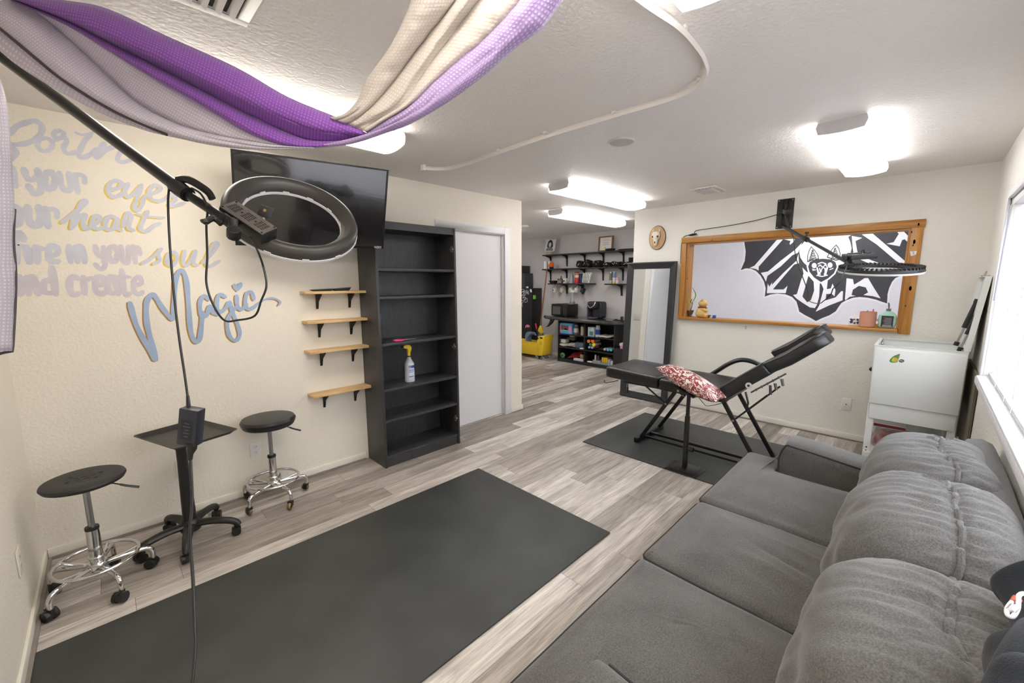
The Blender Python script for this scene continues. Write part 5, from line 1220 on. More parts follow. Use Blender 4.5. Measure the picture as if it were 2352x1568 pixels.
for wx, wy, ang, am in ((1.62, .30, 1.35, .006), (1.70, .27, 1.3, -.006), (1.80, .24, 1.4, .005), (1.56, .33, 1.2, -.005), (1.75, .56, .2, .004), (1.62, .6, .1, -.003), (2.25, .35, .15, .004), (2.2, .42, .1, -.004), (2.3, .3, .1, -.003), (2.06, .33, 1.0, -.005), (2.05, .25, 1.1, -.005), (2.05, .42, .9, -.004), (1.05, .35, .6, .004), (1.15, .45, .5, -.004), (1.2, .28, 1.1, -.005), (1.0, .5, .3, .004), (1.42, .25, 1.2, -.004)):
    WR_.append((wx, wy, .11, .014, ang, am*1.7))
def seat_cushion(poly, x0, x1, cen):
    m_, e_ = padm(poly, .30, .474, .036, .034, lambda p: wrinkle(p, x0, x1), cen, 16, 14)
    c = so.part('seat_cushion', m_, SOFA, ang=70)
    so.part('cushion_piping', MB().tube([p+V(0, 0, .0) for p in e_], .0048, 6, closed=True), PIPE, par=c)
def rounded(pts, r=.03, n=4):
    out = []; m_ = len(pts)
    for i in range(m_):
        a, b, c = Vector(pts[i-1]), Vector(pts[i]), Vector(pts[(i+1) % m_]); u = (a-b).normalized(); v_ = (c-b).normalized()
        for k in range(n+1):
            t_ = k/n; p = (b+u*r)*(1-t_)**2+b*2*t_*(1-t_)+(b+v_*r)*t_**2; out.append((p.x, p.y))
    return out
seat_cushion(rounded([(AI0+.008, -.1), (1.405, -.1), (1.405, CF), (SX0+.03, CF), (SX0+.03, .518), (AI0+.008, .518)], .03), 0, 1.41, (1.1, .57))
seat_cushion(rounded([(1.412, -.1), (2.002, -.1), (2.002, CF+.005), (1.412, CF+.005)], .04), 1.41, 2.01, (1.71, .3))
seat_cushion(rounded([(2.009, -.1), (AI1-.008, -.1), (AI1-.008, .518), (SX1-.03, .518), (SX1-.03, CF+.012), (2.009, CF+.012)], .035), 2.0, 3, (2.3, .57))
def back_cushion(cx, hw, top, seed, lean, fat=.165):
    hz = (top-.462)/2; c = V(cx, -.085, .462+hz); k = 3.6
    def fn(q, p):
        zz = p.z; yy = p.y
        # puffed belly toward the seat, gathered seam over the top and sides
        q = V(q.x, q.y*((1.28+.10*(1-zz)) if yy > 0 else .95), q.z)
        edge = max(abs(p.x)**3, abs(p.z)**3)
        g = math.exp(-(abs(yy)/.42)**2)*edge
        q = q*(1-.045*math.exp(-(yy/.10)**2)*edge)
        w = math.sin(46*p.x+5*noise.noise(V(p.x*4, p.y*3, seed)))*.6+noise.noise(V(p.x*17, p.y*2.2, seed+3))*1.1
        gz = max(0, zz)*math.exp(-(abs(yy)/.62)**2)
        q += V(0, .3*yy, 1).normalized()*(w*.0085*gz)
        w2 = math.sin(40*p.z+4*noise.noise(V(p.z*4, p.y*3, seed+9)))
        q += V(1 if p.x > 0 else -1, 0, 0)*(w2*.004*abs(p.x)**3*math.exp(-(abs(yy)/.5)**2))
        q += V(0, 1, 0)*(.014*noise.noise(V(p.x*2.2, p.z*2.2, seed))*(yy > 0)) + V(0, 1, 0)*(.01*noise.noise(V(p.x*5+seed, p.z*3, seed)))*(yy > 0)
        q.y += -lean*(q.z)+.045*min(0, p.x)*max(0, zz)+.012*math.sin(3*p.x+seed)*max(0, zz)
        return q
    m_ = MB().squircle(c, hw, fat, hz, k, 44, fn)
    o = so.part('back_cushion', m_, SOFA, ang=80)
    seam = []
    for i in range(120):
        a = 2*math.pi*i/120; x, z_ = math.cos(a), math.sin(a); d = (abs(x)**k+abs(z_)**k)**(1/k); x, z_ = x/d, z_/d
        p = V(x, 0, z_); q = fn(V(x*hw, 0, z_*hz), p)
        q = V(q.x*1.012, q.y+.010*noise.noise(V(a*5, seed, 0)), q.z*1.0+.006*noise.noise(V(a*6, seed, 2)))
        seam.append(c+q)
    so.part('seam_welt', MB().tube(seam, .0075, 7, closed=True), SOFA, par=o)
back_cushion(1.09, .31, .885, 1.3, .10, .168)
back_cushion(1.705, .318, .90, 4.1, .10, .17)
back_cushion(2.31, .315, .882, 7.7, .10, .16)
# ---------------------------------------------------------------- hooded sweatshirt over the sofa back
NAVY = mat('dark_navy_fleece', (17, 23, 31), .95, var=.15, vscale=300, bump=.2, bscale=350, sheen=.08)
ho = Thing('hooded_sweatshirt', 'dark navy hooded sweatshirt heaped over the near end of the sofa back', 'sweatshirt', (1.0, -.2, .84))
def heap(c, s_, seed, am=.035, fr=7, M=None):
    return MB().squircle(c, s_[0], s_[1], s_[2], 2.6, 26, lambda q, p: q+V(noise.noise(q*fr+V(seed, 0, 0)), noise.noise(q*fr+V(0, seed, 5)), noise.noise(q*fr+V(5, 0, seed)))*am+V(0, 0, .012*math.sin(q.x*40+3*noise.noise(q*6))))
ho.part('hood', heap((1.15, -.225, .945), (.14, .062, .06), 2.2, .03, 10), NAVY, ang=80)
ho.part('body', heap((.84, -.19, .955), (.17, .082, .062), 6.1, .03, 9), NAVY, ang=80)
ho.part('sleeve', MB().tube(catmull([(1.02, -.2, .975), (.97, -.18, .985), (.9, -.16, .98), (.83, -.14, .95)], 6), [.035]*19, 14), NAVY, ang=80)
cp0 = lambda px, py, z: onz(px, py, z)
ho.part('drawstring', MB().tube(catmull([cp0(2352, 1362, 1.01), cp0(2340, 1368, 1.012), cp0(2338, 1395, 1.005), cp0(2326, 1416, 1.0), cp0(2314, 1412, 1.0), cp0(2314, 1396, 1.002), cp0(2330, 1376, 1.006)], 6), .0032, 8), mat('white_cord', (206, 206, 208), .7))
ho.part('cord_tip', MB().cyl(cp0(2321, 1404, 1.003), cp0(2330, 1394, 1.005), .006, n=10), mat('metal_tip', (220, 220, 222), .25, .8)); ho.part('cord_bead', MB().cyl(cp0(2330, 1385, 1.004), cp0(2336, 1374, 1.006), .006, n=8), mat('orange_brown', (170, 84, 58), .5))
# ================================================================ curtain swag
def cloth(name, col, tcol, v=.06):
    m = bpy.data.materials.new(name); m.use_nodes = True; nt = m.node_tree; L = nt.links.new; b = nt.nodes['Principled BSDF']
    tc = nt.nodes.new('ShaderNodeTexCoord'); uv = nt.nodes.new('ShaderNodeUVMap')
    mp = nt.nodes.new('ShaderNodeMapping'); mp.inputs['Scale'].default_value = (1, 1, 1); L(uv.outputs[0], mp.inputs[0])
    vo = nt.nodes.new('ShaderNodeTexVoronoi'); vo.inputs['Scale'].default_value = 1.0; vo.inputs['Randomness'].default_value = 0.0; L(mp.outputs[0], vo.inputs['Vector'])
    r = nt.nodes.new('ShaderNodeValToRGB'); r.color_ramp.elements[0].position = .16; r.color_ramp.elements[1].position = .34
    r.color_ramp.elements[0].color = rgb(*tcol); r.color_ramp.elements[1].color = rgb(*col)
    L(vo.outputs['Distance'], r.inputs['Fac']); L(r.outputs['Color'], b.inputs['Base Color'])
    b.inputs['Roughness'].default_value = .55; b.inputs['Sheen Weight'].default_value = .3
    bp = nt.nodes.new('ShaderNodeBump'); bp.inputs['Strength'].default_value = .35; bp.inputs['Distance'].default_value = .003; bp.invert = True
    L(vo.outputs['Distance'], bp.inputs['Height']); L(bp.outputs['Normal'], b.inputs['Normal'])
    t = nt.nodes.new('ShaderNodeBsdfTranslucent'); L(r.outputs['Color'], t.inputs[0])
    x = nt.nodes.new('ShaderNodeMixShader'); x.inputs[0].default_value = .3; out = nt.nodes['Material Output']
    L(b.outputs[0], x.inputs[1]); L(t.outputs[0], x.inputs[2]); L(x.outputs[0], out.inputs[0])
    return m
PURP = cloth('purple_dotted_cloth', (142, 78, 180), (172, 118, 202)); GREYC = cloth('silver_grey_dotted_cloth', (212, 206, 218), (240, 234, 244)); PURPLIT = cloth('window_lit_purple_cloth', (182, 156, 206), (220, 206, 236))  # lavender is the purple cloth with window light put into its colour
BEIGE = cloth('warm_grey_dotted_cloth', (214, 204, 196), (234, 226, 220)); LINING = mat('dark_lining', (84, 78, 84), .9)
cu_t = Thing('curtain', 'purple and silver curtain bunched up in a swag below the ceiling', 'curtain', (.4, 1.2, 2.42))
def resample(pts, n):
    c = catmull([V(*p) for p in pts], 10); L_ = [0]
    for i in range(1, len(c)): L_.append(L_[-1]+math.hypot(c[i].x-c[i-1].x, c[i].y-c[i-1].y))
    out = []; j = 0
    for k in range(n):
        d = L_[-1]*k/(n-1)
        while j < len(c)-2 and L_[j+1] < d: j += 1
        f = (d-L_[j])/max(1e-9, L_[j+1]-L_[j]); out.append(c[j].lerp(c[j+1], min(1, f)))
    return out
def panel(name, m, strands, par=None, n=46, sub=5, bulge=.012, hem=None):
    """cloth between strands; each strand: sight-line points (px, py, depth) from one end to the other"""
    S = [[at(p.x, p.y, p.z) for p in resample(s_, n)] for s_ in strands]
    rows = []
    for a in range(len(S)-1):
        for k in range(sub if a < len(S)-2 else sub+1):
            t_ = k/sub
            rows.append([S[a][i].lerp(S[a+1][i], t_)+(EYE-S[a][i]).normalized()*(bulge*math.sin(math.pi*t_)+.004*noise.noise(V(i*.35, a*3+t_*2.2, 1.0))) for i in range(n)])
    mb = MB().grid(rows)
    me = mb.mesh(name, m, 0, ang=180, inv=cu_t.inv)
    uvl = me.uv_layers.new(name='UVMap'); C_ = n
    for poly in me.polygons:
        for li in poly.loop_indices:
            vi = me.loops[li].vertex_index; i, r_ = vi % C_, vi//C_
            # true lengths so that the dots stay round
            uvl.data[li].uv = (i*len_u, r_*len_v) if False else (ucoord(rows, r_, i), vcoord(rows, r_, i))
    o = bpy.data.objects.new(name, me); COL.objects.link(o); o.parent = par or cu_t.o
    so_ = o.modifiers.new('cloth_thickness', 'SOLIDIFY'); so_.thickness = .0018; so_.offset = 0
    return o
_cache = {}
def ucoord(rows, r_, i):
    key = (id(rows), 'u', r_)
    if key not in _cache:
        acc = [0.0]; mid = rows[len(rows)//2]
        for k in range(1, len(mid)): acc.append(acc[-1]+(mid[k]-mid[k-1]).length)
        _cache[key] = acc
    return _cache[key][i]*105
def vcoord(rows, r_, i):
    key = (id(rows), 'v')
    if key not in _cache:
        acc = []
        for c in range(len(rows[0])):
            a = [0.0]
            for k in range(1, len(rows)): a.append(a[-1]+(rows[k][c]-rows[k-1][c]).length)
            acc.append(a)
        _cache[key] = acc
    return _cache[key][i][r_]*105
# strands run from the left anchor to the lowest point; depth in metres along the view
R0 = [(20, -14, 1.22), (153, 2, 1.2), (245, 20, 1.19), (383, 83, 1.18), (540, 154, 1.17), (650, 217, 1.165), (727, 251, 1.16), (785, 274, 1.155), (842, 306, 1.15)]
R1 = [(20, -8, 1.19), (153, 38, 1.17), (245, 82, 1.155), (383, 145, 1.145), (540, 222, 1.14), (650, 272, 1.14), (727, 300, 1.14), (790, 310, 1.145), (842, 312, 1.15)]
R2 = [(22, -4, 1.24), (153, 48, 1.22), (245, 95, 1.205), (344, 144, 1.2), (459, 204, 1.19), (574, 264, 1.185), (689, 316, 1.175), (770, 324, 1.165), (842, 314, 1.155)]
R3 = [(22, -2, 1.22), (153, 54, 1.2), (245, 106, 1.18), (344, 162, 1.165), (459, 226, 1.155), (574, 290, 1.15), (670, 328, 1.15), (765, 330, 1.15), (842, 318, 1.15)]
R4 = [(24, 0, 1.24), (153, 58, 1.22), (245, 113, 1.2), (344, 174, 1.185), (459, 239, 1.175), (574, 306, 1.165), (668, 336, 1.16), (765, 335, 1.155), (842, 320, 1.15)]
panel('purple_panel', PURP, [R0, R1], bulge=.02)
panel('purple_panel', PURP, [R1, R2], bulge=-.004)
panel('purple_panel', PURP, [R2, R3, R4], bulge=.008)
G0 = [(24, 0, 1.24), (110, 30, 1.23), (200, 84, 1.215), (300, 146, 1.205), (400, 206, 1.195), (500, 262, 1.185), (590, 312, 1.175), (668, 337, 1.165), (720, 338, 1.165)]
G1 = [(20, -2, 1.27), (80, 25, 1.265), (150, 82, 1.26), (215, 142, 1.26), (270, 196, 1.255), (330, 246, 1.24), (440, 296, 1.20), (600, 328, 1.17), (720, 339, 1.165)]
G2 = [(-30, 10, 1.20), (30, 42, 1.195), (110, 115, 1.185), (180, 178, 1.175), (250, 226, 1.17), (330, 268, 1.165), (440, 306, 1.16), (590, 336, 1.16), (722, 340, 1.162)]
G3 = [(-60, 20, 1.225), (0, 64, 1.22), (77, 128, 1.21), (153, 188, 1.20), (268, 257, 1.19), (383, 307, 1.18), (470, 330, 1.175), (580, 343, 1.17), (724, 341, 1.165)]
panel('grey_panel', GREYC, [G0, G1], bulge=.006); panel('grey_panel', GREYC, [G1, G2, G3], bulge=.018)
H0 = [(-80, 26, 1.235), (-10, 62, 1.235), (70, 128, 1.225), (150, 192, 1.215), (260, 259, 1.205), (350, 300, 1.195), (420, 318, 1.19)]
H1 = [(-100, 60, 1.25), (-20, 102, 1.25), (40, 150, 1.25), (120, 200, 1.24), (225, 256, 1.225), (330, 298, 1.205), (420, 319, 1.192)]
panel('lower_fold', GREYC, [H0, H1], n=24, sub=3)
hm = cu_t.part('dark_seam', MB().tube([at(p.x, p.y, p.z) for p in resample([(a, b+2, c-.004) for a, b, c in G3[:6]], 40)], .0045, 6), LINING)
# right hand side, down from the track
S0 = [(945, -60, .98), (945, 0, 1.0), (900, 100, 1.05), (842, 184, 1.1), (822, 230, 1.12), (790, 262, 1.13), (756, 270, 1.15)]
S0b = [(1000, -60, .95), (985, 0, .97), (935, 90, 1.02), (878, 170, 1.07), (845, 225, 1.1), (808, 262, 1.12), (770, 276, 1.14)]
S1 = [(1080, -60, .99), (1048, 0, 1.01), (969, 100, 1.06), (905, 186, 1.1), (862, 236, 1.12), (825, 268, 1.13), (800, 284, 1.14)]
S2 = [(1120, -60, .95), (1076, 0, .97), (1020, 76, 1.02), (960, 160, 1.06), (915, 228, 1.09), (870, 262, 1.11), (815, 292, 1.14)]
S2b = [(1150, -60, .99), (1100, 0, 1.0), (1036, 84, 1.04), (968, 176, 1.08), (925, 238, 1.1), (880, 268, 1.12), (830, 298, 1.14)]
S3 = [(1240, -60, .95), (1196, 0, .97), (1124, 80, 1.01), (1062, 132, 1.04), (1003, 182, 1.065), (945, 238, 1.09), (895, 270, 1.11), (842, 304, 1.14)]
S4 = [(1290, -60, .95), (1240, 0, .965), (1170, 84, 1.0), (1092, 150, 1.035), (1020, 208, 1.06), (960, 254, 1.085), (900, 286, 1.11), (842, 312, 1.14)]
S5 = [(1350, -60, .98), (1294, 0, .99), (1244, 65, 1.015), (1186, 108, 1.035), (1120, 166, 1.055), (1038, 228, 1.08), (945, 283, 1.105), (890, 304, 1.12), (800, 332, 1.14), (700, 341, 1.16)]
panel('upper_fold', BEIGE, [S0, S0b, S1], bulge=.01); panel('upper_fold', BEIGE, [S1, S2], bulge=.004)
panel('grey_fold', BEIGE, [S2b, S3], bulge=.018); panel('grey_fold', BEIGE, [S2, S2b], bulge=-.003)
panel('window_lit_fold', PURPLIT, [S3, S4, S5], bulge=.008)
# loose end hanging at the near left edge
T0 = [(-40, 96, 1.235), (-8, 160, 1.18), (12, 222, 1.12), (22, 300, 1.12), (29, 400, 1.115), (33, 480, 1.11), (30, 550, 1.11), (35, 620, 1.11), (34, 700, 1.115), (28, 806, 1.12)]
T1 = [(-70, 88, 1.235), (-44, 150, 1.16), (-30, 215, 1.08), (-24, 300, 1.07), (-22, 400, 1.07), (-20, 500, 1.065), (-22, 600, 1.065), (-20, 700, 1.07), (-20, 806, 1.08)]
T2 = [(-110, 70, 1.24), (-98, 130, 1.18), (-90, 190, 1.12), (-90, 300, 1.12), (-88, 400, 1.12), (-90, 500, 1.12), (-90, 600, 1.12), (-90, 700, 1.12), (-90, 806, 1.12)]
T3 = [(-160, 44, 1.245), (-170, 130, 1.14), (-170, 220, 1.05), (-170, 300, 1.05), (-170, 400, 1.05), (-170, 500, 1.05), (-170, 600, 1.05), (-170, 700, 1.05), (-170, 800, 1.05)]
tl = panel('hanging_end', GREYC, [T0, T1, T2, T3], bulge=.012)
cu_t.part('dark_hem', MB().tube([at(p.x, p.y, p.z+.002) for p in resample(T0[5:], 30)]+[at(0, 812, 1.1), at(-90, 812, 1.12), at(-170, 806, 1.05)], .006, 6, ry=.004), LINING, par=tl)
# ================================================================ ring light on a boom
RLT = Thing('boom_ring_light', 'large black ring light on a boom in front of the television', 'ring light', (-.21, 2.55, CEIL))
rc1, rn1 = V(.544, 1.705, 1.783), V(.06, .697, -.715).normalized()   # rn1 points to the lit side
def onring(px, py, off=0.0):
    """sight line met with the ring's plane, lifted off its back"""
    d = sight(px, py); return EYE+d*((rc1-rn1*off-EYE).dot(rn1)/d.dot(rn1))
B2 = onring(522, 507, .062)
B0, B1 = at(-25, 110, 1.535), at(408, 430, (B2-EYE).dot(FW)+.035)
bdir = (B1-B0).normalized()
Btop = B0+(B0-B1).normalized()*((CEIL-.012-B0.z)/(B0-B1).normalized().z)
GLT = mat('black_tube', (20, 22, 23), .28, .2)
RLT.part('boom_outer', MB().tube([Btop, B1], .0185, 18), GLT)
RLT.part('mount_plate', MB().cyl(Btop+V(0, 0, .0115), Btop+V(0, 0, -.002), .07, n=24), BLACKM)
RLT.part('boom_collar', MB().tube([B1-bdir*.012, B1+bdir*.012, B1+bdir*.05], [.024, .025, .0235], 18), BLACKP)
RLT.part('boom_clamp', MB().tube(catmull([B1+V(0, 0, .022), B1+bdir*.02+V(.02, -.005, .035), B1+bdir*.06+V(.045, -.01, .022), B1+bdir*.075+V(.05, -.01, .004)], 5), .008, 8, ry=.012), BLACKP)
RLT.part('boom_inner', MB().tube([B1+bdir*.04, B2], .0145, 16), GLT)
xq = V(1, 0, 0)-rn1*rn1.x; R1M = frame_m(rc1, xq, rn1.cross(xq))
HSG = mat('warm_black_housing', (60, 58, 55), .38, bump=.04, bscale=200)
Ro, Ri = .226, .168
RLT.part('ring_housing', MB().ringprof([(Ro, .014), (Ro, -.006), (Ro-.008, -.022), (Ro-.022, -.03), (Ri+.026, -.028), (Ri+.014, -.016), (Ri+.001, -.002), (Ri, .014)], 96, R1M), HSG, ang=60)
dfo = RLT.part('diffuser', MB().ringprof([(Ro+.0025, .013), (Ro+.0025, .0205), ((Ro+Ri)/2, .025), (Ri-.004, .0205), (Ri-.004, .012), (Ri+.002, .012), (Ro-.002, .012)], 96, R1M), mat('white_lens', (226, 226, 232), .4))
for k in range(12):
    a = 2*math.pi*k/12+.1; c = V(math.cos(a), math.sin(a), 0); t_ = V(-c.y, c.x, 0)
    for r_, dr in ((Ro+.0005, .0032), (Ri-.0005, -.0032)):
        RLT.part('lens_clip', MB().prism([R1M @ (c*(r_+o)+t_*w_+V(0, 0, .007)) for o, w_ in ((0, -.011), (0, .011), (dr, .011), (dr, -.011))], R1M.to_3x3() @ V(0, 0, .01)), mat('white_clip', (226, 226, 232), .4) if k == 0 and dr > 0 else bpy.data.materials['white_clip'], par=dfo)
# control box on the back of the ring, on the boom side
bz = -rn1; bx_ = (onring(618, 545, .05)-onring(520, 480, .05)).normalized()
q_ = onring(571, 513, .045)
CB = frame_m(q_, bx_, bz.cross(bx_))
TAUP = mat('taupe_plastic', (96, 90, 86), .45)
cbx = RLT.part('control_box', MB().box(-.082, .082, -.034, .034, -.02, .022, CB), BLACKP, bev=.005)
RLT.part('box_cover', MB().box(-.08, .08, -.032, .032, .0225, .0255, CB), TAUP, bev=.001, par=cbx)
vn = MB()
for gx in (-.052, 0, .05):
    for i in range(3):
        for j in range(5): vn.box(gx-.017+.012*i, gx-.008+.012*i, -.014+.007*j-.0013, -.014+.007*j+.0013, .0255, .0262, CB)
RLT.part('vent_slots', vn, mat('slot_black', (14, 13, 13), .7), par=cbx, kind='stuff')
sw = MB()
for x, y in ((-.074, .026), (-.074, -.026), (.074, .026), (.074, -.026), (-.026, .0), (.026, .0)): sw.cyl(CB @ V(x, y, .0256), CB @ V(x, y, .0266), .0032, n=8)
RLT.part('cover_screws', sw, bpy.data.materials['slot_black'], par=cbx, kind='stuff')
jb = q_-bx_*.03-bz.cross(bx_)*(.03 if bz.cross(bx_).z > 0 else -.03)
RLT.part('tilt_joint', MB().tube([B2-bdir*.02, B2+bdir*.02, jb], [.017, .018, .014], 14).cyl(B2+bdir*.03+V(0, 0, -.03), B2+bdir*.03+V(0, 0, .02), .014, n=12), BLACKP)
kp = onring(537, 533, .07)
RLT.part('tilt_knob', MB().cyl(kp-bz*.02, kp+bz*.012, .02, n=9), BLACKP, bev=.003)
RLT.part('wing_knob', MB().tube(catmull([onring(462, 506, .07), onring(475, 509, .075), onring(490, 501, .07), onring(508, 515, .065)], 4), [.004, .006, .008, .01, .009, .008, .009, .01, .01, .009, .008, .008, .008], 8), BLACKP)
# phone holder inside the ring
ph = onring(610, 487, .035)
PHM = frame_m(ph, (at(625, 492, 1.36)-at(597, 482, 1.36)), UP)
RLT.part('phone_holder', MB().box(-.022, .022, -.02, .02, -.006, .006, PHM), mat('grey_holder', (78, 80, 80), .4), bev=.002)
RLT.part('holder_screw', MB().cyl(PHM @ V(0, .004, .006), PHM @ V(0, .004, .0075), .0055, n=12), mat('brass', (196, 176, 120), .3, 1.0))
RLT.part('holder_stem', MB().tube([PHM @ V(0, -.02, 0), PHM @ V(.002, -.034, 0), onring(598, 522, .03)], .004, 8).ell(PHM @ V(.001, -.032, 0), .01, .01, .008, 12, 8), STEEL)
dB = (B2-EYE).dot(FW)+.01
crd = MB().tube(catmull([onring(575, 545, .05), onring(590, 572, .07), at(604, 610, dB), at(612, 655, dB), at(600, 690, dB), at(585, 725, dB), at(545, 735, dB), at(515, 735, dB), at(490, 700, dB), at(474, 650, dB), at(476, 590, dB), at(474, 520, dB), at(476, 478, dB-.01), at(462, 446, dB), at(440, 432, dB+.01)], 8), .0032, 8)
RLT.part('loop_cord', crd, BLACKP)
# power adapter hanging on its cord
pa = Thing('power_adapter', 'black power adapter hanging by its cord below the boom light', 'power adapter', tuple(at(443, 980, 1.22)))
pa.part('upper_cord', MB().tube(catmull([at(388, 434, (B1-EYE).dot(FW)), at(386, 470, 1.27), at(390, 560, 1.26), at(400, 680, 1.245), at(412, 780, 1.235), at(424, 860, 1.225), at(433, 925, 1.22)], 8), .0032, 8), BLACKP)
pa.part('strain_relief', MB().tube([at(431, 908, 1.22), at(433, 934, 1.22)], [.004, .006], 8), BLACKP)
c0, c1, c2 = at(420, 932, 1.20), at(466, 938, 1.20), at(414, 1020, 1.20)
AM = frame_m(at(439, 978, 1.22), c1-c0, UP)
AM = Matrix.Translation(AM.translation) @ AM.to_3x3().to_4x4() @ Matrix.Rotation(math.radians(2), 4, 'Y') @ Matrix.Rotation(math.radians(8), 4, 'X') @ Matrix.Rotation(math.radians(-3), 4, 'Z')
NVP = mat('blue_black_plastic', (34, 37, 48), .4)
bk_ = pa.part('brick', MB().box(-.027, .027, -.056, .056, -.017, .017, AM), NVP, bev=.003)
pm = MB().box(-.017, .017, -.037, .022, .0172, .0175, AM); pa.part('rating_label', pm, mat('dark_label', (28, 30, 40), .55), par=bk_)
pl = MB()
for k, w_ in enumerate((.014, .02, .012, .018, .012)): pl.box(-w_/2, w_/2, .012-.01*k, .0145-.01*k, .0177, .0179, AM)
pa.part('rating_print', pl, mat('dim_print', (74, 78, 92), .5), par=bk_, kind='stuff')
pa.part('plug', MB().tube([at(441, 1018, 1.22), at(441, 1030, 1.22), at(437, 1042, 1.22), at(437, 1056, 1.22)], [.014, .0125, .008, .0055], 10), BLACKP)
pe = onz(441, 1570, .35)
pa.part('lower_cord', MB().tube(catmull([at(437, 1050, 1.22), at(441, 1150, 1.2), at(436, 1230, 1.18), at(443, 1330, 1.16), at(446, 1420, 1.13), at(448, 1490, 1.1), at(440, 1575, 1.05), at(425, 1680, .98), at(410, 1800, .9), V(-.02, .93, .12), V(-.08, .95, .025), V(-.2, 1.04, .006), V(-.34, 1.12, .006)], 8), .0042, 8), BLACKP)
# ================================================================ back room
def B7(x, y, X): return onx(1180+x/7.84, 480+y/7.84, X)      # crop of the upper shelves
def C7(x, y, X): return onx(1180+x/7.84, 660+y/7.84, X)      # crop of the counter
SHB = mat('black_painted_shelf', (24, 24, 25), .4); BRB = mat('black_iron_bracket', (18, 18, 19), .45)
SF = XB-.205
def long_shelf(lbl, z, y0, y1, brk, drop, fat=.012):
    t = Thing('long_shelf', lbl, 'shelf', (XB, (y0+y1)/2, z), 0, 'black shelves in the back room')
    t.part('board', MB().box(SF, XB-.001, y0, y1, z-.022, z), SHB, bev=.002)
    for y in brk:
        k = MB().prism([V(XB-.002, y-fat, z-.022), V(SF+.02, y-fat, z-.022), V(SF+.02, y-fat, z-.03), V(XB-.06, y-fat, z-.055), V(XB-.03, y-fat, z-.09), V(XB-.016, y-fat, z-drop), V(XB-.002, y-fat, z-drop)], (0, 2*fat, 0))
        t.part('bracket', k, BRB, bev=.002)
bys = [onx(px, 600, XB-.03).y for px in (1264, 1301, 1342, 1385, 1431)]
long_shelf('topmost long black wall shelf with the certificate and small easel', 2.07, 3.3, 5.61, bys, .235)
long_shelf('second long black wall shelf piled with black shirts', 1.79, 3.3, 5.62, bys, .24)
long_shelf('short black wall shelf with cups and hanging mugs', 1.50, onx(1354.5, 651, SF).y, 5.46, [onx(1301, 655, XB-.03).y, onx(1337, 655, XB-.03).y], .21, .016)
long_shelf('short black wall shelf with drink cans beside the mirror', 1.495, 3.35, 4.13, [onx(1427, 655, XB-.03).y], .215, .016)
# --- top shelf
e = B7(650, 790, 6.52)
ea = Thing('easel', 'miniature wooden easel on the topmost black shelf', 'easel', (6.52, e.y, 2.0705))
EW = wood('light_easel_wood', (206, 170, 120), (176, 140, 92), 'z')
for dy in (-.075, .075): ea.part('leg', MB().tube([V(6.5, e.y+dy, 2.072), V(6.55, e.y+dy*.45, 2.25)], .006, 6), EW)
ea.part('leg', MB().tube([V(6.62, e.y, 2.072), V(6.56, e.y, 2.25)], .006, 6), EW)
ea.part('ledge', MB().box(6.495, 6.525, e.y-.085, e.y+.085, 2.118, 2.128), EW)
pc = [B7(580, 550, 6.53), B7(758, 545, 6.53), B7(725, 762, 6.505), B7(555, 762, 6.505)]
po = Thing('canvas_print', 'small black and white portrait canvas leaning on the easel', 'picture', tuple(B7(640, 762, 6.51)))
po.part('canvas', MB().prism(pc, (.02, 0, 0)), mat('white_canvas', (222, 222, 222), .7))
def onp(u, v_, d=.001): return pc[3].lerp(pc[2], u).lerp(pc[0].lerp(pc[1], u), v_)+V(-d, 0, 0)
po.part('painted_hair', MB().flat([onp(.5+.25*math.cos(a)*(1.0 if math.sin(a) > 0 else 1.15), .63+.33*math.sin(a), .0012) for a in [2*math.pi*k/24 for k in range(24)]]).flat([onp(a, b, .0011) for a, b in ((.2, .38), (.36, .3), (.7, .3), (.82, .4), (.76, .7), (.26, .7))]), mat('print_black', (30, 30, 32), .6), ang=0)
po.part('painted_face', MB().flat([onp(.5+.14*math.cos(a), .56+.2*math.sin(a), .0018) for a in [2*math.pi*k/20 for k in range(20)]]), mat('print_pale', (196, 196, 196), .6))
po.part('painted_shoulders', MB().flat([onp(a, b, .0015) for a, b in ((.1, .06), (.9, .06), (.82, .26), (.6, .36), (.4, .36), (.2, .26))]), mat('print_grey', (120, 120, 122), .6))
cpt = [B7(1540, 540, 6.60), B7(1800, 515, 6.60), B7(1785, 735, 6.55), B7(1523, 760, 6.55)]
cf = Thing('certificate', 'brown framed certificate with a gold seal on the topmost black shelf', 'certificate', tuple(B7(1660, 745, 6.56)))
cpt = [V(p.x, p.y, p.z) for p in (V(6.60, cpt[0].y, 2.345), V(6.60, cpt[1].y, 2.345), V(6.55, cpt[2].y, 2.073), V(6.55, cpt[3].y, 2.073))]
def cq(u, v_, d): return cpt[3].lerp(cpt[2], u).lerp(cpt[0].lerp(cpt[1], u), v_)+V(-d, 0, -d*.15)
FRW = mat('brown_frame_wood', (134, 84, 48), .45)
cf.part('frame', MB().prism([cq(*p, 0) for p in ((0, 0), (1, 0), (1, .08), (0, .08))], (-.016, 0, 0)).prism([cq(*p, 0) for p in ((0, .92), (1, .92), (1, 1), (0, 1))], (-.016, 0, 0)).prism([cq(*p, 0) for p in ((0, .08), (.09, .08), (.09, .92), (0, .92))], (-.016, 0, 0)).prism([cq(*p, 0) for p in ((.91, .08), (1, .08), (1, .92), (.91, .92))], (-.016, 0, 0)), FRW)
cf.part('paper', MB().prism([cq(*p, .002) for p in ((.09, .08), (.91, .08), (.91, .92), (.09, .92))], (-.002, 0, 0)), mat('certificate_paper', (232, 230, 224), .6))
tl_ = MB()
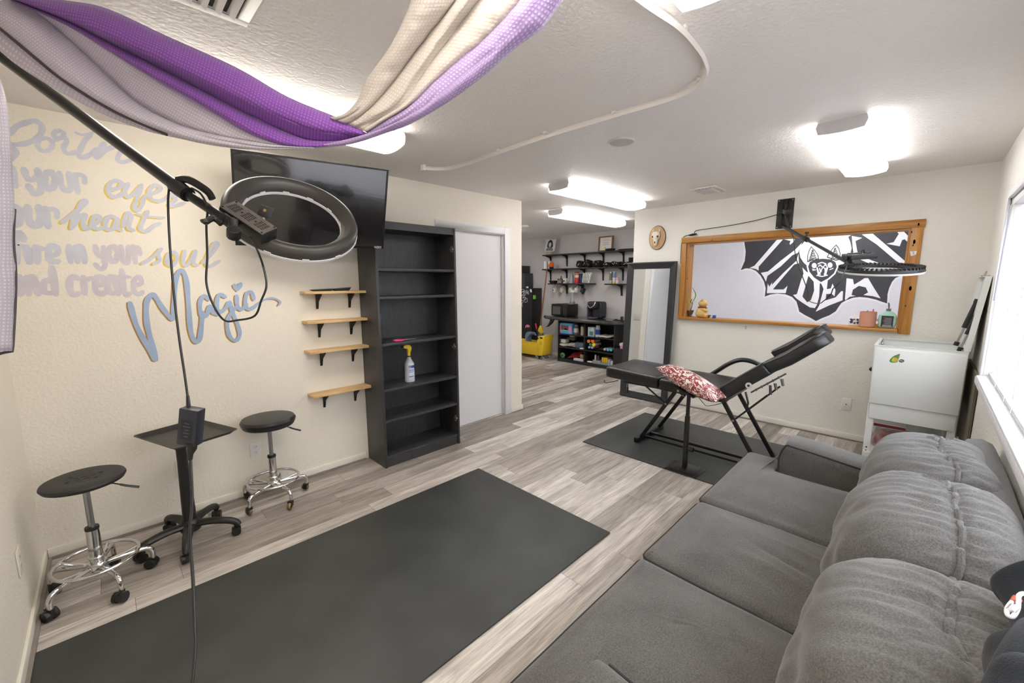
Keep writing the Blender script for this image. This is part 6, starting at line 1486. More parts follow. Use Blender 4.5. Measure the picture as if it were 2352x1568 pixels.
for v_, a, b in ((.80, .3, .7), (.72, .22, .8), (.58, .3, .72), (.5, .34, .68), (.42, .28, .74)): tl_.flat([cq(a, v_, .0046), cq(b, v_, .0046), cq(b, v_+.022, .0046), cq(a, v_+.022, .0046)])
cf.part('text_lines', tl_, mat('faint_print', (150, 150, 150), .6), kind='stuff')
cf.part('seal', MB().flat([cq(.47+.06*math.cos(a), .22+.07*math.sin(a), .0048) for a in [2*math.pi*k/16 for k in range(16)]]), GOLD)
BLK = mat('black_cotton', (18, 18, 19), .9); WHC = mat('white_print_cotton', (206, 206, 206), .8)
def pile(name, lbl, c, s_, seed, cat, m=None, amp=.02):
    return solo(name, crumple(c, s_[0], s_[1], s_[2], seed, amp, 12, 4), m or BLK, lbl, cat, ang=80)
p0 = B7(1750, 745, 6.52); pile('cap', 'dark cap lying in front of the certificate on the top shelf', (6.495, p0.y, 2.092), (.045, .09, .02), 2.1, 'cap', amp=.006)
p0 = B7(2030, 730, 6.52); pile('magazine', 'dark magazines lying flat at the far end of the top black shelf', (6.52, p0.y, 2.081), (.09, .14, .009), 4.1, 'magazine', mat('dark_magazine', (36, 36, 44), .4), .001)
# --- second shelf
z2 = 1.7905
for px, lbl, r in ((560, 'white printed paper roll at the end of the second shelf', .035), (632, 'white paper roll behind the orange plush on the second shelf', .034)):
    q = B7(px+14, 1060, 6.50 if px < 600 else 6.57)
    t = Thing('paper_roll', lbl, 'roll', (q.x, q.y, z2)); t.part('roll', MB().lathe([(0, 0), (r*1.15, 0), (r*1.15, .155), (r*.4, .155), (r*.4, .12), (0, .12)], 20), WHITEP, local=True)
q = B7(695, 1050, 6.5)
pl_ = Thing('plush_toy', 'round orange plush toy with a black base on the second shelf', 'toy', (6.47, q.y, z2))
pl_.part('body', MB().ell((0, 0, .075), .05, .058, .062, 20, 14), mat('orange_plush', (222, 104, 34), .9), local=True, ang=80)
pl_.part('base', MB().squircle((0, 0, .02), .04, .045, .02, 3, 8), BLK, local=True, ang=80)
pl_.part('eye', MB().ell((-.035, .035, .115), .014, .02, .02, 14, 8), WHITEP, local=True, ang=80)
for x0, x1, sd, lbl, h in ((1130, 1262, 3.0, 'crumpled black shirt at the near end of the shirt pile', .062), (1268, 1400, 5.2, 'black shirt with white print in the middle of the second shelf', .066), (1406, 1590, 8.4, 'black shirt with white lettering behind the shelf bracket', .058), (1625, 1755, 9.9, 'black and white patterned cloth on the second shelf', .036), (1760, 1930, 12.2, 'folded black cloth with speckled trim on the second shelf', .04), (1930, 2110, 14.1, 'black cloth beneath the dark cup near the mirror', .032)):
    a, b = B7(x0, 1040, 6.5), B7(x1, 1040, 6.5); c = (6.53, (a.y+b.y)/2, z2+h*.92+.014)
    t = Thing('folded_shirt', lbl, 'clothing', (6.53, c[1], z2), 0, None)
    t.part('cloth', crumple(c, .08, abs(a.y-b.y)/2-.012, h, sd, .018, 13, 4), BLK, ang=80)
    pr = MB(); rr = random.Random(int(sd*10))
    for k in range(5):
        y = c[1]+rr.uniform(-.8, .8)*abs(a.y-b.y)/2*.8; zz = c[2]+rr.uniform(-.5, .6)*h
        pr.tube([V(c[0]-.098, y, zz), V(c[0]-.1, y+rr.uniform(-.012, .012), zz+rr.uniform(.006, .018))], rr.uniform(.003, .006), 5)
    t.part('white_print', pr, WHC, kind='stuff')
q = B7(2120, 940, 6.53); t = Thing('dark_cup', 'black cup standing on the folded cloth next to the mirror top', 'cup', (6.52, q.y, 1.868)); t.part('cup', MB().lathe([(0, .0), (.04, .0), (.045, .07), (.04, .07), (.036, .006), (0, .006)], 20), BLK, local=True)
# --- short shelf
z3 = 1.5005
q = B7(715, 1320, 6.5); t = Thing('black_bowl', 'black square bowl at the end of the cup shelf', 'bowl', (6.5, q.y, z3))
t.part('bowl', MB().hexa([V(dx*(.045 if z_ == 0 else .06), dy*(.055 if z_ == 0 else .075), z_) for dx in (-1, 1) for dy in (-1, 1) for z_ in (0, .055)]), BLACKP, local=True, bev=.004)
def can(name, lbl, cat, px, top, r, bands, X=6.5, z=z3, seg=20):
    """round container: bands are (height fraction, material)"""
    q = B7(px, 1320, X); h = top; t = Thing(name, lbl, cat, (X, q.y, z)); z0 = 0
    for i, (f, m_) in enumerate(bands):
        z1 = h*f; t.part('body' if i == 0 else 'band', MB().lathe([(0, z0), (r, z0), (r, z1), (0, z1)], seg), m_, local=True, bev=.001); z0 = z1
    return t
def cc(name, *c): return mat(name, c, .4)
can('small_bottle', 'small white capped bottle beside the black bowl', 'bottle', 800, .09, .014, ((.75, cc('smoke', 150, 146, 142)), (1, BLACKP)), 6.48)
q = B7(852, 1325, 6.5); t = Thing('green_bottle', 'squat green glass bottle with a pink label on the cup shelf', 'bottle', (6.5, q.y, z3))
t.part('glass', MB().lathe([(0, 0), (.034, 0), (.036, .01), (.036, .07), (.026, .092), (.012, .1), (.012, .125), (0, .125)], 20), mat('olive_glass', (110, 122, 84), .15, trans=.4), local=True)
t.part('label', MB().box(-.0372, -.0362, -.014, .014, .015, .05), cc('pink_label', 216, 140, 140), local=True); t.part('stopper', MB().cyl((0, 0, .125), (0, 0, .145), .013, n=12), mat('cork_brown', (112, 88, 62), .7), local=True)
MUGW = mat('cream_mug', (226, 220, 208), .3)
def mug(lbl, c, m_, hang=False, r=.04, h=.085, rz=0.0, print_=None):
    t = Thing('mug', lbl, 'mug', c, rz)
    M = Matrix.Rotation(math.radians(78), 4, 'X') if hang else Matrix.Identity(4)
    if hang: M = Matrix.Translation((0, 0, -.055)) @ Matrix.Rotation(math.radians(20), 4, 'X') @ Matrix.Translation((0, 0, -.045))
    T = M
    t.part('cup', MB().lathe([(0, 0), (r*.86, 0), (r, .008), (r, h), (r*.93, h), (r*.9, .008), (0, .008)], 24, (0, 0, 0), T), m_, local=True)
    if hang: t.part('handle', MB().tube([T @ V(0, 0, h*.95)+V(0, 0, 0), T @ V(0, -.008, h+.02), T @ V(0, .0, h+.042), T @ V(0, .012, h+.02), T @ V(0, .012, h*.95)], .006, 8), m_, local=True)
    else: t.part('handle', MB().tube(catmull([(0, -r*.95, h*.8), (0, -r*1.65, h*.75), (0, -r*1.7, h*.35), (0, -r*.95, h*.2)], 4), .006, 8), m_, local=True)
    if print_: t.part('print', MB().box(-r-.0015, -r*.93, -.016, .016, h*.3, h*.62, T), print_, local=True)
    return t
q = B7(925, 1325, 6.5); mug('white mug with dark print standing on the cup shelf', (6.5, q.y, z3), MUGW, r=.042, h=.1, print_=BLACKP)
cp_ = Thing('cup_stack', 'tall stack of grey paper cups on the cup shelf', 'cup stack', (6.5, B7(1040, 1325, 6.5).y, z3)); cp_.part('cups', MB().lathe([(0, 0), (.044, 0), (.044, .03), (.0425, .03), (.041, .08), (.0395, .08), (.038, .13), (.0365, .13), (.034, .165), (0, .168)], 24), cc('cool_grey_card', 150, 158, 162), local=True)
can('red_tumbler', 'red tumbler with a pale character free band on the cup shelf'.replace('pale character free band', 'pale wrapped top'), 'tumbler', 1135, .215, .042, ((.5, cc('bright_red', 206, 44, 40)), (.72, cc('cream_band', 226, 206, 180)), (.94, cc('red_green_top', 196, 120, 100)), (1, BLACKP)), 6.5)
can('blue_canister', 'dark blue canister between the red tumbler and striped book', 'canister', 1200, .18, .032, ((.9, cc('deep_blue', 44, 84, 140)), (1, cc('dark_blue_lid', 30, 44, 74))), 6.59)
zb = Thing('striped_book', 'black and white wavy striped book leaning on the cup shelf', 'book', (6.5, B7(1300, 1325, 6.5).y, z3))
zp = [B7(1240, 1150, 6.5), B7(1385, 1140, 6.5), B7(1330, 1325, 6.47), B7(1225, 1322, 6.47)]
zb.part('cover', MB().prism(zp, (.03, -.012, 0)), WHITEP)
zs_ = MB()
for k in range(5):
    u = .08+.2*k; pts = [zp[3].lerp(zp[2], u+.05*math.sin(6*v_)).lerp(zp[0].lerp(zp[1], u+.05*math.sin(6*v_)), v_)+V(-.001, 0, 0) for v_ in (0.03, .25, .5, .75, .97)]
    zs_.ribbon(pts, .013, V(-1, 0, 0), .0006, 4)
zb.part('stripes', zs_, cc('ink_black', 22, 22, 26), ang=0, kind='stuff')
# hanging mugs with their hooks
for k, (px, py, m_, lbl) in enumerate(((745, 1345, MUGW, 'cream printed mug hanging first under the cup shelf'), (868, 1345, cc('pale_speckled', 216, 212, 202), 'pale patterned mug hanging second under the cup shelf'), (1030, 1345, MUGW, 'cream mug hanging third behind the shell filled jar'), (1125, 1345, cc('white_mug', 222, 218, 210), 'white mug hanging close beside the third mug'), (1245, 1345, cc('gloss_black', 22, 22, 24), 'glossy black mug hanging at the end of the row'))):
    q = B7(px, py, 6.52)
    hk_ = Thing('cup_hook', 'black cup hook %s under the short black shelf' % ('first', 'second', 'third', 'fourth', 'last')[k], 'hook', (6.52, q.y, 1.477)); hk_.part('hook', MB().tube(catmull([V(0, 0, 0), V(0, 0, -.015), V(0, .01, -.024), V(0, .0, -.034), V(0, -.01, -.028)], 4), .0025, 6), BLACKM, local=True)
    mug(lbl, (6.52, q.y-.002, 1.425), m_, True, .043 if k < 4 else .048, .085, .25*(k-2), BLACKP if k == 0 else None)
# cans on the right short shelf
z4 = 1.4955
can('drink_can', 'olive tall drink can, nearest the shelf end', 'can', 1745, .205, .027, ((.3, cc('silver_can', 190, 188, 180)), (.85, cc('olive_can', 116, 106, 74)), (1, STEEL)), 6.5, z4)
can('drink_can', 'blue and white tall drink can with a yellow foot', 'can', 1805, .21, .031, ((.15, cc('can_yellow', 216, 186, 50)), (.5, cc('can_white', 206, 208, 214)), (.9, cc('can_blue', 112, 138, 184)), (1, STEEL)), 6.5, z4)
can('drink_can', 'short white and red can beside the blue drink can', 'can', 1862, .115, .029, ((.5, cc('can_cream', 226, 206, 196)), (.9, cc('can_white_red', 206, 168, 160)), (1, STEEL)), 6.5, z4)
# --- shelf unit and surfboard top
UX = 6.2; UY0, UYm, UY1 = 3.735, 4.362, 4.985; UB = 6.62
UM = mat('black_ash_veneer', (32, 32, 34), .45)
un = Thing('shelf_unit', 'low black six compartment shelf unit under the surfboard counter', 'shelf unit', ((UX+UB)/2, (UY0+UY1)/2, 0))
for y in (UY0, UYm-.009, UY1-.018): un.part('side_panel', MB().box(UX, UB, y, y+.018, 0, .80), UM, bev=.001)
un.part('back_panel', MB().box(UB-.008, UB, UY0+.018, UY1-.018, .02, .79), UM); un.part('top_panel', MB().box(UX, UB-.008, UY0+.018, UYm-.009, .782, .80).box(UX, UB-.008, UYm+.009, UY1-.018, .782, .80), UM)
for ya, yb in ((UY0+.018, UYm-.009), (UYm+.009, UY1-.018)):
    for z in (.06, .29, .545): un.part('shelf', MB().box(UX+.002, UB-.008, ya, yb, z-.018, z), UM, bev=.001)
    un.part('plinth', MB().box(UX+.004, UX+.016, ya, yb, 0, .042), UM)
SBD = mat('dark_marbled_deck', (58, 62, 62), .2, var=.7, vscale=9, coat=.5); SBE = mat('surfboard_edge', (92, 62, 46), .4)
sb_ = Thing('surfboard', 'dark marbled surfboard laid on the shelf unit as a counter top', 'surfboard', (6.35, 4.4, .815))
ol = [(6.34, 5.46), (6.24, 5.33), (6.17, 5.12), (6.125, 4.85), (6.10, 4.5), (6.10, 4.1), (6.125, 3.8), (6.17, 3.5), (6.25, 3.2), (6.36, 2.98), (6.47, 3.2), (6.56, 3.5), (6.6, 3.8), (6.615, 4.2), (6.61, 4.6), (6.585, 4.95), (6.53, 5.2), (6.45, 5.36)]
oc = [(p.x, p.y) for p in catmull([(a, b, 0) for a, b in ol], 4, True)]
m_, e_ = padm(oc, .803, .862, .022, .004, None, (6.36, 4.3), 4)
sb_.part('deck', m_, SBD, ang=60); sb_.part('edge_line', MB().tube([p+V(0, 0, -.018) for p in e_], .006, 5, closed=True), SBE)
fn_ = [C7(628, 555, 6.30), C7(720, 570, 6.30), C7(668, 655, 6.30), C7(610, 705, 6.30), C7(545, 718, 6.30), C7(590, 680, 6.30), C7(625, 610, 6.30)]
fn_ = [V(6.34, p.y, min(p.z, .806)) for p in fn_]
sb_.part('fin', MB().prism(fn_, (.012, 0, 0)), BLACKP, bev=.002)
CT = .8665
mw = Thing('microwave', 'black microwave oven at the pointed end of the surfboard counter', 'microwave', (6.41, 4.99, CT))
mw.part('case', MB().box(6.25, 6.58, 4.795, 5.185, CT+.008, 1.105), BLACKP, bev=.005)
dr = mw.part('door', MB().box(6.238, 6.2495, 4.905, 5.183, CT+.012, 1.1), mat('glass_black', (14, 14, 15), .12), bev=.002)
mw.part('window', MB().box(6.2365, 6.2378, 4.96, 5.15, .91, 1.06), mat('greenish_window', (84, 86, 78), .2), par=dr)
mw.part('control_panel', MB().box(6.238, 6.2495, 4.797, 4.902, CT+.012, 1.1), mat('panel_black', (20, 20, 21), .3), bev=.002)
bt = MB()
for i in range(3):
    for j in range(5): bt.box(6.2365, 6.2378, 4.815+.027*i, 4.835+.027*i, .90+.03*j, .916+.03*j)
mw.part('keypad', bt, mat('key_grey', (58, 58, 60), .5), kind='stuff')
mw.part('feet', MB().box(6.27, 6.29, 4.83, 5.15, CT, CT+.008).box(6.53, 6.55, 4.83, 5.15, CT, CT+.008), BLACKP, kind=None)
pp_ = Thing('paper_plate', 'white paper plate lying on the microwave', 'plate', (6.38, 5.05, 1.1055)); pp_.part('plate', MB().lathe([(0, .001), (.07, .001), (.09, .012), (.092, .012), (.07, .0), (0, 0)], 28), WHITEP, local=True)
q = C7(1058, 290, 6.4)
jr = Thing('glass_jar', 'tall clear glass jar with shells in its foot on the microwave', 'jar', (6.38, q.y-.01, 1.1055))
jr.part('glass', MB().lathe([(0, 0), (.06, 0), (.058, .02), (.036, .08), (.032, .13), (.032, .225), (.029, .225), (.029, .08), (.05, .02), (0, .008)], 24), mat('clear_glass', (240, 244, 244), .03, trans=.95), local=True)
jr.part('shells', crumple((0, 0, .032), .042, .042, .024, 7, .014, 40), mat('tan_shells', (158, 134, 100), .7, var=.4, vscale=60), local=True, kind='stuff', ang=80); jr.part('lid', MB().lathe([(0, .226), (.034, .226), (.034, .262), (0, .266)], 20), WHITEP, local=True)
q0, q1 = C7(1275, 540, 6.2), C7(1560, 540, 6.2)
cm_ = Thing('coffee_maker', 'black and silver pod coffee maker in the middle of the counter', 'coffee maker', (6.3, 4.28, CT))
ky = (onx(1342, 728, 6.2).y+onx(1378, 728, 6.25).y)/2
cm_.part('tower', MB().squircle((6.42, ky-.01, CT+.155), .10, .115, .155, 7, 14), mat('slate_black', (38, 40, 46), .25), ang=60)
cm_.part('head', MB().squircle((6.30, ky+.02, CT+.245), .10, .095, .068, 5, 12), BLACKP, ang=60)
cm_.part('silver_band', MB().tube(catmull([(6.225, ky+.095, CT+.30), (6.2, ky+.08, CT+.24), (6.19, ky+.02, CT+.205), (6.2, ky-.04, CT+.235), (6.23, ky-.06, CT+.305)], 6), .011, 8), mat('brushed_silver', (176, 178, 182), .3, .9))
cm_.part('drip_tray', MB().squircle((6.29, ky+.02, CT+.018), .095, .085, .018, 6, 10), mat('steel_black', (84, 86, 90), .3, .5), ang=60)
cm_.part('reservoir', MB().box(6.24, 6.5, ky+.096, ky+.125, CT+.01, CT+.25), mat('smoke_tank', (96, 100, 106), .1, trans=.6), bev=.008)
q = C7(1885, 585, 6.25); dt_ = Thing('small_tray', 'little black tray with a dark knob ornament on the counter', 'tray', (6.28, q.y, CT+.001)); dt_.part('tray', MB().box(-.04, .04, -.10, .10, 0, .012), BLACKP, bev=.003, local=True); dt_.part('ornament', MB().squircle((0, -.05, .045), .018, .03, .032, 2.5, 8, lambda q, p: q+V(noise.noise(q*60), noise.noise(q*50+V(3, 0, 0)), 0)*.008), mat('dark_bronze', (52, 44, 40), .5), local=True, ang=80); dt_.part('clip', MB().box(-.01, .01, .05, .08, .012, .026), BLACKP, local=True)
# --- things in the unit: rows at z 0.545 / 0.29 / 0.06
def cbox(name, lbl, cat, x0, x1, y0, y1, z, h, m_, X=6.24, d=.2, extra=None):
    """carton whose front is at X; x0, x1 are crop positions of its sides"""
    a, b = C7(x0, y1, X).y, C7(x1, y1, X).y; a, b = max(a, b), min(a, b)
    t = Thing(name, lbl, cat, (X+d/2, (a+b)/2, z+.0005)); t.part('carton', MB().box(X, X+d, b, a, z+.0005, z+h), m_, bev=.002)
    if extra:
        for nm, (u0, u1, v0, v1), mm in extra: t.part(nm, MB().box(X-.001, X-.0002, a+(b-a)*u1, a+(b-a)*u0, z+h*v0, z+h*v1), mm)
    return t
SKYB = cc('sky_blue_card', 96, 178, 220)
cbox('snack_box', 'light blue and pink printed box in the top compartment nearest the bucket', 'box', 830, 1045, 650, 830, .545, .205, SKYB, extra=(('pink_side', (.0, .16, .1, .8), cc('candy_pink', 226, 140, 190)), ('pink_side', (.74, .98, .1, .75), bpy.data.materials['candy_pink'] if 'candy_pink' in bpy.data.materials else PINK), ('photo', (.12, .72, .35, .78), cc('brown_photo', 120, 92, 72)), ('photo_light', (.36, .6, .3, .5), cc('pale_photo', 206, 198, 190))))
def jar(lbl, px, r, h, z, mb_, ml, X=6.26, label=None, name='jar', cat='jar'):
    y = C7(px, 800, X).y; t = Thing(name, lbl, cat, (X+r, y, z+.0005)); t.part('jar', MB().lathe([(0, 0), (r, 0), (r, h*.78), (r*.8, h*.84), (0, h*.84)], 20), mb_, local=True); t.part('lid', MB().lathe([(0, h*.84), (r*.88, h*.84), (r*.88, h), (0, h)], 20), ml, local=True)
    if label: t.part('label', MB().lathe([(r*1.01, h*.2), (r*1.01, h*.65)], 20), label, local=True)
    return t
jar('dusty purple jar with a pale label in the top compartment', 1100, .045, .18, .545, cc('dusty_purple', 110, 100, 112), cc('grey_lid', 128, 124, 126), label=cc('pale_label', 206, 200, 190))
jar('small dark amber bottle in the top compartment', 1168, .012, .09, .545, cc('amber', 96, 50, 36), BLACKP, name='bottle', cat='bottle')
jar('cream bottle with a dark lid in the top compartment', 1218, .034, .19, .545, cc('cream_bottle', 196, 186, 170), cc('charcoal_lid', 62, 60, 60), name='bottle', cat='bottle')
cbox('glove_box', 'white and teal carton wrapped in film in the top right compartment', 'box', 1332, 1440, 700, 860, .545, .17, cc('white_teal_card', 206, 216, 222), extra=(('teal_patch', (.3, .9, .12, .55), cc('teal_print', 74, 140, 140)),))
jar('blue and white wipes canister beside the teal carton', 1492, .044, .205, .545, cc('canister_white', 206, 210, 218), cc('canister_lid', 196, 200, 210), label=cc('cobalt_label', 40, 78, 160), name='canister', cat='canister')
y_ = (C7(1470, 850, 6.22).y+C7(1790, 850, 6.22).y)/2
pile('paper_stack', 'curled cream paper sheets in the top right compartment', (6.36, y_, .57), (.14, .155, .012), 3.7, 'paper', mat('cream_sheet', (214, 206, 194), .7, var=.15, vscale=20), .014)
def lump(name, lbl, cat, x0, x1, z, h, m_, seed, X=6.24, d=.14, amp=.012):
    a, b = C7(x0, 1000, X).y, C7(x1, 1000, X).y
    return pile(name, lbl, (X+d/2, (a+b)/2, z+h/2+amp*.6), (d/2, abs(a-b)/2, h/2), seed, cat, m_, amp)
cbox('card_box', 'small white card box in the middle left compartment', 'box', 825, 930, 900, 985, .356, .07, cc('off_white_card', 206, 202, 192), X=6.27, d=.12)
lump('cloth_roll', 'cream folded cloths at the front of the middle left compartment', 'cloth', 795, 955, .29, .045, mat('cream_cloth', (206, 196, 178), .9), 2.4)
lump('towel_bundle', 'taupe cloth bundle at the back of the middle left compartment', 'cloth', 935, 1080, .38, .06, mat('taupe_cloth', (146, 136, 124), .9), 4.4, X=6.43)
cbox('card_box', 'tilted pale box on top of the taupe bundle', 'box', 1000, 1095, 860, 940, .462, .055, cc('beige_card', 186, 178, 168), X=6.42, d=.1)
lump('printed_pouch', 'black and white printed pouches in the middle left compartment', 'pouch', 968, 1095, .29, .075, mat('print_pouch', (170, 168, 168), .4, var=.6, vscale=70), 6.6, amp=.016)
cbox('tin_box', 'blue grey lidded box in the middle left compartment', 'box', 1110, 1250, 980, 1085, .29, .11, mat('blue_grey_tin', (92, 104, 122), .35), X=6.27)
lump('white_packet', 'white folded packet at the front edge beside the centre divider', 'packet', 1180, 1250, .29, .02, WHITEP, 9.1, X=6.21, d=.06, amp=.004)
def tubec(lbl, px, py, r, m_, L_=.2, name='marker_tube'):
    p = C7(px, py, 6.235); t = Thing(name, lbl, 'tube', (6.235, p.y, p.z)); t.part('cap', MB().cyl((6.225, p.y, p.z), (6.262, p.y, p.z), r, n=18), m_, bev=.002)
    t.part('barrel', MB().cyl((6.2625, p.y, p.z), (6.235+L_, p.y, p.z), r*.92, n=18), mat('clear_grey_barrel', (176, 170, 168), .2) if 'clear_grey_barrel' not in bpy.data.materials else bpy.data.materials['clear_grey_barrel'])
OR_ = cc('neon_orange', 246, 112, 48); PU_ = cc('lilac_cap', 160, 148, 212); TE_ = cc('aqua_cap', 86, 190, 206)
tubec('orange capped tube, left one of the top pair in the unit', 1350, 968, .031, OR_); tubec('orange capped tube, right one of the top pair in the unit', 1425, 970, .031, OR_)
tubec('green capped tube in the middle right compartment', 1382, 1026, .024, cc('green_cap', 46, 158, 76)); tubec('yellow capped tube in the middle right compartment', 1442, 1032, .032, cc('neon_yellow', 232, 226, 50))
tubec('lilac capped tube nearest the centre divider', 1362, 1076, .024, PU_); tubec('lilac capped tube beside the black cord bundle', 1412, 1082, .024, PU_)
tubec('aqua capped tube, left one of the pair by the unit side', 1697, 1120, .026, TE_); tubec('aqua capped tube right against the unit side', 1752, 1124, .026, TE_); tubec('grey pink capped tube among the cord bundle', 1640, 1112, .024, cc('pinkish_grey', 196, 184, 178))
cw = MB(); rr = random.Random(3); ya = C7(1530, 1100, 6.26).y
for k in range(9):
    cw.tube(catmull([V(6.26+rr.uniform(0, .1), ya+rr.uniform(-.09, .09), .297+rr.uniform(0, .05)) for _ in range(5)], 5), .0045, 6)
solo('cord_bundle', cw, BLACKP, 'tangled black cords in the middle right compartment', 'cord')
lump('pink_packet', 'small pink packet beside the yellow capped tube', 'packet', 1440, 1500, .335, .03, PINK, 8.8, X=6.3, d=.08, amp=.004)
q = C7(875, 1230, 6.27); gr_ = Thing('green_tape_roll', 'pale green tape roll in the bottom left compartment', 'tape', (6.28, q.y, .0605)); gr_.part('roll', MB().ringprof([(.05, -.018), (.05, .018), (.026, .018), (.026, -.018)], 28, Matrix.Translation((0, 0, .0505)) @ Matrix.Rotation(math.radians(72), 4, 'Y')), cc('pale_green', 120, 168, 122), local=True)
a, b, c_ = C7(900, 1268, 6.22), C7(1215, 1160, 6.22), C7(1100, 1270, 6.22)
rf = MB().prism([V(6.315, a.y-.03, .064), V(6.315, b.y+.085, .13), V(6.44, b.y+.085, .215), V(6.44, a.y-.06, .15)], (0, 0, .006)); solo('red_folder', rf, cc('brick_red', 176, 62, 52), 'red folder lying tilted in the bottom left compartment', 'folder')
lump('paper_bag', 'crumpled brown paper bag in the bottom left compartment', 'bag', 1185, 1248, .104, .075, mat('kraft_paper', (160, 124, 84), .8), 5.5, X=6.225, d=.07)
cbox('card_box', 'flat white box at the bottom left compartment front', 'box', 1075, 1245, 1270, 1335, .06, .042, cc('white_flat_card', 214, 214, 214), X=6.215, d=.08)
lump('white_packet', 'flat white packet beside the grey basket', 'packet', 1318, 1415, .06, .024, WHITEP, 3.9, X=6.225, d=.07, amp=.004)
a, b = C7(1422, 1400, 6.23).y, C7(1560, 1400, 6.23).y
bk1 = Thing('basket', 'grey open basket with toiletries in the bottom right compartment', 'basket', (6.3, (a+b)/2, .0605))
GB = cc('grey_basket', 150, 154, 164)
bk1.part('bin', MB().box(6.225, 6.23, b, a, .0605, .125).box(6.36, 6.365, b, a, .0605, .125).box(6.23, 6.36, a-.005, a, .0605, .125).box(6.23, 6.36, b, b+.005, .0605, .125).box(6.23, 6.36, b+.005, a-.005, .0605, .066), GB)
jar('pink bottle standing in the grey basket', 1475, .017, .15, .0665, cc('peach_bottle', 226, 176, 160), cc('pale_lid', 196, 196, 206), X=6.25, name='bottle', cat='bottle'); jar('dark violet bottle standing in the grey basket', 1525, .02, .14, .0665, cc('dark_violet', 66, 58, 78), cc('violet_lid', 86, 82, 100), X=6.25, name='bottle', cat='bottle')
a, b = C7(1562, 1400, 6.23).y, C7(1690, 1400, 6.23).y
bk2 = Thing('basket', 'grey basket holding yellow and green packs at the bottom right', 'basket', (6.3, (a+b)/2, .0605))
bk2.part('bin', MB().box(6.225, 6.23, b, a, .0605, .10).box(6.40, 6.405, b, a, .0605, .10).box(6.23, 6.40, a-.005, a, .0605, .10).box(6.23, 6.40, b, b+.005, .0605, .10).box(6.23, 6.40, b+.005, a-.005, .0605, .066), GB)
for k, lbl in enumerate(('yellow and green sponge pack, first in the basket', 'yellow and green sponge pack, second in the basket', 'yellow and green sponge pack, last in the basket')):
    y = a-.012-(a-b-.02)/3*(k+.5); t = Thing('sponge_pack', lbl, 'sponge pack', (6.3, y, .067)); t.part('pack', MB().box(6.235, 6.385, y-.015, y+.015, .0665, .19), cc('pack_yellow', 232, 186, 40) if k == 0 else bpy.data.materials['pack_yellow'], bev=.003)
    gz = MB()
    for j in range(4): gz.prism([V(6.2345, y-.013+.0065*j, .075), V(6.2345, y-.0075+.0065*j, .075), V(6.2345, y-.01+.0065*j, .125)], (-.0006, 0, 0))
    t.part('grass_print', gz, cc('grass_green', 60, 130, 44) if k == 0 else bpy.data.materials['grass_green'], kind='stuff')
cbox('card_box', 'blue and white box between the sponge packs and grey mug', 'box', 1690, 1728, 1260, 1410, .06, .11, cc('blue_white_card', 150, 168, 206), X=6.225, d=.1)
q = C7(1768, 1370, 6.25); mug('white mug with a green inside by the unit side', (6.26, q.y+.002, .0605), WHITEP, r=.03, h=.09)
# dark low cabinet right of the unit with boxes on it
dc = Thing('low_cabinet', 'low dark cabinet between the shelf unit and the mirror', 'cabinet', (6.4, 3.5, 0)); dc.part('case', MB().box(6.15, 6.6, 3.3, 3.715, 0, .40), UM, bev=.003); dc.part('door', MB().box(6.138, 6.149, 3.305, 3.71, .02, .39), UM, bev=.002)
cbox('pink_box', 'pink carton on the low dark cabinet beside the mirror frame', 'box', 1918, 2010, 900, 960, .4005, .05, cc('pink_carton', 226, 140, 196), X=6.17); cbox('cream_box', 'cream carton stacked on the pink carton beside the mirror', 'box', 1905, 2020, 860, 915, .4515, .045, cc('cream_carton', 214, 204, 190), X=6.165)
# --- tall black locker, bucket, mop, broom
LK = mat('black_locker', (22, 22, 23), .35)
ly = onx(1222, 663, 6.33).y
lk = Thing('locker', 'black cabinet covered in white graffiti behind the mop bucket', 'cabinet', (6.46, ly+.3, 0))
lk.part('case', MB().box(6.345, 6.63, ly, ly+.62, 0.001, 1.40), LK, bev=.003)
lk.part('door', MB().box(6.33, 6.344, ly+.004, ly+.616, .02, 1.39), LK, bev=.002)
GW = mat('white_marker', (226, 226, 230), .6)
gf = MB()
for st_p, w_ in (([(140, 40), (165, 32), (190, 45), (180, 75), (150, 80)], 9), ([(150, 90), (185, 60), (175, 120), (150, 130)], 9), ([(195, 55), (185, 120), (215, 130), (230, 90), (215, 70), (205, 110)], 9), ([(215, 60), (240, 50), (235, 105)], 8), ([(262, 55), (248, 100), (262, 125), (268, 75)], 8), ([(250, 95), (275, 105)], 6), ([(145, 150), (200, 150), (160, 190), (215, 180), (175, 230)], 9), ([(215, 195), (245, 205), (240, 255), (205, 265), (190, 230), (225, 215)], 9), ([(140, 220), (175, 260), (145, 290), (160, 330)], 9), ([(152, 340), (158, 350)], 8)):
    gf.ribbon([C7(a, b, 6.3295) for a, b in st_p], w_/7.84*.0068, V(-1, 0, 0), .0006, 5)
lk.part('graffiti', gf, GW, ang=0, label='white marker graffiti', kind='stuff')
fm = Thing('flamingo_sticker', 'pink flamingo sticker on the black cabinet door', 'sticker', tuple(C7(250, 700, 6.329)))
fm.part('bird', MB().flat([C7(a, b, 6.3288) for a, b in ((205, 725), (212, 690), (228, 672), (248, 668), (275, 678), (298, 710), (278, 708), (268, 722), (255, 712), (242, 722), (235, 708), (222, 712), (214, 728))]), cc('flamingo_pink', 240, 130, 170))
wsq = Thing('square_sticker', 'small white sticker near the top edge of the black cabinet', 'sticker', tuple(C7(310, 62, 6.329))); wsq.part('paper', MB().flat([C7(a, b, 6.3288) for a, b in ((288, 38), (318, 28), (328, 80), (302, 90))]), WHITEP)
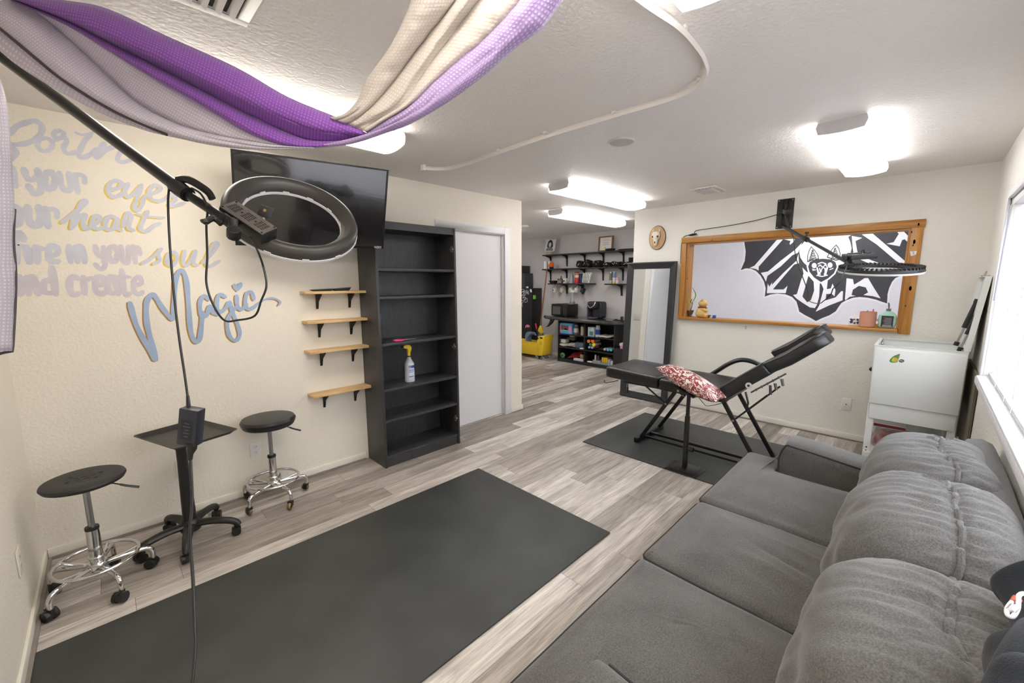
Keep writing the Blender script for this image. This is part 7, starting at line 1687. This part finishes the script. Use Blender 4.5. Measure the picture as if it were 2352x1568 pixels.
gt = Thing('green_tag', 'bright green tag at the side of the black cabinet', 'tag', (6.4, ly-.005, 1.28)); g0 = C7(345, 175, 6.34); gt.part('tag', MB().box(6.36, 6.42, ly-.03, ly-.001, g0.z-.04, g0.z+.04), cc('lime_green', 130, 206, 80), bev=.003)
tb = Thing('dark_crate', 'tall dark box standing on top of the black cabinet', 'box', (6.48, ly+.4, 1.401)); y0_ = B7(195, 1160, 6.36).y; tb.part('case', MB().box(6.36, 6.62, y0_, y0_+.42, 1.4005, B7(195, 1155, 6.36).z), mat('slate_box', (56, 58, 64), .5), bev=.003); tb.part('upper_case', MB().box(6.38, 6.62, B7(150, 1020, 6.38).y, y0_+.42, B7(195, 1155, 6.36).z+.001, B7(150, 1020, 6.38).z), mat('slate_box_dark', (46, 47, 52), .5), bev=.003)
wc = Thing('white_cup', 'little white cup on top of the black cabinet', 'cup', (6.42, B7(222, 1410, 6.38).y, 1.4008)); wc.part('cup', MB().lathe([(0, 0), (.026, 0), (.03, .035), (.026, .035), (.022, .004), (0, .004)], 16), WHITEP, local=True)
YB = mat('yellow_bucket_plastic', (236, 196, 44), .4)
mbk = Thing('mop_bucket', 'yellow wheeled mop bucket with wringer in the back room corner', 'mop bucket', (6.2, 5.72, 0))
by0, bym, by1 = C7(600, 1150, 6.12).y, C7(445, 1100, 6.05).y, 6.02
bx0, bx1 = 6.03, 6.29
def tub(y0, y1, zb, zt, tap):
    o = [[(bx0+tap, y0+tap, zb), (bx1-tap, y0+tap, zb), (bx1-tap, y1-tap, zb), (bx0+tap, y1-tap, zb)], [(bx0, y0, zt), (bx1, y0, zt), (bx1, y1, zt), (bx0, y1, zt)], [(bx0+.012, y0+.012, zt), (bx1-.012, y0+.012, zt), (bx1-.012, y1-.012, zt), (bx0+.012, y1-.012, zt)], [(bx0+tap+.012, y0+tap+.012, zb+.012), (bx1-tap-.012, y0+tap+.012, zb+.012), (bx1-tap-.012, y1-tap-.012, zb+.012), (bx0+tap+.012, y1-tap-.012, zb+.012)]]
    m_ = MB().grid([[V(*p) for p in r] for r in o], closed=True); m_.flat([V(*p) for p in reversed(o[0])]); m_.flat([V(*p) for p in o[3]]); return m_
mbk.part('tub', tub(bym-.05, by1, .075, .33, .022), YB, bev=.006)
mbk.part('rim', MB().tube([V(bx0, bym, .33), V(bx0, by1, .33), V(bx1, by1, .33), V(bx1, bym, .33)], .009, 8), YB)
wr = MB().prism([V(bx0-.012, bym+.02, .33), V(bx0-.012, bym-.01, .47), V(bx0-.012, by0-.02, .50), V(bx0-.012, by0+.03, .16), V(bx0-.012, by0+.05, .09), V(bx0-.012, bym-.01, .09)], (bx1-bx0+.012, 0, 0))
wro = mbk.part('wringer', wr, YB, bev=.01)
mbk.part('wringer_badge', MB().box(bx0-.0145, bx0-.0125, by0+.03, by0+.10, .43, .46), BLACKP, par=wro)
tri = [V(bx0-.0128, by0+.075+.042*math.cos(a), .335+.042*math.sin(a)) for a in (math.pi/2, math.pi/2+2.094, math.pi/2+4.189)]
mbk.part('warning_mark', MB().tube(tri, .003, 5, closed=True).tube([tri[0].lerp(tri[1], .5).lerp(tri[2], .33)+V(0, 0, .008), tri[0].lerp(tri[1], .5).lerp(tri[2], .33)+V(0, .004, -.012)], .005, 5), BLACKP, par=wro)
mbk.part('pivot', MB().cyl((bx0-.013, bym-.02, .43), (bx0-.017, bym-.02, .43), .014, n=14), BLACKP, par=wro)
hq = [C7(425, 900, 6.10), C7(432, 850, 6.12), C7(415, 745, 6.14), C7(395, 650, 6.16)]
hd_ = mbk.part('wringer_handle', MB().tube(hq[:3], .011, 8), BLACKP); mbk.part('handle_grip', MB().tube(hq[2:], .015, 10), cc('red_grip', 206, 36, 40), par=hd_)
for x in (bx0+.04, bx1-.04):
    for y in (by0+.07, bym+.06, by1-.06):
        w2 = mbk.part('caster', MB().cyl((x-.013, y, .037), (x+.013, y, .037), .036, n=18), cc('grey_wheel', 150, 152, 156) if 'grey_wheel' not in bpy.data.materials else bpy.data.materials['grey_wheel'], bev=.003); mbk.part('caster_hub', MB().cyl((x-.0155, y, .037), (x+.0155, y, .037), .014, n=12).box(x-.012, x+.012, y-.015, y+.015, .073, .08), BLACKP, par=w2)
mp = Thing('mop', 'blue grey string mop head resting in the yellow bucket', 'mop', (6.16, 5.85, .2))
ms = MB(); rr = random.Random(9); mc = C7(350, 880, 6.16)
for k in range(46):
    a = rr.uniform(-1, 1); b = rr.uniform(0, 1)
    top = V(6.10+.12*b, mc.y+.02-.09*abs(a)*a, mc.z+.09-.03*b+rr.uniform(-.01, .01)); bot = V(6.07+.18*b, mc.y+.1+.05*a, .14+.02*b)
    md = top.lerp(bot, .45)+V(-.02, .055, .05)
    ms.tube(catmull([V(6.15, mc.y-.08+rr.uniform(-.02, .02), mc.z+.03), top, md, bot], 4), .008, 5)
mp.part('strings', ms, mat('blue_grey_yarn', (112, 130, 154), .9), kind='stuff')
br1 = Thing('broom', 'wooden handled broom with a yellow socket leaning behind the bucket', 'broom', (6.45, 5.6, 0))
h0, h1 = C7(478, 700, 6.36), onx(1256.5, 618, 6.42)
br1.part('handle', MB().tube([h0, h1], .0125, 10), mat('brown_broom_wood', (150, 92, 62), .5))
yb = [C7(465, 690, 6.34), C7(490, 690, 6.34), C7(528, 812, 6.33), C7(500, 842, 6.33), C7(440, 800, 6.33), C7(430, 762, 6.33)]
br1.part('socket', MB().prism(yb, (.035, 0, 0)), YB, bev=.006)
br1.part('bristles', MB().prism([C7(445, 805, 6.335), C7(520, 830, 6.335), V(6.335, C7(540, 900, 6.335).y, .17), V(6.335, C7(430, 900, 6.335).y, .17)], (.03, 0, 0)), mat('grey_bristle', (104, 116, 126), .9))
br1.part('lower_bristles', MB().box(6.34, 6.36, h0.y-.09, h0.y+.03, .001, .17), bpy.data.materials['grey_bristle'])
